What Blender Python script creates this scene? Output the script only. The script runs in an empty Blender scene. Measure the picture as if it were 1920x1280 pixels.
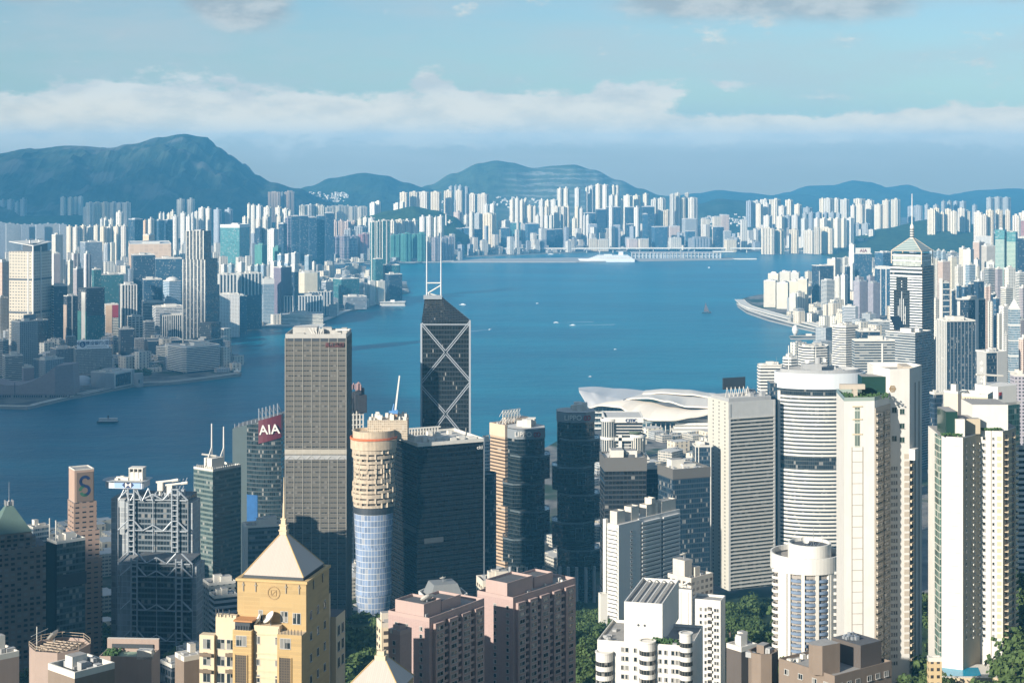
import bpy, bmesh, math, random
from math import sin, cos, tan, pi, radians as R, atan2, sqrt, exp
from mathutils import Vector, Matrix, noise as NZ

C = bpy.context.scene
COL = C.collection
rnd = random.Random(7)

# ------------------------------------------------------------------ camera, exposure
H, F, HY = 428.0, 3250.0, 298.0            # eye height, focal length and horizon row of a 1920x1280 frame
cam = bpy.data.cameras.new('camera'); camo = bpy.data.objects.new('camera', cam); COL.objects.link(camo)
camo.location = (0, 0, H); camo.rotation_euler = (R(90), 0, 0)
cam.sensor_width = 36.0; cam.lens = 36.0 * F / 1920.0
cam.shift_y = -(640 - HY) / 1920.0
cam.clip_start = 1.0; cam.clip_end = 90000.0
C.camera = camo
C.view_settings.view_transform = 'Standard'; C.view_settings.look = 'None'
C.view_settings.exposure = 0.72; C.view_settings.gamma = 1.0
C.render.engine = 'CYCLES'
C.cycles.use_denoising = True
C.cycles.max_bounces = 6; C.cycles.diffuse_bounces = 2; C.cycles.glossy_bounces = 2
C.cycles.transmission_bounces = 2; C.cycles.volume_bounces = 2; C.cycles.transparent_max_bounces = 6
C.cycles.caustics_reflective = False; C.cycles.caustics_refractive = False
C.cycles.sample_clamp_indirect = 4.0

# ------------------------------------------------------------------ sun
SUN_EL = R(21.0)
SUN_AZ = (-0.67, -0.742)                   # horizontal direction towards the sun (behind and left of the view)
sd = Vector((SUN_AZ[0] * cos(SUN_EL), SUN_AZ[1] * cos(SUN_EL), sin(SUN_EL))).normalized()
sl = bpy.data.lights.new('sun', 'SUN'); so = bpy.data.objects.new('sun', sl); COL.objects.link(so)
sl.energy = 5.0; sl.angle = R(0.53); sl.color = (1.0, 0.925, 0.82)
so.rotation_euler = sd.to_track_quat('Z', 'Y').to_euler(); so.location = (-3000, -2000, 2500)

# ------------------------------------------------------------------ node helpers
class NT:
    def __init__(s, tree): s.t = tree; s.n = tree.nodes; s.l = tree.links
    def new(s, typ, **kw):
        n = s.n.new(typ)
        for k, v in kw.items(): setattr(n, k, v)
        return n
    def link(s, a, b): s.l.new(a, b)
    def put(s, sock, v):
        if hasattr(v, 'is_output'): s.l.new(v, sock)
        elif isinstance(v, (tuple, list)):
            if sock.type == 'RGBA' and len(v) == 3: v = (*v, 1)
            sock.default_value = v
        else: sock.default_value = v
    def m(s, op, a, b=None, c=None, clamp=False):
        n = s.new('ShaderNodeMath', operation=op); n.use_clamp = clamp
        s.put(n.inputs[0], a)
        if b is not None: s.put(n.inputs[1], b)
        if c is not None: s.put(n.inputs[2], c)
        return n.outputs[0]
    def mix(s, f, a, b, blend='MIX'):
        n = s.new('ShaderNodeMix', data_type='RGBA', blend_type=blend)
        s.put(n.inputs[0], f); s.put(n.inputs[6], a); s.put(n.inputs[7], b)
        return n.outputs[2]
    def comb(s, x, y, z):
        n = s.new('ShaderNodeCombineXYZ'); s.put(n.inputs[0], x); s.put(n.inputs[1], y); s.put(n.inputs[2], z); return n.outputs[0]
    def noise(s, vec, scale=1.0, detail=2.0, rough=0.5, dim='3D'):
        n = s.new('ShaderNodeTexNoise'); n.noise_dimensions = dim
        if vec is not None: s.put(n.inputs['Vector'], vec)
        n.inputs['Scale'].default_value = scale; n.inputs['Detail'].default_value = detail; n.inputs['Roughness'].default_value = rough
        return n.outputs[0]
    def smooth(s, x, a, b):
        n = s.new('ShaderNodeMapRange', interpolation_type='SMOOTHSTEP'); s.put(n.inputs[0], x)
        n.inputs[1].default_value = a; n.inputs[2].default_value = b
        return n.outputs[0]

# ------------------------------------------------------------------ world: Nishita sky with procedural clouds by direction
W = bpy.data.worlds.new('World'); C.world = W; W.use_nodes = True
w = NT(W.node_tree); w.n.clear()
sky = w.new('ShaderNodeTexSky', sky_type='NISHITA'); sky.sun_disc = False
sky.sun_elevation = SUN_EL; sky.sun_rotation = atan2(SUN_AZ[0], SUN_AZ[1])
sky.altitude = 400; sky.air_density = 1.0; sky.dust_density = 0.7; sky.ozone_density = 1.5
tc = w.new('ShaderNodeTexCoord'); sp = w.new('ShaderNodeSeparateXYZ'); w.link(tc.outputs['Generated'], sp.inputs[0])
dx, dy, dz = sp.outputs
U = w.m('MULTIPLY', w.m('ARCTAN2', dx, dy), 3.25)                 # azimuth, in thousands of photo pixels
hyp = w.m('SQRT', w.m('ADD', w.m('MULTIPLY', dx, dx), w.m('MULTIPLY', dy, dy)))
V = w.m('MULTIPLY', w.m('DIVIDE', dz, w.m('MAXIMUM', hyp, 0.05)), 3.25)
def cn(fu, fv, seed, det=5.0, ro=.58): return w.noise(w.comb(w.m('MULTIPLY', U, fu), w.m('MULTIPLY', V, fv), seed), 1.0, det, ro)
n1, n2, n3, n4 = cn(4.2, 11.0, 3.3, 6.0), cn(1.9, 9.0, 8.1), cn(13.0, 30.0, 1.7), cn(2.2, 26.0, 5.2, 4.0)
def blob(u, v, a, b, amp):
    du = w.m('MULTIPLY', w.m('SUBTRACT', U, u), 1 / a); dv = w.m('MULTIPLY', w.m('SUBTRACT', V, v), 1 / b)
    dv = w.m('MAXIMUM', dv, w.m('MULTIPLY', dv, .62))          # soft undersides
    q = w.m('ADD', w.m('MULTIPLY', du, du), w.m('MULTIPLY', dv, dv))
    return w.m('MULTIPLY', w.m('EXPONENT', w.m('MULTIPLY', q, -1.0)), amp)
def px(x, y, a, b, amp): return blob((x - 960) / 1000, (HY - y) / 1000, a / 1000, b / 1000, amp)
def addall(ls):
    s = ls[0]
    for x in ls[1:]: s = w.m('ADD', s, x)
    return s
sub5 = lambda n, k: w.m('MULTIPLY', w.m('SUBTRACT', n, 0.5), k)
# cumulus bank over the hills
bank = addall([px(110, 228, 240, 46, 1.15), px(300, 202, 200, 36, .95), px(30, 264, 130, 24, .8), px(570, 222, 210, 34, .80),
               px(840, 218, 160, 28, 1.15), px(1010, 224, 180, 26, .9), px(1370, 238, 150, 18, .85), px(1620, 238, 200, 20, .9),
               px(1880, 228, 170, 26, 1.0), px(1180, 234, 140, 22, .75), px(800, 153, 44, 26, .85), px(1135, 165, 24, 30, .62),
               px(1215, 172, 60, 24, .66), px(1375, 160, 50, 12, .5), px(1050, 178, 180, 16, .35), px(2400, 235, 400, 28, .9), px(-400, 235, 300, 34, .9)])
dens = addall([bank, sub5(n1, 1.15), sub5(n3, 1.5), sub5(cn(30.0, 60.0, 4.4), .5)])
# the continuous bank: its top edge rises and falls along the horizon, its foot thins out into the haze
topV = addall([w.m('ADD', 0.068, 0.0), blob(-.74, 0, .42, 1e6, .050), blob(-.30, 0, .22, 1e6, .022), blob(-.10, 0, .17, 1e6, .022), blob(.05, 0, .15, 1e6, .012), blob(.88, 0, .30, 1e6, .020), sub5(n1, .050), sub5(n3, .030)])
rel = w.m('SUBTRACT', topV, V); Vb = addall([V, sub5(n1, .05), sub5(n3, .03), sub5(n4, .05)])
puff = w.m('MULTIPLY', w.smooth(dens, 0.20, 0.58), w.smooth(addall([V, sub5(n3, .03)]), -.02, 0.066))
under = w.m('MULTIPLY', w.m('MULTIPLY', w.smooth(rel, -.004, .022), w.smooth(Vb, -.055, .062)), w.m('ADD', .84, sub5(n4, .9)), clamp=True)
# high thin veil and the grey cloud bottoms along the top of the frame
veil = w.m('MULTIPLY', w.smooth(n2, 0.36, 0.70), 0.55)
greyd = addall([px(470, 8, 90, 34, 1.0), px(400, -4, 70, 22, .6), px(1300, 0, 170, 26, 1.0), px(1600, 6, 130, 30, 1.0), px(1885, 2, 70, 16, .6),
                px(235, 68, 60, 22, .42), px(90, 72, 60, 14, .36), px(40, 95, 60, 20, .3), px(350, 115, 40, 14, .26), px(530, 130, 26, 14, .26), px(1400, 105, 80, 14, .22), px(60, 4, 90, 12, .5),
                sub5(n1, .9), sub5(n3, .45), w.m('MULTIPLY', w.smooth(V, 0.32, 0.55), 0.3)])
grey = w.smooth(greyd, 0.22, 0.80)
SK = w.mix(1.0, sky.outputs[0], (0.80, 0.99, 1.14), 'MULTIPLY')
hi = w.smooth(V, 0.05, 0.15)                      # low cloud is seen through more haze, so it starts out warmer
CLW = w.mix(hi, (12.0, 10.2, 7.4), (8.6, 8.5, 7.8)); CLG = w.mix(hi, (7.6, 7.2, 5.9), (4.8, 5.4, 5.7))
lowhaze = w.m('SUBTRACT', 1.0, w.smooth(V, 0.0, 0.085))
c0 = w.mix(veil, SK, (5.6, 6.2, 6.5))
c1 = w.mix(w.m('MULTIPLY', lowhaze, 0.80), c0, (7.0, 5.0, 2.2))
c1 = w.mix(under, c1, w.mix(w.m('MULTIPLY', w.smooth(rel, .012, .070), w.m('ADD', .7, sub5(n3, .9)), clamp=True), (11.0, 9.6, 7.0), (7.4, 6.0, 3.9)))
c2 = w.mix(w.m('MULTIPLY', puff, 0.94), c1, w.mix(w.m('MULTIPLY', w.smooth(cn(9.0, 24.0, 7.9), .38, .66), .55), CLW, CLG))
c3 = w.mix(w.m('MULTIPLY', grey, 0.82), c2, w.mix(w.smooth(n3, .36, .64), (4.0, 4.6, 5.0), (6.2, 6.5, 6.5)))
bg = w.new('ShaderNodeBackground'); wo = w.new('ShaderNodeOutputWorld')
w.link(c3, bg.inputs[0]); bg.inputs[1].default_value = 0.060
w.link(bg.outputs[0], wo.inputs[0])
W.cycles.sampling_method = 'MANUAL'; W.cycles.sample_map_resolution = 512

# ------------------------------------------------------------------ mesh helpers
def X(px_, Y): return (px_ - 960.0) / F * Y
def Z(py_, Y): return H - (py_ - HY) / F * Y
def Yg(py_, z=0.0): return F * (H - z) / (py_ - HY)
def gpt(px_, py_, z=0.0):
    y = Yg(py_, z); return (X(px_, y), y)

class MB:
    def __init__(s): s.v = []; s.f = []; s.uv = []; s.mi = []; s.sm = []
    def face(s, pts, mi=0, uv=None, smooth=False):
        k = len(s.v); s.v.extend(pts); s.f.append(tuple(range(k, k + len(pts))))
        if uv is None:
            n = (Vector(pts[1]) - Vector(pts[0])).cross(Vector(pts[2]) - Vector(pts[0]))
            if abs(n.z) > max(abs(n.x), abs(n.y)): uv = [(p[0], p[1]) for p in pts]
            else:
                d = Vector((n.y, -n.x)); d = d.normalized() if d.length > 1e-9 else Vector((1, 0))
                uv = [(p[0] * -d.x + p[1] * -d.y, p[2]) for p in pts]
        s.uv.append(uv); s.mi.append(mi); s.sm.append(smooth); return s
    def prism(s, pts, z0, z1, mi=0, mt=1, bottom=False, smooth=False, top=True, u0=0.0, z1s=None):
        """pts counter-clockwise; z1s = optional top height per point"""
        n = len(pts); u = u0
        zt = z1s or [z1] * n
        for i in range(n):
            a = pts[i]; b = pts[(i + 1) % n]; j = (i + 1) % n
            l = sqrt((b[0] - a[0]) ** 2 + (b[1] - a[1]) ** 2)
            s.face([(a[0], a[1], z0), (b[0], b[1], z0), (b[0], b[1], zt[j]), (a[0], a[1], zt[i])], mi,
                   [(u, 0), (u + l, 0), (u + l, zt[j] - z0), (u, zt[i] - z0)], smooth)
            u += l
        if top: s.face([(p[0], p[1], zt[i]) for i, p in enumerate(pts)], mt)
        if bottom: s.face([(p[0], p[1], z0) for p in reversed(pts)], mt)
        return s
    def box(s, x0, x1, y0, y1, z0, z1, mi=0, mt=None):
        return s.prism([(x0, y0), (x1, y0), (x1, y1), (x0, y1)], z0, z1, mi, mi if mt is None else mt, bottom=True)
    def cbox(s, cx, cy, z0, w_, d, h, ang=0, mi=0, mt=None):
        c, n = cos(ang), sin(ang)
        p = [(cx + c * a - n * b, cy + n * a + c * b) for a, b in ((-w_/2, -d/2), (w_/2, -d/2), (w_/2, d/2), (-w_/2, d/2))]
        return s.prism(p, z0, z0 + h, mi, mi if mt is None else mt, bottom=True)
    def tube(s, p, q, r, n=6, r2=None, mi=0, cap=True):
        p, q = Vector(p), Vector(q); d = (q - p).normalized(); r2 = r if r2 is None else r2
        a = d.orthogonal().normalized(); b = d.cross(a)
        A = [p + (a * cos(2*pi*i/n) + b * sin(2*pi*i/n)) * r for i in range(n)]
        B = [q + (a * cos(2*pi*i/n) + b * sin(2*pi*i/n)) * r2 for i in range(n)]
        for i in range(n):
            j = (i + 1) % n; s.face([tuple(A[i]), tuple(A[j]), tuple(B[j]), tuple(B[i])], mi, [(0, 0)] * 4, n > 6)
        if cap:
            s.face([tuple(x) for x in B], mi, [(0, 0)] * n); s.face([tuple(x) for x in reversed(A)], mi, [(0, 0)] * n)
        return s
    def lathe(s, prof, n=24, cx=0, cy=0, mi=0, sx=1.0, sy=1.0, a0=0.0, smooth=True):
        for (r0, z0), (r1, z1) in zip(prof, prof[1:]):
            for i in range(n):
                a, b = a0 + 2*pi*i/n, a0 + 2*pi*(i+1)/n
                P = lambda r, t, z: (cx + r*sx*cos(t), cy + r*sy*sin(t), z)
                u0, u1 = a * max(r0, r1), b * max(r0, r1)
                if r1 < 1e-6: s.face([P(r0, a, z0), P(r0, b, z0), P(0, a, z1)], mi, [(u0, z0), (u1, z0), (u0, z1)], smooth)
                elif r0 < 1e-6: s.face([P(0, a, z0), P(r1, b, z1), P(r1, a, z1)], mi, [(u0, z0), (u1, z1), (u0, z1)], smooth)
                else: s.face([P(r0, a, z0), P(r0, b, z0), P(r1, b, z1), P(r1, a, z1)], mi, [(u0, z0), (u1, z0), (u1, z1), (u0, z1)], smooth)
        return s
    def xf(s, fn): s.v = [fn(p) for p in s.v]; return s
    def mesh(s, name, mats, merge=False):
        me = bpy.data.meshes.new(name); me.from_pydata(s.v, [], s.f)
        uvl = me.uv_layers.new(name='UVMap'); k = 0
        flat = []
        for u in s.uv:
            for q in u: flat.extend(q)
        uvl.data.foreach_set('uv', flat)
        me.polygons.foreach_set('material_index', s.mi); me.polygons.foreach_set('use_smooth', s.sm)
        for m_ in mats: me.materials.append(m_)
        if merge:
            b = bmesh.new(); b.from_mesh(me); bmesh.ops.remove_doubles(b, verts=b.verts, dist=1e-4); b.to_mesh(me); b.free()
        me.update(); return me
    def build(s, name, mats, parent=None, loc=(0, 0, 0), rz=0.0, merge=False):
        if not isinstance(mats, (list, tuple)): mats = [mats]
        o = bpy.data.objects.new(name, s.mesh(name, mats, merge)); COL.objects.link(o)
        o.location = loc; o.rotation_euler = (0, 0, rz)
        if parent: o.parent = parent
        return o

def tag(o, label=None, cat=None, group=None, kind=None):
    if label: o['label'] = label
    if cat: o['category'] = cat
    if group: o['group'] = group
    if kind: o['kind'] = kind
    return o
def thing(name, label, cat, loc=(0, 0, 0), rz=0.0, group=None):
    o = bpy.data.objects.new(name, None); COL.objects.link(o); o.empty_display_size = 5
    o.location = loc; o.rotation_euler = (0, 0, rz)
    return tag(o, label, cat, group)
def copy_tree(o, parent=None):
    c = o.copy(); COL.objects.link(c)
    if parent: c.parent = parent
    for ch in list(o.children): copy_tree(ch, c)
    return c

# ------------------------------------------------------------------ materials
MATS = {}
def plain(name, col, rough=0.7, metal=0.0, nz=0.0, nscale=0.15, spec=0.5, obj=True):
    if name in MATS: return MATS[name]
    m = bpy.data.materials.new(name); m.use_nodes = True; t = NT(m.node_tree); b = t.n['Principled BSDF']
    b.inputs['Roughness'].default_value = rough; b.inputs['Metallic'].default_value = metal
    b.inputs['Specular IOR Level'].default_value = spec
    if nz > 0:
        tcn = t.new('ShaderNodeTexCoord')
        f = t.noise(tcn.outputs['Object'], nscale, 5.0, 0.6)
        mp = t.new('ShaderNodeMapping'); mp.inputs['Scale'].default_value = (.7, .7, .035); t.link(tcn.outputs['Object'], mp.inputs[0])
        f = t.m('ADD', t.m('MULTIPLY', f, .5), t.m('MULTIPLY', t.noise(mp.outputs[0], 1.0, 5.0, 0.7), .5))      # rain streaks
        k = t.m('ADD', 1.0 - nz * 1.9, t.m('MULTIPLY', f, 3.8 * nz))
        t.link(t.mix(1.0, col, t.comb(k, k, k), 'MULTIPLY'), b.inputs['Base Color'])
    else: b.inputs['Base Color'].default_value = (*col, 1)
    MATS[name] = m; return m

def facade(name, wall, glass, bay=3.5, flo=3.4, wx=(.15, .85), wy=(.3, .8), rough=.12, light=.25, var=.25, wrough=.75,
           blank=0.0, mull=0, wall2=None, gspec=0.7, dirt=.14, metal=0.0, big=None):
    """window grid in metres of UV; blank = share of bays without windows; mull = thin mullions per bay"""
    if name in MATS: return MATS[name]
    m = bpy.data.materials.new(name); m.use_nodes = True; t = NT(m.node_tree); b = t.n['Principled BSDF']
    uv = t.new('ShaderNodeUVMap'); s = t.new('ShaderNodeSeparateXYZ'); t.link(uv.outputs[0], s.inputs[0])
    u, v = s.outputs[0], s.outputs[1]
    ub, vb = t.m('DIVIDE', u, bay), t.m('DIVIDE', v, flo)
    fu, fv = t.m('FRACT', ub), t.m('FRACT', vb); iu, iv = t.m('FLOOR', ub), t.m('FLOOR', vb)
    inr = lambda f, lo, hi: t.m('MULTIPLY', t.m('GREATER_THAN', f, lo), t.m('LESS_THAN', f, hi))
    mask = t.m('MULTIPLY', inr(fu, *wx), inr(fv, *wy))
    oi = t.new('ShaderNodeObjectInfo')
    wn = t.new('ShaderNodeTexWhiteNoise', noise_dimensions='3D')
    t.link(t.comb(iu, iv, t.m('MULTIPLY', oi.outputs['Random'], 97.0)), wn.inputs[0])
    r1 = wn.outputs['Value']
    if blank > 0:
        wb = t.new('ShaderNodeTexWhiteNoise', noise_dimensions='2D')
        t.link(t.comb(iu, t.m('MULTIPLY', oi.outputs['Random'], 31.0), 0.0), wb.inputs[0])
        mask = t.m('MULTIPLY', mask, t.m('GREATER_THAN', wb.outputs['Value'], blank))
    if mull:
        fm = t.m('FRACT', t.m('MULTIPLY', ub, float(mull)))
        mask = t.m('MULTIPLY', mask, t.m('GREATER_THAN', fm, 0.14))
    if big:   # every Nth floor is a blank spandrel
        fb = t.m('FRACT', t.m('DIVIDE', iv, float(big)))
        mask = t.m('MULTIPLY', mask, t.m('GREATER_THAN', fb, 0.5 / big))
    # worn wall: vertical streaks and large soft patches
    st = t.noise(t.comb(t.m('MULTIPLY', u, 0.9), t.m('MULTIPLY', v, 0.05), oi.outputs['Random']), 1.0, 4.0, 0.6)
    k = t.m('ADD', 1.0 - dirt, t.m('MULTIPLY', st, 2 * dirt))
    k = t.m('MULTIPLY', k, t.m('ADD', 0.86, t.m('MULTIPLY', oi.outputs['Random'], 0.24)))
    rt = t.m('FRACT', t.m('MULTIPLY', oi.outputs['Random'], 7.31))      # each block a little warmer or cooler than the next
    wc = t.mix(1.0, wall, t.comb(t.m('MULTIPLY', k, t.m('ADD', .97, t.m('MULTIPLY', rt, .07))), k, t.m('MULTIPLY', k, t.m('ADD', 1.06, t.m('MULTIPLY', rt, -.18)))), 'MULTIPLY')
    if wall2: wc = t.mix(t.m('MULTIPLY', t.m('GREATER_THAN', fv, wy[0]), t.m('LESS_THAN', fv, wy[1])), wc, wall2)
    gk = t.m('ADD', 1.0 - var, t.m('MULTIPLY', r1, 2 * var))
    gc = t.mix(1.0, glass, t.comb(gk, gk, gk), 'MULTIPLY')
    lit = t.m('GREATER_THAN', r1, 1.0 - light * 0.35)     # drawn curtains and blinds
    gc = t.mix(t.m('MULTIPLY', lit, 0.55), gc, (0.42, 0.40, 0.36))
    t.link(t.mix(mask, wc, gc), b.inputs['Base Color'])
    t.link(t.m('ADD', wrough, t.m('MULTIPLY', mask, rough - wrough)), b.inputs['Roughness'])
    b.inputs['Specular IOR Level'].default_value = gspec
    if rough < .2:      # no two panes hang quite flat, so reflections break up
        ge = t.new('ShaderNodeNewGeometry'); v1 = t.new('ShaderNodeVectorMath', operation='SUBTRACT'); t.link(wn.outputs['Color'], v1.inputs[0]); v1.inputs[1].default_value = (.5, .5, .5)
        v2 = t.new('ShaderNodeVectorMath', operation='SCALE'); t.link(v1.outputs[0], v2.inputs[0]); t.link(t.m('MULTIPLY', mask, .16), v2.inputs['Scale'])
        v3 = t.new('ShaderNodeVectorMath', operation='ADD'); t.link(v2.outputs[0], v3.inputs[0]); t.link(ge.outputs['Normal'], v3.inputs[1])
        v4 = t.new('ShaderNodeVectorMath', operation='NORMALIZE'); t.link(v3.outputs[0], v4.inputs[0]); t.link(v4.outputs[0], b.inputs['Normal'])
    MATS[name] = m; return m

# ------------------------------------------------------------------ water
def water_mat():
    m = bpy.data.materials.new('sea_water'); m.use_nodes = True; t = NT(m.node_tree); b = t.n['Principled BSDF']
    g = t.new('ShaderNodeNewGeometry'); s = t.new('ShaderNodeSeparateXYZ'); t.link(g.outputs['Position'], s.inputs[0])
    big = t.noise(t.comb(t.m('MULTIPLY', s.outputs[0], 1/900), t.m('MULTIPLY', s.outputs[1], 1/260), 0.0), 1.0, 4.0, 0.55)
    cur = t.noise(t.comb(t.m('MULTIPLY', s.outputs[0], 1/420), t.m('MULTIPLY', s.outputs[1], 1/75), 4.0), 1.0, 5.0, 0.6)
    fine = t.noise(t.comb(t.m('MULTIPLY', s.outputs[0], 1/95), t.m('MULTIPLY', s.outputs[1], 1/16), 9.0), 1.0, 5.0, 0.75)
    k = t.m('ADD', t.m('ADD', t.smooth(big, .35, .7), t.m('MULTIPLY', t.smooth(cur, .45, .7), .5)), t.m('MULTIPLY', t.m('SUBTRACT', fine, .5), 1.6))
    t.link(t.mix(t.m('MULTIPLY', k, .6), (0.0, 0.11, 0.185), (0.002, 0.22, 0.30)), b.inputs['Base Color'])
    b.inputs['Roughness'].default_value = 0.3; b.inputs['IOR'].default_value = 1.33
    b.inputs['Specular IOR Level'].default_value = 0.22; b.inputs['Specular Tint'].default_value = (.15, .75, 1, 1)
    rip = t.noise(t.comb(t.m('MULTIPLY', s.outputs[0], 1/14), t.m('MULTIPLY', s.outputs[1], 1/9), 0.0), 1.0, 6.0, 0.7)
    bp = t.new('ShaderNodeBump'); bp.inputs['Strength'].default_value = 0.9; bp.inputs['Distance'].default_value = 2.2
    sw = t.noise(t.comb(t.m('MULTIPLY', s.outputs[0], 1/60), t.m('MULTIPLY', s.outputs[1], 1/38), 2.0), 1.0, 5.0, 0.65)
    t.link(t.m('ADD', rip, t.m('MULTIPLY', sw, 2.2)), bp.inputs['Height']); t.link(bp.outputs[0], b.inputs['Normal'])
    return m
mb = MB(); mb.face([(-9500, -3500, 0), (14000, -3500, 0), (14000, 18100, 0), (-9500, 18100, 0)])
tag(mb.build('sea_water', water_mat()), kind='structure')

# ------------------------------------------------------------------ land
def ground_mat(name, a, b_, c_=None, scale=1/60):
    m = bpy.data.materials.new(name); m.use_nodes = True; t = NT(m.node_tree); b = t.n['Principled BSDF']
    g = t.new('ShaderNodeNewGeometry')
    n_ = t.noise(g.outputs['Position'], scale, 6.0, 0.65); f = t.smooth(n_, .38, .62)
    col = t.mix(f, a, b_)
    if c_: col = t.mix(t.smooth(t.noise(g.outputs['Position'], scale * .35, 3.0, .5), .52, .6), col, c_)
    t.link(col, b.inputs['Base Color']); b.inputs['Roughness'].default_value = .9; b.inputs['Specular IOR Level'].default_value = .2
    return m
CITYG = ground_mat('city_ground', (0.10, 0.10, 0.10), (0.24, 0.225, 0.20), (0.035, 0.06, 0.035), 1/45)
HILLG = ground_mat('hill_scrub', (0.018, 0.036, 0.024), (0.042, 0.060, 0.036), (0.026, 0.046, 0.030), 1/90)
WOODG = ground_mat('wooded_ground', (0.015, 0.035, 0.015), (0.04, 0.07, 0.025), None, 1/25)
SEAWALL = plain('sea_wall_stone', (0.32, 0.30, 0.27), .85, nz=.25, nscale=.05)
def land(name, pix, z=4.0, mat=CITYG, extra=()):
    pts = [gpt(a, b, z) for a, b in pix] + list(extra)
    ar = sum(p[0] * q[1] - q[0] * p[1] for p, q in zip(pts, pts[1:] + pts[:1]))
    if ar < 0: pts.reverse()
    m = MB(); m.prism(pts, -3.0, z, 0, 1)
    return tag(m.build(name, [SEAWALL, mat]), kind='structure')
# Kowloon, near shore
land('kowloon_ground', [(-60, 764), (0, 762), (52, 764), (72, 759), (135, 744), (150, 742), (250, 722), (330, 717), (452, 702), (448, 690), (430, 672), (421, 640), (418, 613),
     (480, 613), (523, 607), (560, 605), (615, 597), (650, 584), (706, 570), (735, 556), (768, 546), (760, 530), (720, 518), (600, 509), (592, 505), (588, 495),
     (700, 493), (760, 491), (862, 490), (864, 481), (950, 478), (1150, 470), (1381, 469), (1400, 471), (1440, 469), (1560, 470), (1700, 468), (1950, 462)],
     extra=[(9000, 12000), (9000, 18000), (-9000, 18000), (-9000, 3000)])
land('runway_ground', [(846, 490), (1080, 490), (1200, 488), (1374, 485), (1376, 483), (1330, 481), (1180, 481), (1000, 484), (900, 485)], 5.0,
     plain('runway_concrete', (.36, .36, .34), .9, nz=.2, nscale=.02))
land('breakwater', [(598, 508.5), (640, 502.5), (642, 503.3), (602, 509.5)], 3.0, SEAWALL)
def interp(x, tab):
    if x <= tab[0][0]: return tab[0][1]
    for (a, p), (b, q) in zip(tab, tab[1:]):
        if x <= b: 
            t = (x - a) / (b - a); t = t * t * (3 - 2 * t) if len(tab) > 2 else t
            return p + (q - p) * t
    return tab[-1][1]
def lin(x, tab):
    if x <= tab[0][0]: return tab[0][1]
    for (a, p), (b, q) in zip(tab, tab[1:]):
        if x <= b: return p + (q - p) * (x - a) / (b - a)
    return tab[-1][1]
def sst(x, a, b):
    t = max(0.0, min(1.0, (x - a) / (b - a))); return t * t * (3 - 2 * t)

# Hong Kong island shore
land('island_ground', [(-60, 1012), (300, 985), (530, 960), (880, 882), (1010, 846), (1070, 812), (1078, 778), (1095, 758), (1180, 748), (1290, 750), (1370, 758), (1425, 734),
     (1478, 702), (1556, 642), (1557, 633), (1482, 634), (1480, 629), (1545, 624), (1492, 612), (1440, 599), (1400, 585), (1383, 573), (1381, 564), (1400, 557), (1440, 549), (1500, 531),
     (1560, 506), (1600, 490), (1700, 481), (1960, 479)], extra=[(8000, 7000), (8000, -2500), (-6000, -2500), (-5000, 1200)])

def island_h(x, y):
    base = lin(y, [(-1500, 330), (-400, 400), (-60, 392), (20, 380), (120, 325), (250, 285), (500, 232), (700, 192), (900, 158), (1100, 122), (1300, 76), (1480, 32), (1640, 8), (1780, -6), (2500, -12)])
    base *= 1 - .30 * sst(-x, 40, 380)
    base += 30 * sst(x, 120, 300) * sst(y, 500, 700) * (1 - sst(y, 1000, 1400))
    # unseen ridge left of the camera, its height shaped to throw shade on the town
    q = (x + 1181) * .742 + (y - 305) * -.67; r = (x + 1181) * .67 + (y - 305) * .742
    f = sst(q, -1500, -800) * (1 - sst(q, 330, 640))
    base = max(base, f * (640 * exp(-(r / 420.0) ** 2)) - 5)
    n = NZ.fractal(Vector((x / 170, y / 170, 0)), 1.0, 2.0, 4) * 14 + NZ.fractal(Vector((x / 45, y / 45, 5)), 1.0, 2.0, 3) * 4
    return base + n * sst(base, 5, 60)
m = MB(); xs = [-3000 + 50 * i for i in range(121)]; ys = [-1500 + 50 * j for j in range(69)]
Hh = [[island_h(a, b) for a in xs] for b in ys]
for j in range(len(ys) - 1):
    for i in range(len(xs) - 1):
        if max(Hh[j][i], Hh[j][i+1], Hh[j+1][i], Hh[j+1][i+1]) < 0: continue
        m.face([(xs[i], ys[j], Hh[j][i]), (xs[i+1], ys[j], Hh[j][i+1]), (xs[i+1], ys[j+1], Hh[j+1][i+1]), (xs[i], ys[j+1], Hh[j+1][i])], 0, None, True)
tag(m.build('island_hillside', WOODG, merge=True), kind='structure')
def gz(x, y): return max(4.0, island_h(x, y))

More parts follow.
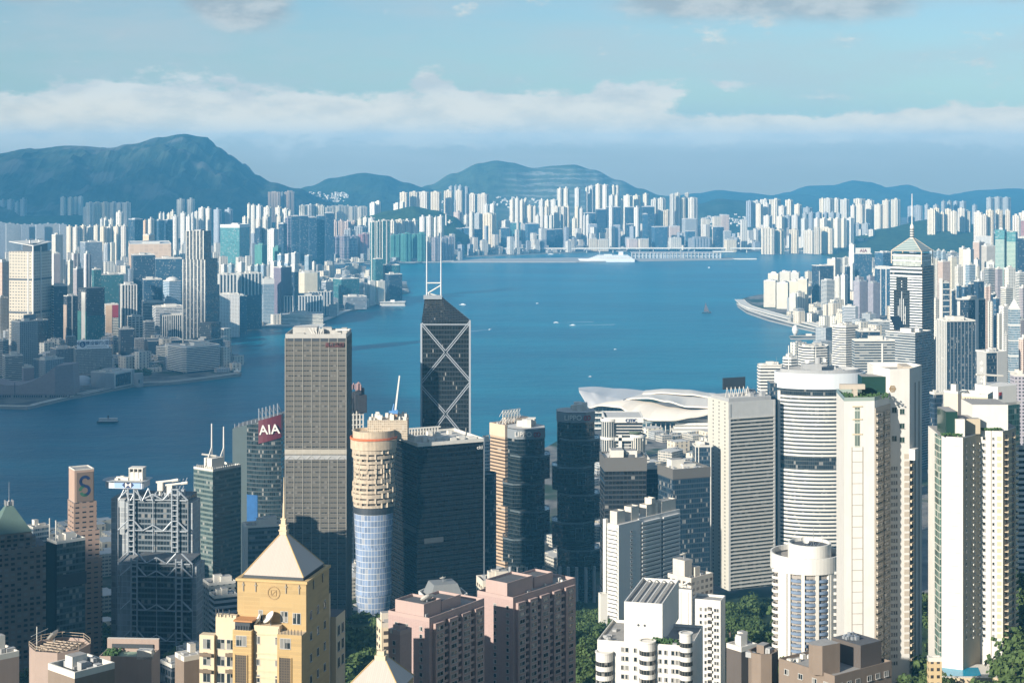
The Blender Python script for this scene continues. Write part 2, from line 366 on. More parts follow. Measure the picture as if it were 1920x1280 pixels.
HILLS = {}
def hill(name, prof, Yr, Yf, Yb, mat=HILLG, rough=.06, sharp=1.25, seed=0.0, foot=2.0):
    x0, x1 = prof[0][0], prof[-1][0]; nx, ny = max(60, int((x1 - x0) / 4)), 64
    zr = [(p, Z(q, Yr)) for p, q in prof]
    def h(px_, y):
        top = interp(px_, zr) if len(zr) > 2 else zr[0][1]
        top = max(top, foot)
        t = (y - Yf) / (Yr - Yf) if y < Yr else (Yb - y) / (Yb - Yr)
        t = max(0.0, min(1.0, t)); x = X(px_, Yr)
        rid = NZ.ridged_multi_fractal(Vector((x / 520 + seed, y / 800, seed)), 0.8, 2.1, 7, 1.0, 2.0) - 1.0 + .5*NZ.fractal(Vector((x / 130, y / 160, seed)), .7, 2.1, 5)
        k = (t ** sharp)
        return foot + (top - foot) * k * (1 + rid * rough * 2.2 * (1 - k) ** .7) + rid * rough * 40 * k * (1 - k) * 4 * .4
    G = []
    for j in range(ny + 1):
        y = Yf + (Yb - Yf) * j / ny
        row = []
        for i in range(nx + 1):
            p = x0 + (x1 - x0) * i / nx
            row.append((X(p, Yr), y, h(p, y) - (6 if j in (0, ny) or i in (0, nx) else 0)))
        G.append(row)
    m = MB()
    for j in range(ny):
        for i in range(nx): m.face([G[j][i], G[j][i+1], G[j+1][i+1], G[j+1][i]], 0, None, True)
    HILLS[name + str(len(HILLS))] = (h, Yr)
    return tag(m.build(name, mat, merge=True), kind='structure')

MOUNT = ground_mat('mountain_scrub', (0.014, 0.028, 0.022), (0.050, 0.062, 0.042), (0.10, 0.10, 0.09), 1/120)
hill('mountain', [(-260, 300), (-120, 284), (0, 288), (60, 279), (130, 273), (200, 277), (245, 270), (300, 257), (345, 251), (380, 257), (408, 276), (440, 300), (475, 327), (510, 342), (555, 354), (610, 380), (660, 420)], 9900, 7900, 12500, MOUNT, .19, 1.15, 3.1)
hill('hill', [(380, 420), (430, 372), (480, 362), (540, 360), (580, 348), (620, 333), (680, 323), (722, 328), (760, 341), (800, 352), (850, 372), (890, 420)], 11500, 9500, 13300, HILLG, .09, 1.2, 7.7)
# the terraced quarry hill
QUARRY = bpy.data.materials.new('quarry_terraces'); QUARRY.use_nodes = True
t = NT(QUARRY.node_tree); b = t.n['Principled BSDF']; g = t.new('ShaderNodeNewGeometry'); s = t.new('ShaderNodeSeparateXYZ'); t.link(g.outputs['Position'], s.inputs[0])
zz = t.m('ADD', s.outputs[2], t.m('MULTIPLY', t.noise(g.outputs['Position'], 1/260, 4, .6), 60.0))
ben = t.smooth(t.m('FRACT', t.m('MULTIPLY', zz, 1/33)), .52, .70)
inq = t.m('MULTIPLY', t.smooth(s.outputs[0], -165.0, 155.0), t.m('SUBTRACT', 1.0, t.smooth(s.outputs[0], 670.0, 830.0)))
inq = t.m('MULTIPLY', inq, t.m('SUBTRACT', 1.0, t.smooth(t.m('ADD', s.outputs[2], t.m('MULTIPLY', t.noise(g.outputs['Position'], 1/330, 3, .6), 80.0)), 375.0, 425.0)))
sc = t.mix(t.smooth(t.noise(g.outputs['Position'], 1/90, 5, .65), .4, .62), (.026, .05, .028), (.06, .085, .045))
rk = t.mix(t.smooth(t.noise(g.outputs['Position'], 1/45, 5, .65), .35, .65), (.36, .35, .31), (.13, .16, .12))
t.link(t.mix(t.m('MULTIPLY', inq, t.m('ADD', .22, t.m('MULTIPLY', ben, .5))), sc, rk), b.inputs['Base Color']); b.inputs['Roughness'].default_value = .95
hill('hill', [(700, 420), (760, 366), (805, 346), (850, 324), (900, 305), (930, 300), (958, 304), (1000, 314), (1040, 310), (1075, 308), (1110, 317), (1160, 337), (1200, 353), (1240, 366), (1290, 385), (1330, 420)], 11800, 9700, 14000, QUARRY, .05, 1.3, 11.3)
hill('hill', [(1150, 420), (1200, 372), (1260, 367), (1310, 362), (1345, 356), (1400, 361), (1450, 366), (1510, 364), (1560, 380), (1600, 420)], 14500, 12000, 16500, HILLG, .08, 1.2, 2.3)
hill('hill', [(1370, 420), (1430, 374), (1480, 360), (1518, 348), (1560, 347), (1600, 338), (1630, 341), (1660, 351), (1700, 346), (1740, 360), (1785, 366), (1840, 356), (1900, 353), (1990, 362), (2100, 400)], 15500, 12500, 17800, HILLG, .08, 1.2, 5.9)
hill('hill', [(1270, 425), (1310, 382), (1350, 372), (1400, 376), (1440, 384), (1480, 402), (1520, 425)], 10600, 9400, 12000, HILLG, .06, 1.1, 9.1)
hill('wooded_hill', [(640, 428), (690, 404), (730, 394), (775, 386), (815, 393), (850, 405), (880, 428)], 8000, 7650, 8500, WOODG, .05, 1.0, 1.4)
hill('wooded_hill', [(1500, 475), (1550, 458), (1600, 444), (1660, 428), (1740, 412), (1800, 414), (1870, 438), (1960, 452)], 8300, 7500, 9300, WOODG, .06, .9, 6.2)
hill('wooded_hill', [(-80, 425), (0, 412), (60, 405), (130, 404), (200, 412), (260, 415), (300, 425)], 8300, 7800, 8800, WOODG, .05, 1.0, 4.4)

# ------------------------------------------------------------------ unseen clouds added so their shade falls on the near water and the mountain
def shade_cloud(name, cx, cy, cz, rx, ry, rz_, dens, seed):
    mt = bpy.data.materials.new('cloud_white'); mt.use_nodes = True; t = NT(mt.node_tree); b = t.n['Principled BSDF']
    b.inputs['Base Color'].default_value = (.85, .86, .87, 1); b.inputs['Roughness'].default_value = 1
    g = t.new('ShaderNodeTexCoord'); s = t.new('ShaderNodeVectorMath', operation='LENGTH')
    sc_ = t.new('ShaderNodeVectorMath', operation='MULTIPLY'); t.link(g.outputs['Object'], sc_.inputs[0]); sc_.inputs[1].default_value = (1/rx, 1/ry, 0)
    t.link(sc_.outputs[0], s.inputs[0])
    ed = t.m('SUBTRACT', 1.15, t.m('ADD', s.outputs['Value'], t.m('MULTIPLY', t.m('SUBTRACT', t.noise(g.outputs['Object'], 1/500, 4, .5), .5), .7)))
    t.link(t.m('MULTIPLY', t.smooth(ed, 0.0, .75), dens), b.inputs['Alpha'])
    bm = bmesh.new(); bmesh.ops.create_icosphere(bm, subdivisions=5, radius=1)
    for v in bm.verts:
        k = 1 + .22 * NZ.fractal(v.co * 2.2 + Vector((seed, 0, 0)), 1, 2, 4)
        v.co = Vector((v.co.x * rx * k, v.co.y * ry * k, v.co.z * rz_ * k))
    me = bpy.data.meshes.new(name); bm.to_mesh(me); bm.free(); me.materials.append(mt)
    for p in me.polygons: p.use_smooth = True
    o = bpy.data.objects.new(name, me); COL.objects.link(o); o.location = (cx, cy, cz)
    return tag(o, kind='structure')
def shade_cloud_over(tx, ty, cz, rx, ry, rz_, dens, seed):
    k = cz / tan(SUN_EL); shade_cloud('shade_cloud', tx + SUN_AZ[0] * k, ty + SUN_AZ[1] * k, cz, rx, ry, rz_, dens, seed)
shade_cloud_over(-760, 2650, 1500, 640, 1300, 90, .93, 1.0)
shade_cloud_over(-2300, 9000, 1900, 1900, 1500, 110, .75, 4.0)

# ------------------------------------------------------------------ haze
m = MB(); m.box(-9800, 14300, -3800, 18400, -5.0, 690)
HM = bpy.data.materials.new('haze'); HM.use_nodes = True; t = NT(HM.node_tree); t.n.clear()
pv = t.new('ShaderNodeVolumePrincipled'); o = t.new('ShaderNodeOutputMaterial')
pv.inputs['Color'].default_value = (0.15, 0.58, 0.98, 1); pv.inputs['Density'].default_value = 0.62e-4; pv.inputs['Anisotropy'].default_value = 0.0
t.link(pv.outputs[0], o.inputs['Volume'])
hz = m.build('haze', HM); tag(hz, kind='stuff')
# ------------------------------------------------------------------ shared materials
ROOF = plain('roof_grey', (.30, .29, .27), .9, nz=.3, nscale=.12)
ROOFL = plain('roof_pale', (.52, .50, .46), .9, nz=.25, nscale=.12)
ROOFD = plain('roof_dark', (.10, .105, .11), .85, nz=.35, nscale=.15)
WHITE = plain('white_paint', (.70, .67, .60), .6, nz=.10, nscale=.1)
OFFW = plain('offwhite_render', (.66, .62, .54), .75, nz=.14, nscale=.1)
GREYC = plain('grey_concrete', (.36, .36, .35), .8, nz=.18, nscale=.1)
STEEL = plain('grey_steel', (.42, .45, .47), .45, .6)
STEELD = plain('dark_steel', (.07, .08, .09), .5, .4)
GLASSD = plain('dark_glass', (.018, .026, .034), .08)
GLASSB = plain('blue_glass', (.03, .075, .12), .08)
GLASSG = plain('green_glass', (.02, .055, .045), .10)
FRAME = plain('window_frame', (.45, .44, .41), .6)
RED = plain('sign_red', (.30, .03, .035), .55)
REDD = plain('sign_crimson', (.16, .012, .03), .5)
NAVY = plain('sign_navy', (.02, .04, .12), .5)
GREENP = plain('sign_green', (.05, .16, .08), .6)

# housing and offices far off
F_WHITE = facade('far_white_block', (.76, .69, .57), (.16, .17, .18), 9.0, 5.8, (.32, .66), (.2, .9), .3, var=.3)
F_CREAM = facade('far_cream_block', (.72, .63, .50), (.17, .16, .15), 8.0, 5.8, (.34, .66), (.22, .88), .3)
F_PINK = facade('far_pink_block', (.66, .52, .44), (.16, .14, .14), 7.0, 5.8, (.3, .66), (.2, .88), .3)
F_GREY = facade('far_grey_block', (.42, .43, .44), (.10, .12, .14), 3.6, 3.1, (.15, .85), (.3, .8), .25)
F_MAUVE = facade('far_mauve_block', (.42, .38, .39), (.10, .10, .12), 7.0, 6.0, (.25, .7), (.2, .85), .25)
F_BLUE = facade('far_blue_glass', (.06, .11, .16), (.03, .075, .12), 3.0, 3.9, (.04, .96), (.25, .97), .12)
F_NAVY = facade('far_navy_glass', (.035, .06, .09), (.015, .035, .06), 3.0, 3.9, (.04, .96), (.25, .97), .15)
F_TEAL = facade('far_teal_glass', (.16, .30, .29), (.05, .20, .21), 4.0, 4.0, (.03, .97), (.25, .97), .15, var=.5)
F_NETG = facade('green_scaffold_net', (.08, .25, .20), (.06, .19, .16), 5.0, 6.0, (.06, .94), (.1, .92), .9, light=.0, dirt=.2)
F_NETM = facade('mauve_scaffold_net', (.40, .35, .37), (.20, .19, .23), 9.0, 12.0, (.1, .9), (.1, .93), .9, light=.5, dirt=.2)
F_NETP = facade('pink_scaffold_net', (.44, .27, .27), (.36, .20, .21), 6.0, 9.0, (.1, .9), (.1, .93), .9, light=.1, dirt=.2)
F_NETR = plain('red_scaffold_net', (.55, .13, .12), .9, nz=.1, nscale=.05)
F_PEACH = facade('peach_hall_wall', (.72, .50, .32), (.62, .44, .28), 16.0, 12.0, (.1, .9), (.1, .9), .8, light=0, var=.1)
F_LOW = facade('low_block_wall', (.50, .47, .42), (.08, .09, .10), 4.0, 3.6, (.1, .9), (.35, .8), .3)

# ------------------------------------------------------------------ placing
FOOT = []                                                   # (x, y, radius) of everything that stands
def frame(xl, xc, xr, Y, th=45.0, depth=None):
    """near corner at column xc and depth Y; left face ends at column xl, right face at column xr"""
    s, c = sin(R(th)), cos(R(th)); Px = X(xc, Y); tl, tr = (xl - 960) / F, (xr - 960) / F
    a = (Px - tl * Y) / max(c + tl * s, 1e-4) if xl < xc else depth
    b = (tr * Y - Px) / max(s - tr * c, 1e-4) if xr > xc else depth
    if depth and xl == xc: a = depth
    if depth and xr == xc: b = depth
    return (Px, Y), atan2(c, s), abs(a), abs(b)
def solve_th(xl, xc, xr, Y, asp):
    lo, hi = 4.0, 88.0
    for _ in range(40):
        th = (lo + hi) / 2; s, c = sin(R(th)), cos(R(th)); tl, tr = (xl - 960) / F, (xr - 960) / F; Px = X(xc, Y)
        da, db = c + tl * s, s - tr * c
        if da < 1e-3: hi = th; continue
        if db < 1e-3: lo = th; continue
        if ((Px - tl * Y) / da) / ((tr * Y - Px) / db) > asp: hi = th
        else: lo = th
    return th
def rect(L, Wd, ch=0.0):
    if ch <= 0: return [(0, 0), (L, 0), (L, Wd), (0, Wd)]
    return [(ch, 0), (L - ch, 0), (L, ch), (L, Wd - ch), (L - ch, Wd), (ch, Wd), (0, Wd - ch), (0, ch)]
def ring(mb, pts, z0, z1, t, mi=0):
    """a wall of thickness t round the inside of a polygon"""
    n = len(pts); cx = sum(p[0] for p in pts) / n; cy = sum(p[1] for p in pts) / n
    def ins(i):
        p = Vector(pts[i]); a = (p - Vector(pts[i - 1])).normalized(); b = (Vector(pts[(i + 1) % n]) - p).normalized()
        na, nb = Vector((-a.y, a.x)), Vector((-b.y, b.x)); d = (na + nb); d = d / max(.3, (1 + na.dot(nb)))
        return (p.x + d.x * t, p.y + d.y * t)
    inn = [ins(i) for i in range(n)]
    for i in range(n):
        j = (i + 1) % n; a, b, c, d = pts[i], pts[j], inn[j], inn[i]
        l = sqrt((b[0]-a[0])**2 + (b[1]-a[1])**2)
        mb.face([(*a, z0), (*b, z0), (*b, z1), (*a, z1)], mi, [(0, 0), (l, 0), (l, z1-z0), (0, z1-z0)])
        mb.face([(*c, z0), (*d, z0), (*d, z1), (*c, z1)], mi)
        mb.face([(*a, z1), (*b, z1), (*c, z1), (*d, z1)], mi)
        mb.face([(*a, z0), (*d, z0), (*c, z0), (*b, z0)], mi)
    return mb
def grow(pts, t):
    n = len(pts); out = []
    for i in range(n):
        p = Vector(pts[i]); a = (p - Vector(pts[i - 1])).normalized(); b = (Vector(pts[(i + 1) % n]) - p).normalized()
        na, nb = Vector((a.y, -a.x)), Vector((b.y, -b.x)); d = (na + nb) / max(.3, (1 + na.dot(nb)))
        out.append((p.x + d.x * t, p.y + d.y * t))
    return out
def start(name, label, cat, cols, Y, top, th=45.0, zb=None, depth=None, group=None, asp=None):
    if cols[0] < cols[1] < cols[2]: th = solve_th(*cols, Y, asp or (depth / 60.0 if depth else .8))
    P, rz, a, b = frame(*cols, Y, th, depth)
    cx = P[0] + (cos(rz) * b - sin(rz) * a) / 2; cy = P[1] + (sin(rz) * b + cos(rz) * a) / 2
    z0 = (gz(cx, cy) if zb is None else zb)
    if zb is None and island_h(*P) > 4: z0 = min(z0, gz(*P)) - 6
    FOOT.append((cx, cy, sqrt(a * a + b * b) / 2))
    t = thing(name, label, cat, (P[0], P[1], z0), rz, group)
    return t, b, a, Z(top, Y) - z0
UNITS = {}
def unit(t, x, y, z, w_, d, h, mat=None, name='rooftop_unit', ang=0.0):
    mat = mat or GREYC
    if mat.name not in UNITS: m = MB(); m.box(-.5, .5, -.5, .5, 0, 1); UNITS[mat.name] = m.mesh('unit', [mat])
    o = bpy.data.objects.new(name, UNITS[mat.name]); COL.objects.link(o); o.parent = t; o.location = (x, y, z); o.scale = (w_, d, h); o.rotation_euler = (0, 0, ang)
def roofkit(t, pts, h, rng, mat=OFFW, par=1.6, n=2, pm=None, antennas=0, clutter=6):
    m = MB(); ring(m, pts, h, h + par, .5); m.build('parapet', pm or mat, t)
    xs = [p[0] for p in pts]; ys = [p[1] for p in pts]; x0, x1, y0, y1 = min(xs), max(xs), min(ys), max(ys)
    L, D = x1 - x0, y1 - y0
    for k in range(n):
        w_, d_ = L * rng.uniform(.22, .42), D * rng.uniform(.22, .42); hh = rng.uniform(3, 7)
        cx = x0 + L * (.3 + .4 * (k + rng.random()) / max(n, 1)); cy = y0 + D * rng.uniform(.35, .65)
        m = MB(); m.box(cx - w_/2, cx + w_/2, cy - d_/2, cy + d_/2, h + .02 + .03 * k, h + hh, 0, 1); m.build('plant_room', [mat, ROOF], t)
    if clutter:
        for k in range(clutter):
            unit(t, x0 + L * rng.uniform(.12, .88), y0 + D * rng.uniform(.12, .88), h + .05, rng.uniform(1.2, 3.5), rng.uniform(1.2, 3), rng.uniform(.8, 2.4))
    for k in range(antennas):
        cx, cy = x0 + L * rng.uniform(.2, .8), y0 + D * rng.uniform(.2, .8)
        m = MB(); m.tube((cx, cy, h), (cx, cy, h + rng.uniform(9, 18)), .28, 5, .1); m.build('antenna', STEEL, t)
def slabs(mb, pts, z0, z1, flo, th_, out, off=0.0):
    """projecting band round every storey"""
    k = z0 + off
    q = grow(pts, out)
    while k + th_ <= z1 + .01:
        ring(mb, q, k, k + th_, out + .35); k += flo
    return mb
def fins(mb, L, D, z0, z1, step, w_, out, sides='RL'):
    if 'R' in sides:
        n = max(1, round(L / step)); s = L / n
        for i in range(n + 1): mb.box(i * s - w_/2, i * s + w_/2, -out, .05, z0, z1)
    if 'L' in sides:
        n = max(1, round(D / step)); s = D / n
        for i in range(n + 1): mb.box(-out, .05, i * s - w_/2, i * s + w_/2, z0, z1)
    if 'B' in sides:
        n = max(1, round(D / step)); s = D / n
        for i in range(n + 1): mb.box(L - .05, L + out, i * s - w_/2, i * s + w_/2, z0, z1)
    return mb
def tower(label, cols, Y, top, mat, th=45.0, name='office_tower', cat='tower', roof=ROOF, zb=None, depth=None, group=None, trim=OFFW,
          band=None, fin=None, n=2, ant=0, clutter=5, ch=0.0, par=1.8, crown=None, asp=None):
    """a block with its own walls, parapet and rooftop rooms; band=(mat, storey, height, out), fin=(mat, step, width, out[, sides])"""
    rng = random.Random(label)
    t, L, D, h = start(name, label, cat, cols, Y, top, th, zb, depth, group, asp)
    pts = rect(L, D, ch * min(L, D)); m = MB(); m.prism(pts, 0, h, 0, 1); m.build('wall', [mat, roof], t)
    if band:
        m = MB(); slabs(m, pts, 2, h, band[1], band[2], band[3]); m.build('spandrel', band[0], t)
    if fin:
        m = MB(); fins(m, L, D, 0, h + (fin[5] if len(fin) > 5 else 0), fin[1], fin[2], fin[3], fin[4] if len(fin) > 4 else 'RLB'); m.build('fin', fin[0], t)
    if crown:   # (mat, height): a blank top band
        m = MB(); ring(m, grow(pts, .45), h - crown[1], h + par, .9); m.build('crown', crown[0], t); par = 0
    roofkit(t, pts, h, rng, trim, par if par else .01, n, None, ant, clutter)
    return t, L, D, h

ORD = 'first second third fourth fifth sixth seventh eighth ninth tenth eleventh twelfth thirteenth fourteenth fifteenth sixteenth seventeenth eighteenth nineteenth twentieth'.split()
ROWS = []
def farmesh(L, D, h, mat, kind, rng, roof=ROOFL):
    m = MB()
    if kind == 'cross':
        m.box(0, L, D * .13, D * .87, 0, h, 0, 1); m.box(L * .13, L * .40, -.02, D, 0, h + .6, 0, 1); m.box(L * .60, L * .87, 0, D + .02, 0, h + .9, 0, 1)
        m.box(L * .34, L * .66, D * .34, D * .66, h, h + rng.uniform(5, 9), 0, 1)
    elif kind == 'comb':
        m.box(0, L, 0, D, 0, h, 0, 1); k = max(2, int(L / 13)); s = L / k
        for i in range(k): m.box(i * s + s * .12, i * s + s * .62, -4, .5, 0, h - 1.2 + rng.random(), 0, 1)
        k = max(2, int(D / 13)); s = D / k
        for i in range(k): m.box(-4, .5, i * s + s * .2, i * s + s * .7, 0, h - 2.2 + rng.random(), 0, 1)
        for i in range(max(1, int(L / 24))): m.box(L * rng.uniform(.1, .7), L * rng.uniform(.72, .92), D * .3, D * .7, h, h + rng.uniform(3, 7), 0, 1)
    elif kind == 'slab':
        m.box(0, L, 0, D, 0, h, 0, 1); m.box(L * .4, L * .6, D * .2, D * .8, h, h + rng.uniform(3, 6), 0, 1)
    elif kind == 'glass':
        m.prism(rect(L, D, .06 * min(L, D)), 0, h, 0, 1); ring(m, grow(rect(L, D), -.5), h, h + 2.5, .6, 1)
        m.box(L * .25, L * .75, D * .25, D * .75, h, h + rng.uniform(3, 6), 1, 1)
    elif kind == 'step':
        m.box(0, L, 0, D, 0, h * .72, 0, 1); m.box(L * .12, L * .88, D * .12, D * .88, h * .72, h, 0, 1); m.box(L*.35, L*.65, D*.35, D*.65, h, h + 5, 0, 1)
    return m
def row(desc, group, Y, mat, items, th=38.0, kind='cross', adj='white', noun='apartment tower', cat='tower', zb=None, sp=.6, jit=60, name=None, roof=ROOFL):
    rng = random.Random(desc); items = sorted(items, key=lambda q: q[0]); used = {}
    for i, it in enumerate(items):
        xl, xr, yt = it[:3]; g_ = (xr - xl) * (.12 if xr - xl < 16 else .03); xl -= g_; xr += g_; o = it[3] if len(it) > 3 else {}
        y = o.get('Y', Y + rng.uniform(-jit, jit)); k = o.get('kind', kind); mt = o.get('mat', mat); tt = o.get('th', th)
        sx = o.get('sp', sp)
        xc = xl + (xr - xl) * sx; P, rz, a, b = frame(xl, xc, xr, y, tt)
        if xl < xc < xr:
            tt = solve_th(xl, xc, xr, y, 2.2 if sx > .65 else .6 if sx < .3 else 1.0); P, rz, a, b = frame(xl, xc, xr, y, tt)
        a, b = min(a, 4.2 * b, 110), min(b, 4.2 * a, 110)
        z0 = o.get('zb', zb); z0 = 3.0 if z0 is None else z0
        h = Z(yt, y) - z0
        FOOT.append((P[0] + (cos(rz)*b - sin(rz)*a)/2, P[1] + (sin(rz)*b + cos(rz)*a)/2, sqrt(a*a+b*b)/2))
        nm = o.get('name', name or noun.replace(' ', '_').replace('-', '_'))
        ob = farmesh(b, a, h, mt, k, rng).build(nm, [mt, o.get('roof', roof)], None, (P[0], P[1], z0), rz)
        lab = o.get('label') or f"{o.get('adj', adj)} {noun}, {ORD[i]} from left {desc}"
        tag(ob, lab, o.get('cat', cat), group)
# ------------------------------------------------------------------ Kowloon and the east, far off: every block one thing
B = dict
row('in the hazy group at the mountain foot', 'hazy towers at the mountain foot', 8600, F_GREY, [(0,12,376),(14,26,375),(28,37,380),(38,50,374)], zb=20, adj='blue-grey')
row('of the low blocks high on the mountainside', 'blocks high on the mountainside', 8500, F_WHITE, [(114,122,370),(128,136,371),(138,146,370),(147,155,369)], kind='slab', zb=130, adj='small pale', noun='housing block', cat='building')
row('of the dark-faced row below the mountain', 'dark-faced estate below the mountain', 6700, F_GREY,
    [(-6,10,418),(12,26,419),(27,39,421),(40,53,421),(54,67,421),(68,82,421),(83,97,420),(98,111,420),(112,124,421)], sp=.10, th=70, kind='slab', adj='shadowed')
row('of the bright row left of the peach hall', 'bright estate left of the peach hall', 6600, F_CREAM,
    [(125,136,425),(137,149,426),(150,162,424),(163,175,425),(176,187,423),(188,199,426),(200,212,425),(213,226,425),(227,241,424)], kind='cross', sp=.55, adj='cream')
row('of the hill-foot estate behind the peach hall', 'estate on the mountain foot', 7900, F_CREAM,
    [(157,162,388,B(mat=F_WHITE,adj='slender white')),(163,174,380),(176,188,380),(190,203,380),(207,219,380),(221,231,381),(232,244,380)], zb=60, kind='comb', sp=.35, adj='tall pale')
row('of the four small towers before the estate', 'small towers before the hill-foot estate', 7300, F_WHITE, [(188,194,411),(195,201,409),(203,214,412),(218,231,398)], zb=10, adj='white')
row('of the group behind the peach hall', 'blocks behind the peach hall', 6500, F_CREAM, [(241,268,412,B(mat=F_NAVY,kind='glass',adj='dark')),(269,276,414,B(mat=F_PEACH,adj='tan')),(278,289,411),
     (289,308,414,B(mat=F_BLUE,kind='glass',adj='blue')),(309,323,413,B(mat=F_NAVY,kind='glass',adj='navy'))], sp=.4, noun='tower block')
row('of the small pair over the blue offices', 'pale blocks over the blue offices', 7400, F_WHITE, [(298,304,400),(305,309,400),(313,320,401),(320,328,397)], zb=10)
row('of the twin cross-plan towers', 'twin towers on the mountain foot', 8000, F_WHITE, [(331,347,374),(350,366,374)], zb=60, adj='tall pale grey')
row('of the cluster behind the stepped tower', 'cluster behind the stepped tower', 7000, F_WHITE,
    [(323,334,406),(339,349,400),(349,359,406),(359,364,400),(365,372,397),(373,385,390),(386,396,391),(400,416,393,B(mat=F_GREY,adj='grey')),(422,436,393,B(mat=F_GREY,adj='grey'))], zb=5)
row('right of the flat-topped teal block', 'pale towers right of the teal block', 7400, F_WHITE, [(455,463,407),(464,470,383),(471,480,385),(480,492,386),(495,509,389),(517,528,389),(530,541,392),(541,547,396)], zb=8)
row('of the low pair under the grey slab', 'blocks under the grey hillside slab', 6700, F_CREAM, [(480,491,411),(493,506,406),(519,529,406)])
row('of the wide hillside slabs', 'hillside slabs', 8700, F_PINK, [(503,525,360,B(sp=.9,kind='comb')),(526,533,362,B(mat=F_GREY,adj='grey')),(534,552,360,B(sp=.3,kind='comb'))], zb=110, adj='wide grey-pink', noun='housing slab', th=30)  # narrow grey slab is its neighbour's shaded flank, shade put into the colour
row('of the clustered blocks below the village', 'clustered blocks below the hill village', 8000, F_WHITE, [(562,573,385),(574,587,384),(590,600,384),(600,608,386),(563,579,393)], zb=20, kind='comb', adj='pale', noun='housing block')
row('of the long low estate behind the wooded hill', 'long low estate behind the wooded hill', 8600, F_WHITE, [(610,621,389),(621,632,387),(632,644,386),(644,656,386),(656,672,387),(672,689,388)], zb=70, kind='comb', sp=.2, th=60, adj='low', noun='housing slab')
row('of the white pair beside the wooded hill', 'white pair beside the wooded hill', 8300, F_WHITE, [(694,704,381),(704,713,378)], zb=70, kind='slab', sp=.75, adj='plain white', noun='slab block')
row('of the dark offices below the village', 'dark offices before the wooded hill', 6700, F_NAVY, [(546,562,406),(562,577,405),(578,594,408),(594,608,405,B(mat=F_BLUE,adj='blue')),(609,626,400)], kind='glass', sp=.12, th=70, adj='dark navy', noun='office block', cat='building')
row('of the near group by the red net', 'blocks left of the red net', 6000, F_WHITE, [(480,494,428,B(mat=F_NAVY,adj='navy')),(495,501,413),(502,521,430,B(kind='slab',adj='white boxy')),(523,537,420,B(mat=F_NAVY,kind='glass',adj='navy'))], noun='block', cat='building')
row('of the two green-netted stumps', 'green-netted stumps', 5600, F_NETG, [(478,500,459),(513,526,464)], kind='slab', adj='green-netted', noun='building site', cat='building')
row('of the harbour-side scaffolded row', 'scaffolded towers along the far bay', 7180, F_NETM, [(536,546,408,B(mat=F_NETM,adj='grey')),(549,562,437,B(mat=F_NETR,kind='slab',adj='bright red')),(555,567,448,B(Y=7120)),(568,578,449),(579,589,449),(590,608,447),
     (613,625,443),(626,639,444),(640,654,443),(655,669,443),(673,691,439,B(mat=F_NETP,adj='dull pink'))], kind='comb', sp=.25, th=60, adj='mauve netted', noun='tower block')
row('of the peach group above the netted row', 'peach towers above the netted row', 7400, F_PINK, [(625,635,415),(636,645,414),(646,656,415),(657,668,416),(646,664,431,B(mat=F_GREY,adj='lower grey',Y=7300)),(665,690,425,B(mat=F_GREY,adj='wide grey',Y=7300))], adj='peach', kind='comb', sp=.5)
row('at the far foot of the wooded hill', 'bright towers at the wooded hill foot', 7600, F_WHITE, [(671,680,411),(681,690,408),(691,703,409),(787,799,407),(800,811,406),(814,820,408),(821,832,406)], zb=12)
row('of the cream row over the green nets', 'cream row over the green nets', 7400, F_CREAM, [(730,741,414),(743,757,412),(758,769,413),(770,782,413)], kind='comb')
row('of the green-netted harbour towers', 'green-netted towers by the far bay', 7180, F_NETG, [(734,743,441),(744,752,440),(753,771,438),(773,784,439),(785,797,438)], kind='comb', sp=.3, th=60, adj='green-netted', noun='tower block')
row('of the grey row right of the green nets', 'grey row right of the green nets', 7220, F_MAUVE, [(799,807,444,B(mat=F_WHITE,adj='pale')),(811,824,445),(825,837,446),(838,850,444)], kind='comb', sp=.25, th=60, adj='grey', noun='tower block')
row('of the ridge estate left of the quarry', 'ridge estate left of the quarry', 8700, F_CREAM, [(751,763,361),(768,784,360),(785,804,360),(808,827,360),(834,848,358),(855,866,357),(875,894,364),(896,916,364)], zb=90, kind='comb', sp=.72, adj='cream', th=30)
row('of the angled low blocks on the wooded hill', 'angled blocks on the wooded hill', 8450, F_WHITE, [(739,750,382),(750,758,379)], zb=80, kind='slab', adj='low white', noun='school block', cat='building')
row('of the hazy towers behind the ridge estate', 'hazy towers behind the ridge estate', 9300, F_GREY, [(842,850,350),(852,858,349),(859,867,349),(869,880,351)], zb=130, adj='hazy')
row('of the stacked group under the ridge estate', 'stacked group under the ridge estate', 7950, F_WHITE, [(811,825,416),(826,832,418),(835,838,403),(839,848,416),(850,867,398,B(mat=F_PINK,adj='pinkish')),(870,879,404),(880,889,399),(888,905,401,B(mat=F_GREY,kind='slab',adj='grey gridded')),(906,930,401,B(kind='comb',mat=F_CREAM,adj='broad cream')),(934,956,414,B(kind='slab',adj='boxy'))], zb=10)
row('of the tall group between ridge and runway', 'tall group between ridge and runway', 8200, F_WHITE, [(907,917,384),(919,929,383),(956,965,375),(966,974,372),(975,982,376),(983,988,373)], zb=50, adj='tall white')
row('of the blue offices left of the runway end', 'blue offices at the runway end', 7950, F_BLUE, [(780,796,421),(797,812,420),(814,840,431,B(mat=F_NAVY)),(845,866,429),(867,889,428),(889,904,430),(902,921,447,B(mat=F_NAVY)),(923,938,431,B(mat=F_CREAM,adj='pale')),(939,953,428)], kind='glass', sp=.14, th=70, adj='blue', noun='office block', cat='building')
row('of the skyline towers right of the quarry', 'skyline towers right of the quarry', 9000, F_WHITE, [(1045,1056,354),(1057,1067,353),(1078,1088,353),(1098,1103,352),(1104,1115,349),(1117,1127,346),(1128,1141,347),(1147,1153,349),(1154,1161,349)], zb=110, adj='tall white')
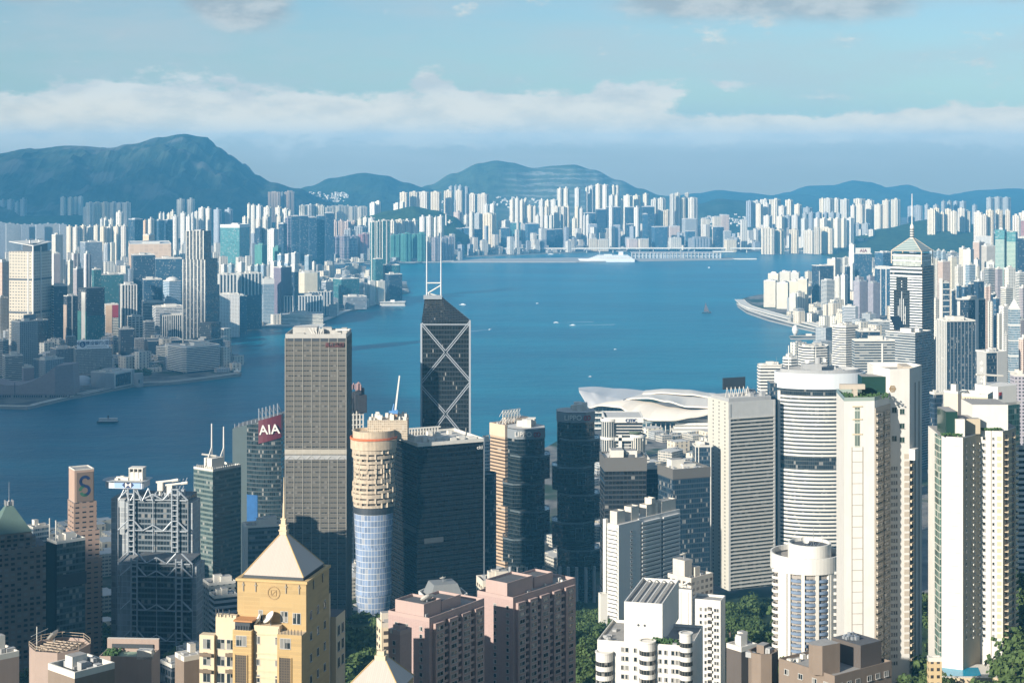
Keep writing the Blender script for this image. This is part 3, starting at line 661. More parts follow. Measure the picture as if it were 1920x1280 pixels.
row('of the second tier below the quarry', 'second tier below the quarry', 8780, F_WHITE, [(1011,1021,375),(1022,1032,377),(1033,1045,375),(1142,1152,367),(1153,1161,366),(1163,1169,375),(1170,1185,367),(1187,1200,367),(1206,1216,364)], zb=70)
row('of the third tier below the quarry', 'third tier below the quarry', 8480, F_CREAM, [(957,967,386),(968,980,386),(988,999,386),(1000,1006,387),(1013,1020,387),(1021,1028,388),(1038,1049,388),(1052,1060,388),(1061,1068,387),(1078,1086,388),(1087,1094,391)], zb=30, adj='cream-white')
row('of the fourth tier below the quarry', 'fourth tier below the quarry', 8250, F_WHITE, [(955,963,406),(967,975,406),(981,989,409),(1004,1012,405),(1021,1029,404),(1030,1037,404),(1073,1081,410),(1094,1098,404),(1099,1106,404),(1142,1150,388),(1189,1200,389)], zb=8)
row('along the old runway viaduct', 'offices along the viaduct', 8080, F_BLUE, [(952,977,418,B(adj='green-topped',mat=F_TEAL)),(977,985,420,B(mat=F_WHITE,kind='slab',adj='white')),(985,1011,420),(1016,1041,431,B(mat=F_NAVY)),(1042,1054,430,B(mat=F_NAVY)),(1053,1065,441,B(mat=F_GREY,adj='grey')),(1066,1079,445,B(mat=F_NAVY)),(1080,1100,443,B(mat=F_GREY,adj='grey')),
     (1104,1118,421,B(mat=F_GREY,adj='pale grey')),(1105,1118,448,B(mat=F_CREAM,adj='low cream',Y=7960)),(1119,1141,450,B(mat=F_CREAM,adj='low cream',Y=7960)),(1142,1152,447,B(adj='slender')),(1151,1162,423,B(mat=F_GREY,adj='grey'))], kind='glass', sp=.15, th=70, adj='blue', noun='office block', cat='building')
row('of the tall dark offices below the towers', 'tall dark offices below the towers', 8280, F_NAVY, [(1094,1116,400),(1117,1136,393),(1137,1163,389),(1172,1190,389),(1203,1227,388),(1174,1191,421),(1205,1214,402,B(Y=8050,mat=F_BLUE))], kind='glass', sp=.12, th=72, adj='tall dark', noun='office block', cat='building')
row('of the pale towers left of the green slope', 'pale towers left of the green slope', 8300, F_WHITE, [(1222,1234,374),(1235,1247,372),(1257,1264,364),(1266,1274,362),(1276,1284,371),(1285,1291,362),(1292,1307,371),(1245,1256,394,B(mat=F_CREAM)),(1257,1267,396,B(mat=F_CREAM))], zb=35, kind='comb', sp=.5)
row('before the green slope', 'mixed blocks before the green slope', 8100, F_BLUE, [(1222,1251,426,B(Y=7980)),(1252,1275,425,B(mat=F_PINK,adj='pink')),(1279,1306,411,B(mat=F_GREY,adj='grey')),(1254,1277,446,B(mat=F_WHITE,kind='slab',adj='white signboard',Y=7930)),(1175,1195,449,B(mat=F_PINK,adj='low pink',Y=7930)),(1196,1216,449,B(mat=F_CREAM,adj='low cream',Y=7930)),
     (1285,1303,434,B(Y=7980)),(1292,1331,447,B(mat=F_GREY,kind='comb',adj='low wide grey',Y=7930)),(1315,1324,410,B(mat=F_CREAM,adj='slim cream')),(1325,1331,412,B(mat=F_WHITE,adj='slim white')),(1337,1351,407,B(mat=F_CREAM,adj='cream')),(1352,1366,404,B(mat=F_PINK,adj='peach')),(1337,1357,426,B(mat=F_NAVY,Y=7980)),(1357,1370,434,B(mat=F_GREY,adj='grey',Y=7950)),(1358,1381,450,B(mat=F_CREAM,adj='low cream',Y=7900)),(1389,1400,413,B(mat=F_WHITE,adj='lone white'))], kind='glass', sp=.2, th=60, adj='blue', noun='block', cat='building')
row('of the back tier across the strait', 'back tier across the strait', 9100, F_WHITE, [(1400,1410,377,B(mat=F_GREY,adj='shaded')),(1411,1425,377),(1427,1441,374),(1443,1464,374),(1474,1486,375),(1537,1545,373),(1546,1560,372),(1562,1575,373),(1577,1591,374),(1601,1622,373),(1624,1638,376),(1671,1688,374)], zb=70, kind='comb', sp=.6)
row('of the second tier across the strait', 'second tier across the strait', 8700, F_CREAM, [(1418,1430,383),(1431,1445,383),(1460,1474,387),(1490,1503,384),(1505,1524,390,B(mat=F_GREY,adj='grey')),(1595,1605,386),(1606,1622,384),(1623,1638,385),(1640,1655,384),(1655,1670,376)], zb=50, kind='cross')
row('of the third tier across the strait', 'third tier across the strait', 8300, F_GREY, [(1432,1447,405,B(mat=F_WHITE)),(1457,1470,406,B(mat=F_WHITE)),(1471,1484,405),(1485,1500,404,B(mat=F_WHITE)),(1505,1515,401),(1517,1527,399),(1530,1540,399),(1543,1553,399),(1556,1567,399),(1569,1577,401),(1600,1616,420),(1617,1632,420)], zb=30, kind='cross', adj='pale')
row('of the fourth tier across the strait', 'fourth tier across the strait', 8000, F_WHITE, [(1503,1513,410),(1527,1537,410),(1539,1550,410),(1552,1562,410),(1564,1575,410),(1577,1586,410),(1589,1600,409)], zb=20, kind='slab', sp=.55, adj='small pale')
row('of the waterside slabs across the strait', 'waterside slabs across the strait', 7700, F_CREAM, [(1428,1451,428,B(sp=.92)),(1452,1470,431,B(sp=.6)),(1480,1497,431),(1507,1526,432,B(sp=.75)),(1527,1536,426),(1537,1562,428,B(sp=.85))], zb=4, kind='comb', sp=.7, th=30, adj='broad cream', noun='apartment slab')
row('of the cream estate behind the spired tower', 'cream estate behind the spired tower', 8000, F_CREAM, [(1740,1753,393),(1752,1760,390),(1761,1769,398),(1773,1783,392),(1784,1793,396),(1797,1808,391),(1809,1818,396),(1793,1801,403)], zb=70, kind='comb', sp=.8, th=30, adj='tall cream')
row('of the lone pair by the spire', 'grey pair by the spire', 8800, F_GREY, [(1703,1714,387),(1715,1728,386)], zb=100, kind='comb', sp=.7, adj='pale grey', noun='housing slab')
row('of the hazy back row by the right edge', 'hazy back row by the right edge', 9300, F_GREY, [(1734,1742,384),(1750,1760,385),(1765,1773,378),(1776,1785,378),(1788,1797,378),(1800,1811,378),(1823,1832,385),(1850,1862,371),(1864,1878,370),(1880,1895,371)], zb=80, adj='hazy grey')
row('of the big cream group over the green twins', 'cream group over the green twins', 6900, F_CREAM, [(1827,1840,398),(1841,1849,403),(1850,1861,394),(1868,1878,394),(1886,1893,394),(1876,1889,406),(1900,1911,404),(1912,1926,399)], zb=20, kind='comb', sp=.75, th=32, adj='tall cream')

# bright houses of the villages on the slopes: too many to count
m = MB(); rg = random.Random(3)
def slope_pt(key, p, y):
    h, Yr = HILLS[key]; return h(p * 1.0, y)
hk = list(HILLS)
for (a, b_, k0, n, ya, yb) in ((560, 600, 1, 40, .55, .72), (600, 672, 1, 90, .35, .62), (585, 625, 1, 50, .2, .4), (1300, 1372, 5, 60, .3, .6), (800, 870, 2, 40, .15, .35), (930, 1010, 2, 60, .1, .35)):
    h, Yr = HILLS[hk[k0]]
    for i in range(n):
        p = rg.uniform(a, b_); y = Yr - (Yr * .12) * (1 - rg.uniform(ya, yb))
        m.cbox(X(p, Yr), y, h(p, y) - 3, rg.uniform(8, 22), rg.uniform(8, 14), rg.uniform(7, 15), rg.uniform(0, 1.5))
tag(m.build('hillside_houses', F_WHITE), 'scattered white village houses on the far green hillsides', 'houses', kind='stuff')
# ------------------------------------------------------------------ lettering
def text(s, size, mat, parent, loc, face='R', name='lettering', ext=.3, align='CENTER', vertical=False):
    obs = []
    for k, ch in enumerate(s if vertical else [s]):
        cu = bpy.data.curves.new('lettering', 'FONT'); cu.body = ch; cu.size = size; cu.extrude = ext; cu.align_x = align; cu.align_y = 'CENTER'
        cu.offset = size * .012
        o = bpy.data.objects.new('lettering', cu); COL.objects.link(o); bpy.context.view_layer.update()
        me = bpy.data.meshes.new_from_object(o.evaluated_get(bpy.context.evaluated_depsgraph_get()))
        bpy.data.objects.remove(o); me.materials.clear(); me.materials.append(mat)
        q = bpy.data.objects.new(name, me); COL.objects.link(q); q.parent = parent
        q.location = (loc[0], loc[1], loc[2] - k * size * 1.15)
        q.rotation_euler = (R(90), 0, 0 if face == 'R' else R(-90) if face == 'L' else face)
        obs.append(q)
    return obs

S_WARM = facade('mid_warm_tower', (.62, .55, .45), (.06, .065, .07), 3.6, 3.2, (.2, .8), (.3, .78), .2)
S_STRIPE = facade('mid_white_stripe', (.66, .64, .58), (.03, .04, .05), 4.6, 3.6, (.40, 1.0), (0, 1), .15, var=.4)
S_GRIDD = facade('mid_dark_grid', (.10, .11, .12), (.02, .03, .04), 2.6, 3.7, (.12, .88), (.2, .9), .12)
S_GRIDG = facade('mid_grey_grid', (.26, .28, .29), (.03, .04, .05), 4.2, 3.6, (.28, .72), (.3, .75), .2)
S_CREAM = facade('mid_cream_residence', (.74, .68, .56), (.11, .10, .09), 3.3, 3.1, (.2, .7), (.28, .74), .25, light=.4)
S_CREAM2 = facade('mid_pale_residence', (.70, .66, .58), (.09, .09, .09), 4.4, 3.1, (.3, .8), (.28, .74), .25, light=.4)
S_MAUVE = facade('mid_mauve_residence', (.40, .36, .37), (.07, .07, .085), 3.2, 3.0, (.2, .75), (.25, .75), .25)
S_GREYB = facade('mid_grey_band', (.40, .41, .41), (.035, .05, .065), 6.0, 3.5, (0, 1), (.42, .95), .15, var=.35)
S_WHITEB = facade('mid_white_band', (.68, .66, .61), (.03, .04, .05), 6.0, 3.6, (0, 1), (.48, .95), .15, var=.35)
S_BLUEG = facade('mid_blue_glass', (.05, .09, .13), (.022, .065, .11), 1.8, 3.9, (.06, .94), (.22, .96), .08, var=.3)
S_NAVYG = facade('mid_navy_glass', (.035, .06, .085), (.018, .04, .065), 1.6, 3.9, (.08, .92), (.25, .96), .10, var=.3)
S_TEALG = facade('mid_teal_glass', (.06, .16, .16), (.03, .12, .13), 2.0, 3.9, (.05, .95), (.2, .96), .08, var=.35)
S_GREENG = facade('mid_green_glass', (.50, .56, .46), (.12, .24, .20), 2.2, 3.6, (.05, .95), (.4, .95), .1, var=.35)
S_PURP = facade('mid_purple_slab', (.19, .16, .20), (.06, .05, .07), 2.2, 3.2, (.3, .7), (.2, .8), .3)
S_PINK = facade('mid_pink_residence', (.60, .46, .38), (.09, .07, .07), 3.2, 3.0, (.2, .7), (.28, .74), .25)
S_TERRA = facade('tiled_hall_wall', (.34, .27, .26), (.30, .24, .23), 5.0, 3.0, (.02, .98), (.03, .97), .8, light=0, var=.06)
S_GLASSW = facade('mid_pale_glass', (.44, .49, .51), (.10, .17, .22), 1.8, 3.7, (.06, .94), (.35, .95), .1, var=.4)
T = tower

# ---- Tsim Sha Tsui, near shore ----
def masterpiece():
    t, L, D, h = start('residential_tower', 'cream skyscraper with a notched winged roof at the left edge, above the harbour', 'tower', (17, 62, 97), 3750, 472, 72, zb=4)
    wm = facade('notched_tower_wall', (.60, .53, .42), (.10, .09, .08), 7.0, 6.6, (.22, .72), (.36, .72), .3, light=.3)
    m = MB(); m.box(0, L*.40, 0, D, 0, h, 0, 1); m.build('wall', [wm, ROOF], t)
    m = MB(); m.box(L*.40, L, 0, D*.55, 0, h - 1.5, 0, 1); m.build('wall', [wm, ROOF], t)
    m = MB()
    m.box(-1.2, 1.2, -1.2, 1.2, 0, h + 14); m.box(-1.2, .3, D*.18, D*.22, 0, h); m.box(L*.38, L*.42, -1.4, .2, 0, h + 10)
    m.build('corner_pier', WHITE, t)
    for z in (h*.72, h*.40):
        m = MB(); ring(m, grow([(0, 0), (L, 0), (L, D*.55), (L*.4, D*.56), (L*.4, D), (0, D)], .35), z, z + 4, .8); m.build('refuge_floor', STEELD, t)
    m = MB(); m.face([(0, 0, h + 13), (-.5, D, h + 22), (L, D*.6, h + 22), (L, 0, h + 19)]); m.face([(0, 0, h + 11.5), (L, 0, h + 17.5), (L, D*.6, h + 20.5), (-.5, D, h + 20.5)])
    for a, b in (((0, 0, 11.5, 13), (-.5, D, 20.5, 22)), ((L, 0, 17.5, 19), (0, 0, 11.5, 13)), ((L, D*.6, 20.5, 22), (L, 0, 17.5, 19)), ((-.5, D, 20.5, 22), (L, D*.6, 20.5, 22))):
        m.face([(a[0], a[1], h + a[2]), (b[0], b[1], h + b[2]), (b[0], b[1], h + b[3]), (a[0], a[1], h + a[3])])
    m.build('winged_roof', WHITE, t)
    m = MB(); m.box(L*.1, L*.9, D*.1, D*.5, h, h + 17); m.build('plant_room', STEELD, t)
    m = MB(); m.box(L*.05, L*.45, D*.3, D*.34, h + 25, h + 26.5); m.box(L*.22, L*.26, D*.3, D*.34, h + 17, h + 25); m.build('gondola_arm', WHITE, t)
    m = MB(); m.box(L*.55, L*.95, D*.3, D*.34, h + 24, h + 25.5); m.box(L*.72, L*.76, D*.3, D*.34, h + 17, h + 24); m.build('gondola_arm', WHITE, t)
masterpiece()
def rosewood():
    t, L, D, h = start('stepped_skyscraper', 'dark stepped skyscraper with white vertical stripes on the far promenade', 'tower', (343, 384, 408), 3560, 487, 62, zb=4)
    zz = lambda py: Z(py, 3560) - 4
    m = MB(); m.box(0, L, 0, D, 0, h, 0, 1); m.build('wall', [S_GRIDD, ROOFD], t)
    m = MB(); m.box(L*.02, L*.62, D*.08, D*.86, h, zz(434), 0, 1); m.build('upper_tower', [S_GRIDD, ROOFD], t)
    m = MB(); m.box(L, L*1.32, D*.1, D*.7, 0, zz(538), 0, 1); m.build('side_tower', [S_GRIDD, ROOFD], t)
    for z0, z1, y0, y1, xo in ((0, h, 0, D, 0), (h, zz(434) + 2, D*.08, D*.86, L*.02)):
        m = MB(); n = max(4, int((y1 - y0) / 7.2))
        for i in range(n + 1):
            y = y0 + (y1 - y0) * i / n; m.box(xo - .6, xo + .2, y - .95, y + .95, z0, z1)
        m.build('fin', OFFW, t)
    m = MB(); ring(m, grow([(0, 0), (L, 0), (L, D), (0, D)], .4), h*.64, h*.64 + 5, .8); m.build('refuge_floor', STEELD, t)
    m = MB(); m.box(L*.2, L*.5, D*.3, D*.6, zz(434), zz(431)); m.build('plant_room', GREYC, t)
rosewood()
t, L, D, h = T('dark stepped podium building below the striped skyscraper', (345, 385, 418), 3500, 640, S_GRIDD, 50, 'podium_building', 'building', ROOFD, 4, clutter=10)
m = MB(); m.box(L*.45, L, D*.1, D*.7, h, h + 34, 0, 1); m.build('upper_block', [S_GRIDD, ROOFD], t)
# waterfront hotel with white balconies
def bandhotel(label, cols, Y, top, th, zb, depth=None, mat=S_NAVYG, bm=WHITE, flo=3.5, bh=1.5, out=1.0, name='hotel', cat='hotel', ch=.08, crown=0):
    t, L, D, h = start(name, label, cat, cols, Y, top, th, zb, depth)
    pts = rect(L, D, ch * min(L, D)); m = MB(); m.prism(pts, 0, h, 0, 1); m.build('wall', [mat, ROOFL], t)
    m = MB(); slabs(m, pts, 4, h + .4, flo, bh, out); m.build('spandrel', bm, t)
    roofkit(t, pts, h, random.Random(label), OFFW, 1.2, 2, None, 0, 8)
    if crown: m = MB(); ring(m, grow(pts, out + .3), h - crown, h + 1.5, 1.5); m.build('crown', bm, t)
    return t, L, D, h
bandhotel('long low hotel with white balcony bands on the far waterfront', (312, 345, 415), 3420, 652, 55, 4)
t, L, D, h = T('low pale terrace-roofed wing beside the banded waterfront hotel', (288, 325, 352), 3560, 652, S_WHITEB, 45, 'hotel_wing', 'building', ROOFL, 4, clutter=14, ch=.2)
# bank building with the long billboard
t, L, D, h = T('grey gridded block carrying a long white rooftop billboard', (137, 142, 210), 3420, 655, facade('mid_bank_grid', (.20, .23, .25), (.03, .05, .065), 2.6, 3.3, (.2, .8), (.25, .8), .12), 84, 'bank_building', 'building', ROOFD, 4)
m = MB(); m.box(2, L - 6, -1.2, .2, h + .5, h + 18); b = m.build('billboard', plain('billboard_white', (.62, .70, .74), .6), t)
m = MB(); m.lathe([(5.6, -.1), (5.6, .35), (3.4, .35), (3.4, -.1)], 20); e = m.build('emblem', NAVY, b); e.location = (13, -1.4, h + 9.5); e.rotation_euler = (R(90), 0, 0)
text('中国建设银行(亚洲)', 8.6, NAVY, b, (L*.55, -1.3, h + 11))
m = MB(); m.box(L*.3, L*.86, -1.45, -1.2, h + 3.6, h + 4.6); m.build('underline', NAVY, b)
T('pale-cornered office block left of the long billboard', (94, 105, 140), 3440, 655, facade('mid_slate_grid', (.18, .21, .24), (.03, .045, .06), 3.0, 3.4, (.2, .8), (.25, .8), .15), 70, 'office_block', 'building', ROOF, 4, clutter=16)
t, L, D, h = T('slate tower with punched square windows under a rooftop sign', (21, 37, 72), 3420, 604, S_GRIDG, 66, zb=4, ant=1)
m = MB(); m.box(L*.35, L*1.0, D*.3, D*.34, h + 2, h + 13); b = m.build('sign_board', plain('slate_sign', (.16, .20, .23), .5), t)
T('dark tower standing behind the slate punched-window tower', (56, 70, 91), 3640, 602, S_GRIDD, 60, zb=4)
t, L, D, h = T('black tower with white notched left edge beside the cream skyscraper', (97, 101, 127), 3800, 537, S_GRIDD, 80, zb=4, band=None)
m = MB(); [m.box(-1.2, .2, .5, D - .5, z, z + 2.2) for z in range(6, int(h), 6)]; m.build('spandrel', WHITE, t)
t, L, D, h = T('dark tower with one peach strip and one white strip', (119, 126, 146), 3720, 556, S_GRIDD, 70, zb=4)
m = MB(); m.box(-1.0, .2, 1, D*.9, 0, h - 18); m.build('stair_strip', facade('peach_strip', (.66, .50, .38), (.3, .2, .15), 4, 3.2, (.35, .65), (.3, .7)), t)
m = MB(); m.box(L*.42, L*.52, -.8, .2, 0, h + 4); m.build('corner_strip', WHITE, t)
def greennet():
    t, L, D, h = start('unfinished_tower', 'black-topped unfinished tower wrapped lower down in green netting', 'tower', (146, 162, 196), 3640, 541, 60, zb=4)
    m = MB(); m.box(0, L, 0, D, 0, h, 0, 1); m.build('wall', [S_GRIDD, ROOFD], t)
    m = MB(); m.box(-.8, .2, D*.1, D*.55, 0, h - 8); m.build('hoist_strip', OFFW, t)
    m = MB(); m.box(-.9, .2, D*.6, D, 0, h*.68); m.box(-.9, .2, 0, D*.1, 0, h*.68); m.build('netting', F_NETG, t)
    m = MB(); m.box(2, L + .8, -.8, .2, h*.18, h*.62); m.build('glazing', S_TEALG, t)
    m = MB(); m.box(-8, L, -9, D, 0, h*.16, 0, 1); m.build('podium', [S_GREYB, ROOF], t)
greennet()
T('pink slim tower at the far left edge behind the cream skyscraper', (-6, 4, 18), 4000, 492, S_PINK, 50, zb=4)
T('pale low tower at the far left edge below the pink tower', (-8, 0, 16), 3800, 560, S_CREAM, 50, zb=4)
T('grey curved block at the lower left edge of the far shore', (-12, 2, 20), 3400, 640, S_GREYB, 60, zb=4, ch=.25)
T('small cream tower just right of the cream skyscraper roof', (97, 104, 118), 4700, 441, S_CREAM, 50, zb=4)
t, L, D, h = T('slate tower with white-edged left side near the twin towers', (98, 101, 113), 4400, 476, S_MAUVE, 80, zb=4); m = MB(); m.box(-.6, .2, .2, D-.2, 0, h); m.build('edge_strip', WHITE, t)
for i, (a, b_, y) in enumerate(((134, 150, 476), (157, 171, 477))):
    t, L, D, h = T(('left' if i == 0 else 'right') + ' of the twin slate towers with white stripes and caps', (a, a + 5, b_), 4300, y, S_MAUVE, 62, zb=4, group='twin slate towers')
    m = MB(); m.box(-.7, .2, D*.3, D*.8, 0, h); m.box(L*.5, L*.62, -.7, .2, 0, h); m.build('white_strip', WHITE, t)
    m = MB(); m.box(L*.3, L*.7, D*.3, D*.7, h, h + 8); m.build('roof_cap', WHITE, t)
T('small cream tower before the twin slate towers', (127, 131, 138), 4150, 490, S_CREAM, 55, zb=4); T('low mauve tower before the twin slate towers', (137, 144, 156), 4000, 505, S_MAUVE, 55, zb=4)
T('broad teal-netted block left of the navy slab', (176, 186, 232), 4200, 516, facade('teal_net', (.05, .16, .16), (.03, .11, .12), 3.0, 3.4, (.1, .9), (.2, .9), .5), 72, zb=4)
T('green glass wing beside the broad teal block', (172, 176, 190), 4150, 506, S_TEALG, 75, zb=4)
T('very dark navy slab left of the striped skyscraper', (246, 250, 291), 4300, 479, S_NAVYG, 80, zb=4); T('wide teal slab behind the navy slab', (288, 292, 342), 4500, 486, F_BLUE, 80, zb=4, depth=40)
T('dark blue glass block before the teal slab', (267, 270, 304), 4050, 525, S_BLUEG, 80, zb=4)
t, L, D, h = T('pale speckled hotel with a rounded roof left of the striped skyscraper', (304, 314, 342), 4000, 528, S_GLASSW, 70, zb=4, ch=.15); m = MB(); m.lathe([(L*.42, 0), (L*.38, 5), (L*.2, 9), (0, 10)], 20, L/2, D/2); m.build('domed_roof', OFFW, t).location = (0, 0, h)
t, L, D, h = T('square white tower of upright fins standing on stilts', (224, 229, 256), 3900, 535, S_GRIDD, 66, zb=4, ch=.1, trim=WHITE)
m = MB(); fins(m, L, D, 8, h + 1, 6.3, 2.6, 1.0, 'RLB'); m.build('fin', WHITE, t)
t, L, D, h = T('low white block with big square window grid', (238, 240, 269), 3750, 595, facade('big_square_grid', (.68, .64, .56), (.02, .025, .03), 8.0, 5.2, (.16, .84), (.22, .8), .15), 82, 'office_block', 'building', zb=4)
T('dark ribbed block left of the white window-grid block', (222, 226, 252), 3620, 618, S_GRIDD, 70, 'office_block', 'building', ROOFD, 4); T('grey block right of the white window-grid block', (268, 272, 290), 3720, 604, S_GREYB, 70, 'office_block', 'building', zb=4)
T('slate museum block with a wide flat roof on the far shore', (270, 278, 342), 3650, 640, S_NAVYG, 70, 'museum', 'building', ROOF, 4, clutter=12)
t, L, D, h = T('small low block with a bright red and yellow hoarding', (196, 198, 222), 3850, 572, S_WHITEB, 80, 'shop_building', 'building', zb=4); m = MB(); m.box(L*.02, L*.5, -.8, .2, h*.3, h); m.build('hoarding', F_PEACH, t); m = MB(); m.box(L*.52, L, -.8, .2, h*.72, h); m.build('sign_board', RED, t)
T('white curve-roofed station shed left of the striped skyscraper', (285, 292, 345), 3900, 577, S_WHITEB, 75, 'hall', 'building', ROOFL, 4); T('long low slate block behind the station shed', (266, 268, 326), 4000, 568, S_GREYB, 82, 'low_block', 'building', zb=4)
T('cream block with upright slots below the station shed', (300, 304, 344), 3780, 592, S_STRIPE, 80, 'office_block', 'building', zb=4)
# right of the striped skyscraper
t, L, D, h = T('white-ribbed broad office block right of the striped skyscraper', (408, 412, 444), 4250, 516, S_NAVYG, 80, 'office_block', 'building', ROOF, 4); m = MB(); fins(m, L, D, 6, h + 2, 8.5, 3.6, 1.2, 'RL'); m.build('fin', WHITE, t)
t, L, D, h = T('blue-shaded office block with short white ribs at its top', (443, 452, 491), 4300, 514, S_NAVYG, 62, 'office_block', 'building', ROOFD, 4); m = MB(); fins(m, L, D, h*.62, h + 1, 8.5, 3.0, 1.0, 'LR'); m.build('fin', WHITE, t)
T('low cream grid hotel in front of the white-ribbed block', (408, 411, 449), 4120, 553, facade('cream_fine_grid', (.72, .67, .58), (.2, .18, .16), 3.6, 3.3, (.25, .8), (.3, .8), .3), 82, 'hotel', 'hotel', ROOFL, 4); T('blue block behind the low cream grid hotel', (447, 450, 463), 4180, 556, F_BLUE, 70, 'office_block', 'building', zb=4)
T('blocky tower with a white cap above blue glass', (491, 494, 514), 4450, 524, S_GLASSW, 75, zb=4, crown=(WHITE, 12)); T('dark purple slab tower among the waterside blocks', (513, 527, 547), 4500, 502, S_PURP, 55, zb=4)
T('blue-shaded slab left of the round white tower', (547, 552, 560), 4500, 510, F_NAVY, 60, zb=4); T('round-cornered white residence by the far bay', (557, 565, 601), 4650, 512, S_CREAM, 72, zb=4, ch=.2)
def hhfins(label, cols, Y, top, th, zb):
    t, L, D, h = T(label, cols, Y, top, S_NAVYG, th, 'office_block', 'building', ROOFD, zb, clutter=12, n=3)
    m = MB(); fins(m, L, D, 3, h + 1, 7.6, 3.0, 1.1, 'RL'); m.build('fin', plain('fin_grey', (.55, .55, .52), .7), t); return t, L, D, h
hhfins('long low block of pale upright fins on the far pier', (527, 533, 604), 4500, 556, 78, 4)
hhfins('taller finned wing behind the long finned block', (572, 580, 624), 4650, 548, 70, 4)
T('long white freight shed at the water below the finned block', (525, 527, 606), 4430, 591, S_WHITEB, 86, 'freight_shed', 'building', ROOFL, 4, depth=40)
T('wide teal glass waterside building with a pale flat roof', (624, 640, 674), 4950, 524, S_TEALG, 66, 'office_block', 'building', ROOFL, 4); T('stepped white-topped block left of the teal waterside building', (603, 611, 625), 4900, 529, S_GREYB, 60, 'office_block', 'building', ROOFL, 4)
for i, (a, b_, y) in enumerate(((670, 682, 531), (683, 690, 533), (690, 704, 528), (705, 722, 528))): T(['grey','small grey','pale','round pale'][i] + f' waterside apartment block, {ORD[i]} in the row beside the tall dark towers', (a, a + 4, b_), 5050, y, S_CREAM2, 60, 'apartment_block', 'building', zb=4, group='waterside apartment blocks', clutter=2, n=1)
T('low grey exhibition shed along the far quay', (643, 650, 688), 4880, 557, S_GREYB, 75, 'shed', 'building', ROOF, 4)
# tall dark waterside towers
def landmark():
    for i, (a, c, b_, y) in enumerate(((694, 698, 708, 417), (704, 708, 716, 416), (714, 718, 731, 414))):
        t, L, D, h = T(['left','middle','right'][i] + ' of three joined dark glass towers with white edge stripes on the bay', (a, c, b_), 5250, y, S_TEALG, 55, 'residential_tower', 'tower', ROOFD, 4, group='three joined dark towers', clutter=2, n=1)
        m = MB(); m.box(-.9, .2, D*.1, D*.32, 0, h + 3); m.box(L*.45, L*.6, -.9, .2, 0, h + 2); m.build('edge_stripe', OFFW, t)
landmark()
T('dark teal glass block before the three joined towers', (699, 704, 718), 5150, 486, S_TEALG, 70, zb=4); T('broad teal curved hotel right of the three joined towers', (714, 722, 751), 5180, 498, S_TEALG, 72, 'hotel', 'hotel', ROOF, 4, ch=.12)
T('dark lower wing of the teal curved hotel', (722, 730, 754), 5100, 515, S_NAVYG, 70, 'hotel_wing', 'building', ROOFD, 4)
for i, (a, b_, y, yy) in enumerate(((520, 534, 478, 5500), (534, 547, 477, 5480), (546, 560, 475, 5450), (571, 586, 480, 5400), (507, 520, 491, 5250), (520, 533, 492, 5200), (533, 546, 494, 5150), (545, 560, 497, 5100), (585, 593, 492, 5150), (488, 500, 497, 5250), (400, 410, 494, 5200), (414, 426, 497, 5100), (428, 440, 496, 5150), (445, 460, 493, 5200), (464, 476, 500, 5000), (477, 489, 498, 5050))):
    T(f'small pale estate tower, {ORD[i]} of the cluster behind the finned pier block', (a, a + (b_ - a)*.5, b_), yy, y, S_CREAM2 if i % 3 else S_GLASSW, 45, 'apartment_tower', 'tower', zb=4, group='estate towers behind the finned block', clutter=0, n=1)
T('very large teal glass block with an overhanging white roof slab', (413, 449, 468), 6300, 422, F_TEAL, 30, 'office_block', 'building', zb=4, crown=(WHITE, 10), n=1)
t, L, D, h = T('wide peach-coloured hall with a pink front block', (241, 243, 321), 5900, 458, F_PEACH, 86, 'hall', 'building', ROOFL, 4, depth=90, clutter=4); m = MB(); m.box(10, 76, -30, -.2, 0, h*.55); m.build('front_block', F_NETP, t)
T('round banded control building left of the peach hall', (192, 199, 209), 5700, 458, S_WHITEB, 60, 'office_block', 'building', zb=4, ch=.3); T('pale tower block beside the round banded building', (206, 209, 216), 5750, 456, S_CREAM, 60, 'office_block', 'building', zb=4)
T('low wide building under the bright row', (150, 160, 192), 5900, 455, S_GREYB, 70, 'low_block', 'building', zb=4)
T('cream pavilion on the roofline of the peach hall', (268, 279, 290), 6300, 441, F_PEACH, 60, 'low_block', 'building', zb=4); 

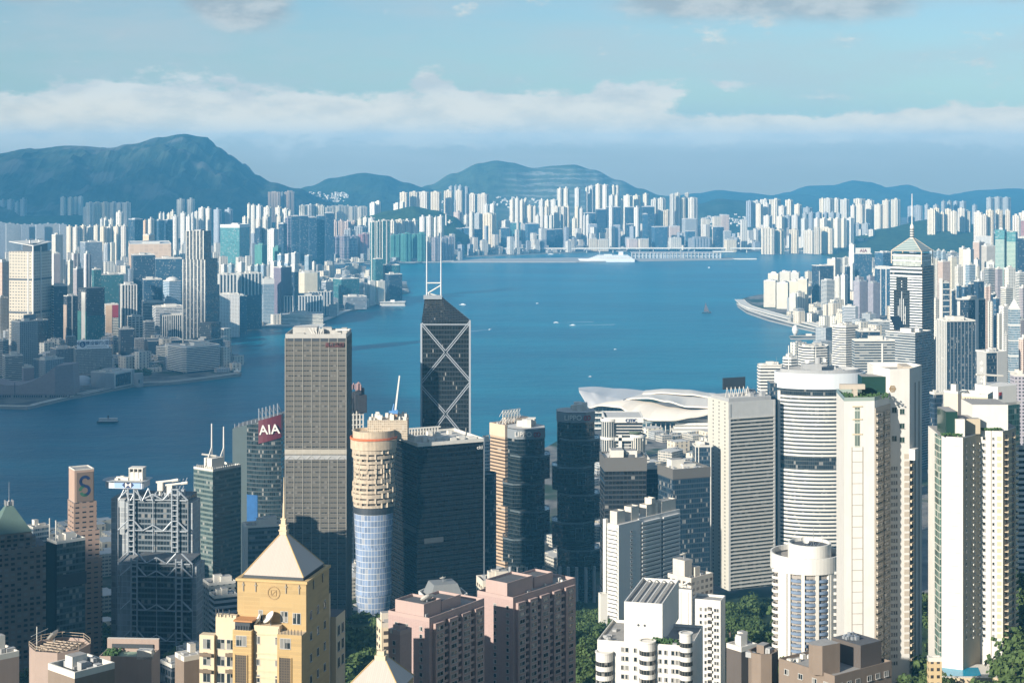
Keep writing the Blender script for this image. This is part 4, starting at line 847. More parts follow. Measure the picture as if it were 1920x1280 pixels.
# cultural hall with the sweeping roof
def cultural():
    Y = 3090; t = thing('concert_hall', 'windowless mauve-tiled hall with a sweeping curved roofline at the left shore', 'hall', (X(103, Y), Y, 4), 0)
    FOOT.append((X(60, Y), Y + 40, 90)); k = Y / F; x0, x1 = X(-40, Y) - X(103, Y), 0.0
    top = [(X(p, Y) - X(103, Y), Z(q, Y) - 4) for p, q in ((-40, 712), (-10, 718), (10, 722), (35, 722), (60, 714), (82, 703), (103, 687))]
    m = MB(); n = len(top); dpt = 60
    for (a, b) in zip(top, top[1:]):
        m.face([(a[0], 0, 0), (b[0], 0, 0), (b[0], 0, b[1]), (a[0], 0, a[1])], 0, [(a[0], 0), (b[0], 0), (b[0], b[1]), (a[0], a[1])])
        m.face([(a[0], 0, a[1]), (b[0], 0, b[1]), (b[0], dpt, b[1]), (a[0], dpt, a[1])], 1)
        m.face([(b[0], dpt, 0), (a[0], dpt, 0), (a[0], dpt, a[1]), (b[0], dpt, b[1])], 0)
    m.face([(top[0][0], dpt, 0), (top[0][0], 0, 0), (top[0][0], 0, top[0][1]), (top[0][0], dpt, top[0][1])], 0)
    m.build('wall', [S_TERRA, S_TERRA], t)
    xe = X(137, Y + 20) - X(103, Y); hz_ = top[-1][1]
    m = MB(); m.face([(0, 0, 0), (xe, 26, 0), (xe - 2, 26, hz_ + 2), (0, 0, hz_)], 0, [(0, 0), (42, 0), (42, hz_), (0, hz_)])
    m.face([(xe, 26, 0), (xe, 70, 0), (xe - 2, 70, hz_), (xe - 2, 26, hz_ + 2)], 0); m.face([(0, 0, hz_), (xe - 2, 26, hz_ + 2), (xe - 2, 70, hz_), (0, 60, hz_)], 1)
    m.build('end_wall', [S_TERRA, S_TERRA], t)
    m = MB(); m.box(-72, -71, -.6, .2, 0, 26); m.build('entrance_slot', STEELD, t)
    m = MB(); m.box(x0, xe, -9, -1, 0, 5); m.build('arcade', facade('arcade', (.26, .22, .22), (.03, .03, .03), 4, 5, (.2, .9), (.1, .85)), t)
cultural()
T('pink-grey sloping block rising behind the sweeping hall', (41, 44, 64), 3170, 690, S_TERRA, 70, 'hall', 'building', zb=4); T('banded slate block behind the sweeping hall', (4, 10, 43), 3250, 668, S_GREYB, 66, 'office_block', 'building', zb=4); T('grey gridded block behind the sweeping hall end', (62, 85, 120), 3280, 676, S_GRIDG, 50, 'office_block', 'building', zb=4)
Y = 3230; t = thing('planetarium', 'low white dome beside the sweeping hall on the far shore', 'dome', (X(154, Y), Y, 4)); FOOT.append((X(154, Y), Y, 26))
m = MB(); m.lathe([(20, 0), (20, 4), (19, 10), (16, 15), (11, 18.5), (5, 20.5), (0, 21)], 32); m.build('dome_shell', plain('dome_white', (.46, .50, .53), .5), t)
m = MB(); m.lathe([(24, 0), (24, 5), (20.2, 5)], 32); m.build('base_ring', GREYC, t)
t, L, D, h = T('low grey museum with a white-framed window wall on the far shore', (170, 214, 252), 3200, 700, GREYC, 62, 'museum', 'building', ROOFL, 4)
m = MB(); m.box(L*.02, L*.8, -1.2, -.2, 4, h - 3); m.build('glazing', S_NAVYG, t); m = MB(); ring(m, [(0, 0), (L*.82, 0), (L*.82, h-1), (0, h-1)], 0, 1.6, 2.0); f_ = m.build('window_frame', WHITE, t); f_.rotation_euler = (R(90), 0, 0); f_.location = (0, -.3, 1)
Y = 3230; t = thing('round_tower', 'short pale cylinder tower at the museum corner on the far shore', 'tower', (X(260, Y), Y, 4)); FOOT.append((X(260, Y), Y, 12)); m = MB(); m.lathe([(8.5, 0), (8.5, 25), (0, 25.01)], 24, smooth=False); m.build('wall', GREYC, t); m = MB(); m.box(1.6, 3.6, -8.9, -6, 8, 14); m.build('window', GLASSD, t)

# ---- Wan Chai, Causeway Bay and beyond ----
for i, (a, b_, y, yy) in enumerate(((1432, 1458, 527, 4950), (1456, 1481, 531, 4900), (1480, 1499, 528, 4850), (1496, 1516, 524, 4820), (1440, 1462, 514, 5080), (1462, 1484, 511, 5060), (1482, 1500, 512, 5040), (1480, 1494, 552, 4740))):
    T(('lowest ' if i == 7 else '') + f'cream tower with vertical grooves, {ORD[i]} of the tight cream estate on the right shore', (a, a + (b_-a)*.85, b_), yy, y, S_CREAM, 30, 'apartment_tower', 'tower', zb=4, group='tight cream estate on the right shore', clutter=3, n=2, trim=WHITE)
t, L, D, h = T('navy slab tower with one white edge right of the cream estate', (1522, 1536, 1563), 4880, 499, S_NAVYG, 35, zb=4, clutter=2, n=1); m = MB(); m.box(-.5, 1.5, -1, .2, 0, h - 14); m.build('edge_strip', WHITE, t)
bandhotel('white-banded tower with a central white rib on the right shore', (1539, 1549, 1566), 4650, 526, 45, 4, name='office_tower', cat='tower')
T('cream square tower rising behind the white-banded tower', (1551, 1566, 1576), 5100, 487, S_CREAM, 40, zb=4); T('slim tan slab right of the white-banded tower', (1565, 1574, 1579), 4620, 520, S_CREAM2, 40, zb=4); T('slim tan slab with rooftop box, second right of the white-banded tower', (1576, 1584, 1590), 4580, 517, S_CREAM2, 40, zb=4)
T('pale narrow pair of linked white towers on the right shore', (1580, 1584, 1590), 5300, 484, S_CREAM, 45, zb=4); T('grey shaded slab between the tan slabs and mauve towers', (1584, 1588, 1594), 4750, 500, F_NAVY, 45, zb=4)
t, L, D, h = T('tall white blank slab left of the blue sign tower', (1592, 1601, 1604), 5350, 459, OFFW, 40, zb=4)
t, L, D, h = T('plain deep blue glass tower topped by red lettering', (1601, 1603, 1635), 5200, 476, S_BLUEG, 80, zb=4, n=0, clutter=0, depth=40)
m = MB(); m.box(2, L - 4, 1, 2, h + 1, h + 18); b = m.build('sign_board', OFFW, t); text('AIA', 14, REDD, b, (L/2, .8, h + 9))
for i, (a, b_, y, yy) in enumerate(((1600, 1626, 528, 4400), (1627, 1650, 531, 4380), (1603, 1620, 521, 4520), (1625, 1640, 519, 4540))):
    T(f'mauve-grey residential tower, {ORD[i]} of four left of the spired tower', (a, a + (b_-a)*.45, b_), yy, y, S_MAUVE, 45, 'apartment_tower', 'tower', zb=4, group='mauve-grey towers left of the spire', clutter=2, n=2, trim=GREYC)
t, L, D, h = T('blue glass tower with two white upright strips beside the spire', (1641, 1646, 1669), 4700, 501, S_BLUEG, 70, zb=4, crown=(WHITE, 5)); m = MB(); m.box(L*.2, L*.26, -.8, .2, 0, h); m.box(L*.62, L*.7, -.8, .2, 0, h); m.build('white_strip', WHITE, t)
T('hazy blue glass tower behind the white-stripped tower', (1640, 1656, 1676), 5400, 474, F_BLUE, 60, zb=4); T('small white-grid block at the foot of the mauve towers', (1579, 1583, 1604), 4150, 575, S_WHITEB, 70, 'office_block', 'building', zb=4)
T('low grey warehouse roof left of the spired tower', (1628, 1632, 1668), 3900, 603, S_GREYB, 80, 'low_block', 'building', ROOF, 4)
# twin green glass towers
for i, (a, b_, y) in enumerate(((1866, 1887, 432), (1887, 1908, 436))):
    t, L, D, h = T(('left' if i == 0 else 'right') + ' of the twin pale green glass towers near the right edge', (a, a + 17, b_), 4900, y, S_GREENG, 25, 'residential_tower', 'tower', zb=4, group='twin pale green towers', crown=(F_TEAL, 26), n=1)
T('dark tower behind the right green twin at the right edge', (1904, 1908, 1926), 5100, 447, F_NAVY, 70, zb=4); T('red-netted tower at the right edge above the dark tower', (1914, 1916, 1928), 5900, 414, F_NETP, 60, zb=4)
T('wide tan slab with rooftop rooms left of the green twins', (1829, 1832, 1858), 5600, 444, S_CREAM2, 80, zb=4, depth=30); T('tall tan pair left of the green twins', (1824, 1836, 1846), 5000, 455, S_PINK, 40, zb=4); T('tan and white striped tower left of the green twins', (1840, 1850, 1866), 4700, 462, S_WARM, 50, zb=4)
T('slim white slab left of the tan pair', (1798, 1806, 1813), 4900, 466, S_CREAM, 45, zb=4); T('white stepped tower with a dark window column', (1806, 1820, 1826), 4600, 469, S_CREAM, 45, zb=4)
T('plain white box tower between white and tan towers', (1826, 1833, 1838), 4300, 488, OFFW, 50, zb=4); t, L, D, h = T('low white block bearing a big number on its wall', (1849, 1851, 1864), 4050, 492, WHITE, 78, 'office_block', 'building', zb=4); text('52', 9, STEELD, t, (L/2, -.2, h - 9))
for i, (a, b_, y, yy, mm) in enumerate(((1743, 1756, 472, 4700, S_GLASSW), (1756, 1764, 470, 4750, S_GLASSW), (1764, 1774, 472, 4800, S_GLASSW), (1776, 1794, 474, 4600, S_GREYB), (1744, 1754, 485, 4300, S_CREAM2), (1754, 1760, 486, 4280, S_CREAM), (1758, 1782, 491, 4000, S_PINK), (1778, 1794, 483, 4300, S_CREAM), (1790, 1806, 502, 3800, S_CREAM2), (1810, 1829, 497, 3900, S_GLASSW), (1830, 1837, 500, 3850, S_CREAM), (1838, 1846, 510, 3700, S_CREAM2), (1846, 1865, 504, 3650, S_GREYB), (1864, 1880, 505, 3650, S_MAUVE), (1882, 1904, 504, 3650, S_CREAM2), (1903, 1924, 512, 3900, S_WHITEB), (1760, 1775, 530, 3600, S_GREYB))):
    T(f'{["grey speckled","small speckled","third speckled","framed grey","cream","white slim","peach round-topped","white stepped","cream gridded","blue-grey glass","white-striped","short white","grey ribbed","mauve ribbed","wide cream ribbed","white-canopied","blue-shaded"][i]} block in the crowded district right of the spire', (a, a + (b_-a)*.4, b_), yy, y, mm, 48, 'apartment_tower', 'tower', zb=4, group='crowded district right of the spire', clutter=3, n=2, trim=OFFW)
for i, (a, b_, y, yy, mm) in enumerate(((1784, 1792, 545, 3300, S_NAVYG), (1793, 1803, 536, 3350, F_BLUE), (1803, 1815, 538, 3400, F_BLUE), (1815, 1826, 533, 3450, F_NAVY), (1826, 1845, 528, 3500, F_NAVY), (1846, 1853, 538, 3300, S_PINK), (1853, 1859, 536, 3300, S_PINK), (1858, 1868, 552, 3150, S_NAVYG), (1876, 1899, 540, 3300, S_WHITEB), (1852, 1858, 566, 3000, S_CREAM), (1857, 1862, 568, 2980, S_CREAM), (1862, 1874, 560, 3050, F_BLUE), (1869, 1879, 590, 2900, S_CREAM2), (1873, 1894, 576, 2950, S_CREAM2), (1911, 1926, 540, 3200, S_MAUVE), (1749, 1762, 562, 3050, S_CREAM2), (1748, 1760, 640, 2600, S_CREAM2), (1884, 1890, 628, 2500, S_CREAM2), (1910, 1928, 636, 2400, S_PINK), (1905, 1926, 600, 2700, S_MAUVE))):
    T(f'{["narrow navy","pale blue","deep blue","dark blue","wide dark","slim peach","round peach","short navy","white-banded","slender white","second slender white","blue glass","small cream","broad white","grey edge","tall cream slab","low cream","thin pale","peach edge","mauve edge"][i]} block standing between the hillside park and the spired tower', (a, a + (b_-a)*.45, b_), yy, y, mm, 46, 'apartment_tower', 'tower', zb=4, group='blocks by the hillside park', clutter=3, n=1, trim=OFFW)
t, L, D, h = T('narrow blue tower ringed by white frames right of the spire', (1762, 1767, 1780), 2900, 531, S_BLUEG, 66, zb=4)
m = MB(); slabs(m, rect(L, D), 4, h, 9.6, 1.5, .5); m.build('frame_band', WHITE, t); m = MB(); m.box(-.8, .3, -.8, D, 0, h + 8); m.build('side_wall', OFFW, t)
t, L, D, h = T('black slab tower with two white strips near the right edge', (1792, 1796, 1848), 2760, 562, S_NAVYG, 66, zb=4, crown=None, clutter=10); h2 = h
m = MB(); m.box(-1, 3.2, -1.2, .2, 0, h - 2); m.box(L*.62, L*.74, -1.2, .2, h*.42, h); m.build('white_strip', WHITE, t)
t, L, D, h = T('navy tower with white upright fins on its left side', (1757, 1775, 1829), 2300, 603, S_NAVYG, 40, zb=4, clutter=14)
m = MB(); fins(m, L, D, 0, h, 5.4, 1.3, 1.1, 'L'); m.build('fin', WHITE, t); m = MB(); fins(m, L, D, 0, h - 1, 5.0, .7, .7, 'R'); m.build('fin', STEEL, t)
# grey tower with four characters
t, L, D, h = T('grey-flanked tower with four white characters down its side', (1829, 1851, 1886), 1980, 662, S_NAVYG, 40, zb=4, ch=0, clutter=10, trim=WHITE)
m = MB(); m.box(-.8, .3, D*.05, D*.85, 0, h + 1); w_ = m.build('flank_wall', plain('flank_grey', (.42, .41, .38), .8, nz=.08), t); text('中國光大', 6.2, WHITE, w_, (-.9, D*.42, h - 13), 'L', vertical=True)
m = MB(); m.box(L*.52, L + .8, -.9, .3, 0, h + 1); m.build('flank_wall', plain('flank_grey', (.42, .41, .38)), t)
# tower with pyramid and mast
t, L, D, h = T('grey glass tower with a white pyramid and mast at the right edge', (1890, 1894, 1913), 2700, 580, S_GLASSW, 66, zb=4, clutter=0, n=0); 
m = MB(); P_ = [(0, 0, h), (L, 0, h), (L, D, h), (0, D, h)]; A_ = (L/2, D/2, h + 17)
for i in range(4): m.face([P_[i], P_[(i+1) % 4], A_])
m.build('pyramid_roof', WHITE, t); m = MB(); m.tube((L/2, D/2, h + 12), (L/2, D/2, h + 38), .6, 6, .15); m.build('mast', WHITE, t)
m = MB(); slabs(m, rect(L, D), 20, h, 24, 2.2, .5); m.build('refuge_band', WHITE, t)
# ------------------------------------------------------------------ helpers for near buildings
def window_mesh(w_, h_, pane, frame=FRAME, sill=True, cols=2):
    m = MB(); f = .16
    m.box(-w_/2 - f, w_/2 + f, -.10, .05, h_, h_ + f, 0); m.box(-w_/2 - f, w_/2 + f, -(.32 if sill else .1), .05, -f, 0, 0)
    m.box(-w_/2 - f, -w_/2, -.10, .05, 0, h_, 0); m.box(w_/2, w_/2 + f, -.10, .05, 0, h_, 0)
    for k in range(1, cols): m.box(-w_/2 + w_*k/cols - .05, -w_/2 + w_*k/cols + .05, -.09, .05, 0, h_, 0)
    m.face([(-w_/2, -.045, 0), (w_/2, -.045, 0), (w_/2, -.045, h_), (-w_/2, -.045, h_)], 1)
    return m
def seg_place(p0, p1, u, z, out=0.0):
    d = Vector((p1[0] - p0[0], p1[1] - p0[1])).normalized(); nrm = Vector((d.y, -d.x))
    return (p0[0] + d.x*u + nrm.x*out, p0[1] + d.y*u + nrm.y*out, z), atan2(d.y, d.x)
def repeat(t, name, mb, mats, spots, limit=100):
    """spots = (seg p0, seg p1, u, z[, out]); the first 100 are parts of their own, any more share one"""
    first = None
    for sp in spots[:limit]:
        loc, a = seg_place(*sp)
        if first is None: first = mb.build(name, mats, t, loc, a)
        else:
            o = first.copy(); COL.objects.link(o); o.location = loc; o.rotation_euler = (0, 0, a)
    rest = spots[limit:]
    if rest:
        q = MB()
        for sp in rest:
            loc, a = seg_place(*sp); c, n = cos(a), sin(a); k = len(q.v)
            q.v.extend([(loc[0] + c*x - n*y, loc[1] + n*x + c*y, loc[2] + z) for x, y, z in mb.v])
            q.f.extend([tuple(i + k for i in f) for f in mb.f]); q.uv.extend(mb.uv); q.mi.extend(mb.mi); q.sm.extend(mb.sm)
        o = q.build(name, mats, t); o['kind'] = 'stuff'
    return first
PANE = facade('window_pane', (.03, .035, .04), (.03, .04, .045), 2.0, 2.0, (0, 1), (0, 1), .1, light=1.1, var=.5, dirt=0)
def grid_spots(p0, p1, us, zs, out=0.0): return [(p0, p1, u, z, out) for z in zs for u in us]
def fr(a, b, n): return [a + (b - a) * i / max(1, n - 1) for i in range(n)]
def dish(t, loc, r=2.2, tilt=50, az=0, name='satellite_dish'):
    m = MB(); m.lathe([(0.01, 0), (r*.5, r*.09), (r*.8, r*.24), (r, r*.42)], 16); m.lathe([(r, r*.42), (r*.8, r*.20), (r*.5, r*.05), (0.01, -.06)], 16)
    m.tube((0, 0, 0), (0, 0, r*.75), .08, 5); o = m.build(name, WHITE, t, (loc[0], loc[1], loc[2] + r*.9)); o.rotation_euler = (R(tilt), 0, R(az))
    m = MB(); m.tube((0, 0, -r*.9), (0, 0, -.1), .22, 6); q = m.build('dish_mount', STEEL, t, (loc[0], loc[1], loc[2] + r*.9)); return o

# ---- the left cluster in the shade of the ridge ----
GRAN = facade('pink_granite', (.40, .27, .20), (.03, .032, .036), 5.2, 3.7, (.22, .78), (.42, .72), .15, dirt=.1)
def bank_sign_tower():
    t, L, D, h = start('bank_tower', 'stepped pinkish granite tower with a ribbon emblem on its top block', 'tower', (120, 134, 192), 1270, 1050, asp=.9)
    zz = lambda py: Z(py, 1270) - t.location.z; W2 = D
    for k, (s0, s1, py) in enumerate(((0, 1, 1050), (.05, .92, 997), (.10, .84, 944), (.13, .76, 884))):
        m = MB(); m.box(L*s0, L*s1, D*s0, D*(1 - s0*.8), 0 if k == 0 else zz((1050, 1050, 997, 944)[k]), zz(py), 0, 1)
        m.build('wall', [GRAN if k < 3 else plain('pink_granite_plain', (.46, .32, .24), .7, nz=.1), ROOF], t)
    y0 = D*.13; m = MB(); m.box(L*.19, L*.73, y0 - .5, y0 - .02, zz(943), zz(888)); b = m.build('sign_panel', plain('sign_brown', (.22, .16, .12), .6), t)
    m = MB(); cx, cz, r = L*.46, zz(915), L*.17
    def arc(a0, a1, cx_, cz_, mi):
        for i in range(10):
            a, b2 = R(a0 + (a1-a0)*i/10), R(a0 + (a1-a0)*(i+1)/10)
            P = lambda ang, rr: (cx_ + rr*cos(ang), y0 - .56, cz_ + rr*sin(ang))
            m.face([P(a, r*.55), P(a, r*1.1), P(b2, r*1.1), P(b2, r*.55)][::-1] if a1 > a0 else [P(a, r*.55), P(a, r*1.1), P(b2, r*1.1), P(b2, r*.55)], mi)
    arc(20, 200, cx, cz + r*1.0, 0); arc(160, 270, cx, cz + r*1.0, 0); arc(180, 90, cx - r*.1, cz - r*.75, 1); arc(90, -100, cx, cz - r*.75, 0); arc(200, 300, cx, cz - r*.8, 1)
    m.build('emblem', [NAVY, GREENP], b)
    m = MB(); ring(m, [(L*.13, D*.13), (L*.76, D*.13), (L*.76, D*.896), (L*.13, D*.896)], zz(884), zz(882), .6); m.build('parapet', OFFW, t)
bank_sign_tower()
def pyramid_hotel():
    t, L, D, h = start('hotel', 'dark brown hotel block with a green pyramid roof at the left edge', 'hotel', (-45, -30, 90), 1150, 1034, asp=.6)
    zz = lambda py: Z(py, 1150) - t.location.z; hw = facade('brown_hotel', (.20, .155, .13), (.05, .055, .06), 4.2, 3.5, (.2, .8), (.25, .75), .1, light=.9, var=.6)
    m = MB(); m.box(0, L, 0, D, 0, h, 0, 1); m.build('wall', [hw, ROOFD], t)
    m = MB(); m.box(L*.15, L*.82, D*.1, D*.8, h, zz(1016), 0, 1); m.build('upper_storey', [hw, ROOFD], t)
    m = MB(); ring(m, grow(rect(L, D), .6), h - 3, h - 1, 1.2); n = 9
    for i in range(n): m.face([(L*(i+.2)/n, -1.2, h - 1), (L*(i+.8)/n, -1.2, h - 1), (L*(i+.5)/n, -1.0, h + 2)])
    m.build('cornice', plain('brown_cornice', (.24, .20, .17), .7), t)
    gr = plain('copper_green', (.11, .165, .135), .6, nz=.15); cx, cy = L*.44, D*.4; s = L*.30; z0 = zz(1016)
    m = MB(); m.box(cx - s, cx + s, cy - s*.8, cy + s*.8, z0, z0 + 4); m.build('drum', hw, t); z0 += 4; z1 = zz(957)
    m = MB(); q = [(cx - s*1.02, cy - s*.85), (cx + s*1.02, cy - s*.85), (cx + s*1.02, cy + s*.85), (cx - s*1.02, cy + s*.85)]; k = .18
    tp = [(cx + (a - cx)*k, cy + (b - cy)*k) for a, b in q]
    for i in range(4): j = (i + 1) % 4; m.face([(*q[i], z0), (*q[j], z0), (*tp[j], z1), (*tp[i], z1)])
    m.face([(*p, z1) for p in tp]); m.build('pyramid_roof', gr, t)
    m = MB(); [m.box(p[0] - .4, p[0] + .4, p[1] - .4, p[1] + .4, z1, z1 + 3.5) for p in tp]; m.lathe([(1.1, z1), (1.1, z1 + 2.5), (0, z1 + 4)], 10, cx, cy); m.tube((cx, cy, z1), (cx, cy, zz(912)), .22, 5, .08); m.build('finial', GREYC, t)
pyramid_hotel()
t, L, D, h = T('dark glass tower with pale rounded glazed front beside the brown hotel', (88, 106, 160), 1110, 1020, facade('shade_glass_front', (.10, .13, .14), (.05, .075, .08), 2.2, 3.8, (.05, .95), (.25, .9), .08, light=.35, var=.6), asp=.7, clutter=4, ant=0, roof=ROOFL)
m = MB(); m.box(.3, L + .6, -.7, .2, h - 28, h - 20); m.build('dark_band', STEELD, t); m = MB(); m.box(-.7, .2, 0, D, 0, h); m.build('side_wall', GLASSD, t)
for y in (.15, .8): m = MB(); m.tube((.5, D*y, h), (.5, D*y, h + 15), .35, 6); m.build('mast', OFFW, t)
t, L, D, h = T('small low glazed rooftop showing behind the green pyramid', (50, 62, 94), 1330, 992, S_GLASSW, asp=.8, name='office_block', cat='building')

def suspended_bank():
    t = thing('bank_headquarters', 'grey steel bank hung from ladder masts with coat-hanger trusses, deck on top', 'tower', (X(300, 1290), 1290, 4), R(-6)); FOOT.append((X(290, 1290), 1300, 45))
    st = plain('hung_steel', (.40, .43, .45), .5, .3); gl = facade('hung_glazing', (.12, .14, .15), (.025, .035, .042), 2.4, 4.0, (.04, .96), (.3, .95), .1, var=.5)
    pl = facade('service_panel', (.48, .50, .51), (.30, .32, .33), 3.6, 4.0, (.05, .95), (.06, .94), .5, light=0)
    def Xl(p, y): return X(p, y) - X(300, 1290)
    for (y, x0, x1, top, lv, mx, e0, e1) in ((1290, 240, 352, 932, (932, 990, 1048), (246, 330), 203, 360), (1245, 258, 372, 1050, (1050, 1075, 1138, 1195), (265, 351), 228, 381)):
        oy = y - 1290; a, b = Xl(x0, y), Xl(x1, y); h = Z(top, y) - 4
        m = MB(); m.box(a, b, oy, oy + 26, 0, h, 0, 1); m.build('wall', [gl, ROOFD], t)
        m = MB(); m.box(Xl(e0, y), a - .05, oy + 3, oy + 24, 0, h - 2, 0, 1); m.build('service_tower', [pl, ROOF], t)
        m = MB(); m.box(b + .05, Xl(e1, y), oy + 3, oy + 24, 0, h - 4, 0, 1); m.build('service_tower', [pl, ROOF], t)
        M_ = [Xl(p, y) for p in mx]
        for xm in M_:
            m = MB(); zt = h + (7 if y == 1290 else 2)
            m.tube((xm - 2.2, oy - 2, 0), (xm - 2.2, oy - 2, zt), .7, 8); m.tube((xm + 2.2, oy - 2, 0), (xm + 2.2, oy - 2, zt), .7, 8)
            k = 3.0
            while k < zt: m.box(xm - 2, xm + 2, oy - 2.5, oy - 1.5, k, k + .7); k += 3.9
            m.build('ladder_mast', st, t)
        for py in lv:
            z = Z(py, y) - 4; m = MB(); mid = (M_[0] + M_[1]) / 2; up, lo_ = z + 6, z - 1.5
            for xm, sgn in ((M_[0], 1), (M_[1], -1)):
                m.tube((xm + sgn*2, oy - 2, up), (xm + sgn*9, oy - 2, lo_), .6, 6); m.tube((xm + sgn*9, oy - 2, lo_), (mid, oy - 2, lo_ + 4.2), .55, 6)
                m.tube((xm - sgn*2, oy - 2, up), (xm - sgn*10, oy - 2, lo_), .6, 6); m.tube((xm - sgn*10, oy - 2, lo_), (xm - sgn*10, oy - 2, lo_ - 24), .3, 6)
                m.tube((xm + sgn*2, oy - 2, lo_), (xm + sgn*9, oy - 2, lo_), .45, 6)
            m.tube((mid, oy - 2, lo_ + 4), (mid, oy - 2, lo_ - 20), .35, 6); m.box(a, b, oy - 1.4, oy - .4, lo_ - .7, lo_ + .2)
            m.build('truss', st, t)
    y = 1292; a, b = Xl(194, y), Xl(272, y); z0, z1 = Z(914, y) - 4, Z(900, y) - 4
    m = MB(); q = [(a + 5, -4), (b - 1, -4), (b, -3), (b, 12), (b - 1, 13), (a + 5, 13), (a + 1.6, 11), (a, 7), (a, 2), (a + 1.6, -2)]
    m.prism(q, z0, z1, 0, 1, bottom=True); d = m.build('roof_deck', [plain('deck_white', (.62, .66, .70), .5), ROOFL], t)
    m = MB(); m.box(a + 9, b - 2, -4.3, -4.02, z0 + .6, z1 - .5); s_ = m.build('sign_board', plain('sign_lightblue', (.33, .48, .72), .5), d)
    cx, cz, e = (a + b) / 2 + 4, (z0 + z1) / 2, 2.3; m = MB(); Q = lambda pts, mi: m.face([(cx + p, -4.34, cz + r) for p, r in pts], mi)
    Q([(-e, -e), (e, -e), (e, e), (-e, e)], 1); m.v = [(x_, -4.32, z_) for x_, y_, z_ in m.v]
    Q([(-e, e), (0, 0), (e, e)][::-1], 0); Q([(-e, -e), (e, -e), (0, 0)], 0); Q([(-e, -e), (-e*2, 0), (-e, e)][::-1], 0); Q([(e, -e), (e*2, 0), (e, e)], 0)
    m.build('emblem', [NAVY, WHITE], s_)
    [unit(t, a + 8 + rnd.random()*18, 0 + rnd.random()*8, z1 + .03, rnd.uniform(1.5, 4), rnd.uniform(1.5, 3), rnd.uniform(1, 3), mat=OFFW) for i in range(12)]
    m = MB(); m.box(b - 12, b - 2, 0, 8, z1, z1 + 6); [m.box(b - 12.3 + i*3.3, b - 11.7 + i*3.3, -.3, 8.3, z1, z1 + 8.5) for i in range(4)]; m.box(b - 12.5, b - 1.5, -.4, 8.4, z1 + 8.5, z1 + 9.2); m.build('plant_room', OFFW, t)
    m = MB(); ring(m, grow(q, 2.2), z1 - .3, z1, 2.0); m.build('walkway', STEEL, t)
    m = MB(); [m.tube((a + 12 + i*9, -3, z0 - 9), (a + 16 + i*9, -1, z0), .5, 6) for i in range(3)]; [m.tube((a + 20 + i*9, -3, z0 - 9), (a + 16 + i*9, -1, z0), .5, 6) for i in range(3)]; m.build('deck_brace', st, t)
    for i, (p, q_) in enumerate(((300, 898), (318, 903))):
        x, z = Xl(p, 1296), Z(q_, 1296) - 4; m = MB(); m.box(x - 1.5, x + 2.5, 2, 6, z - 8, z - 2); m.tube((x - 3, 4, z - 2), (x + 13, 4, z), .8, 6); m.tube((x + 9, 4, z - .6), (x + 14, 4, z + .2), 1.1, 6); m.tube((x, 4, z - 12), (x, 4, z - 2), .9, 6); m.build('maintenance_crane', OFFW, t)
    m = MB(); zt = Z(932, 1290) - 4
    for i in range(8): x = Xl(285 + i*7, 1290); m.tube((x, 2, zt - 1), (x + 5, 8, zt + 8 + i*.8), .3, 5); m.box(x, x + 3, 6, 10, zt, zt + 3 + (i % 3)*2)
    m.build('roof_frame', st, t)
suspended_bank()

t, L, D, h = T('grey-green glass tower with two white leaning-braced masts on top', (363, 399, 452), 1450, 884, facade('greygreen_glass', (.13, .17, .17), (.055, .085, .085), 2.2, 3.9, (.03, .97), (.4, .95), .10, var=.3), asp=.75, clutter=0, n=0)
m = MB(); [m.box(-.2, .6, i*2.4, i*2.4 + .5, h, h + 4) for i in range(int(D/2.4))]; [m.box(i*2.4, i*2.4 + .5, -.2, .6, h, h + 3) for i in range(int(L/2.4))]; m.build('roof_screen', OFFW, t)
m = MB(); m.box(L*.2, L*.62, D*.35, D*.75, h, h + 9); m.build('plant_room', OFFW, t)
for i, (u, v, zt) in enumerate(((.38, .62, 795), (.72, .5, 803))):
    zt = Z(zt, 1465) - t.location.z; m = MB(); x, y = L*u, D*v; m.tube((x, y, h + 1), (x, y, zt), .75, 8, .5); m.tube((x - 7, y, h + 2), (x, y, h + (zt - h)*.48), .45, 6); m.tube((x - 7, y, h + 2), (x - 7, y, h + 9), .5, 6); m.tube((x - 7, y, h + 9), (x, y, h + 9), .35, 6); m.build('mast', WHITE, t)
m = MB(); m.tube((L*.15, D*.8, h + 12), (L*.45, D*.5, h + 10), .8, 6); m.tube((L*.3, D*.65, h), (L*.3, D*.65, h + 11), .7, 6); m.build('maintenance_crane', OFFW, t)

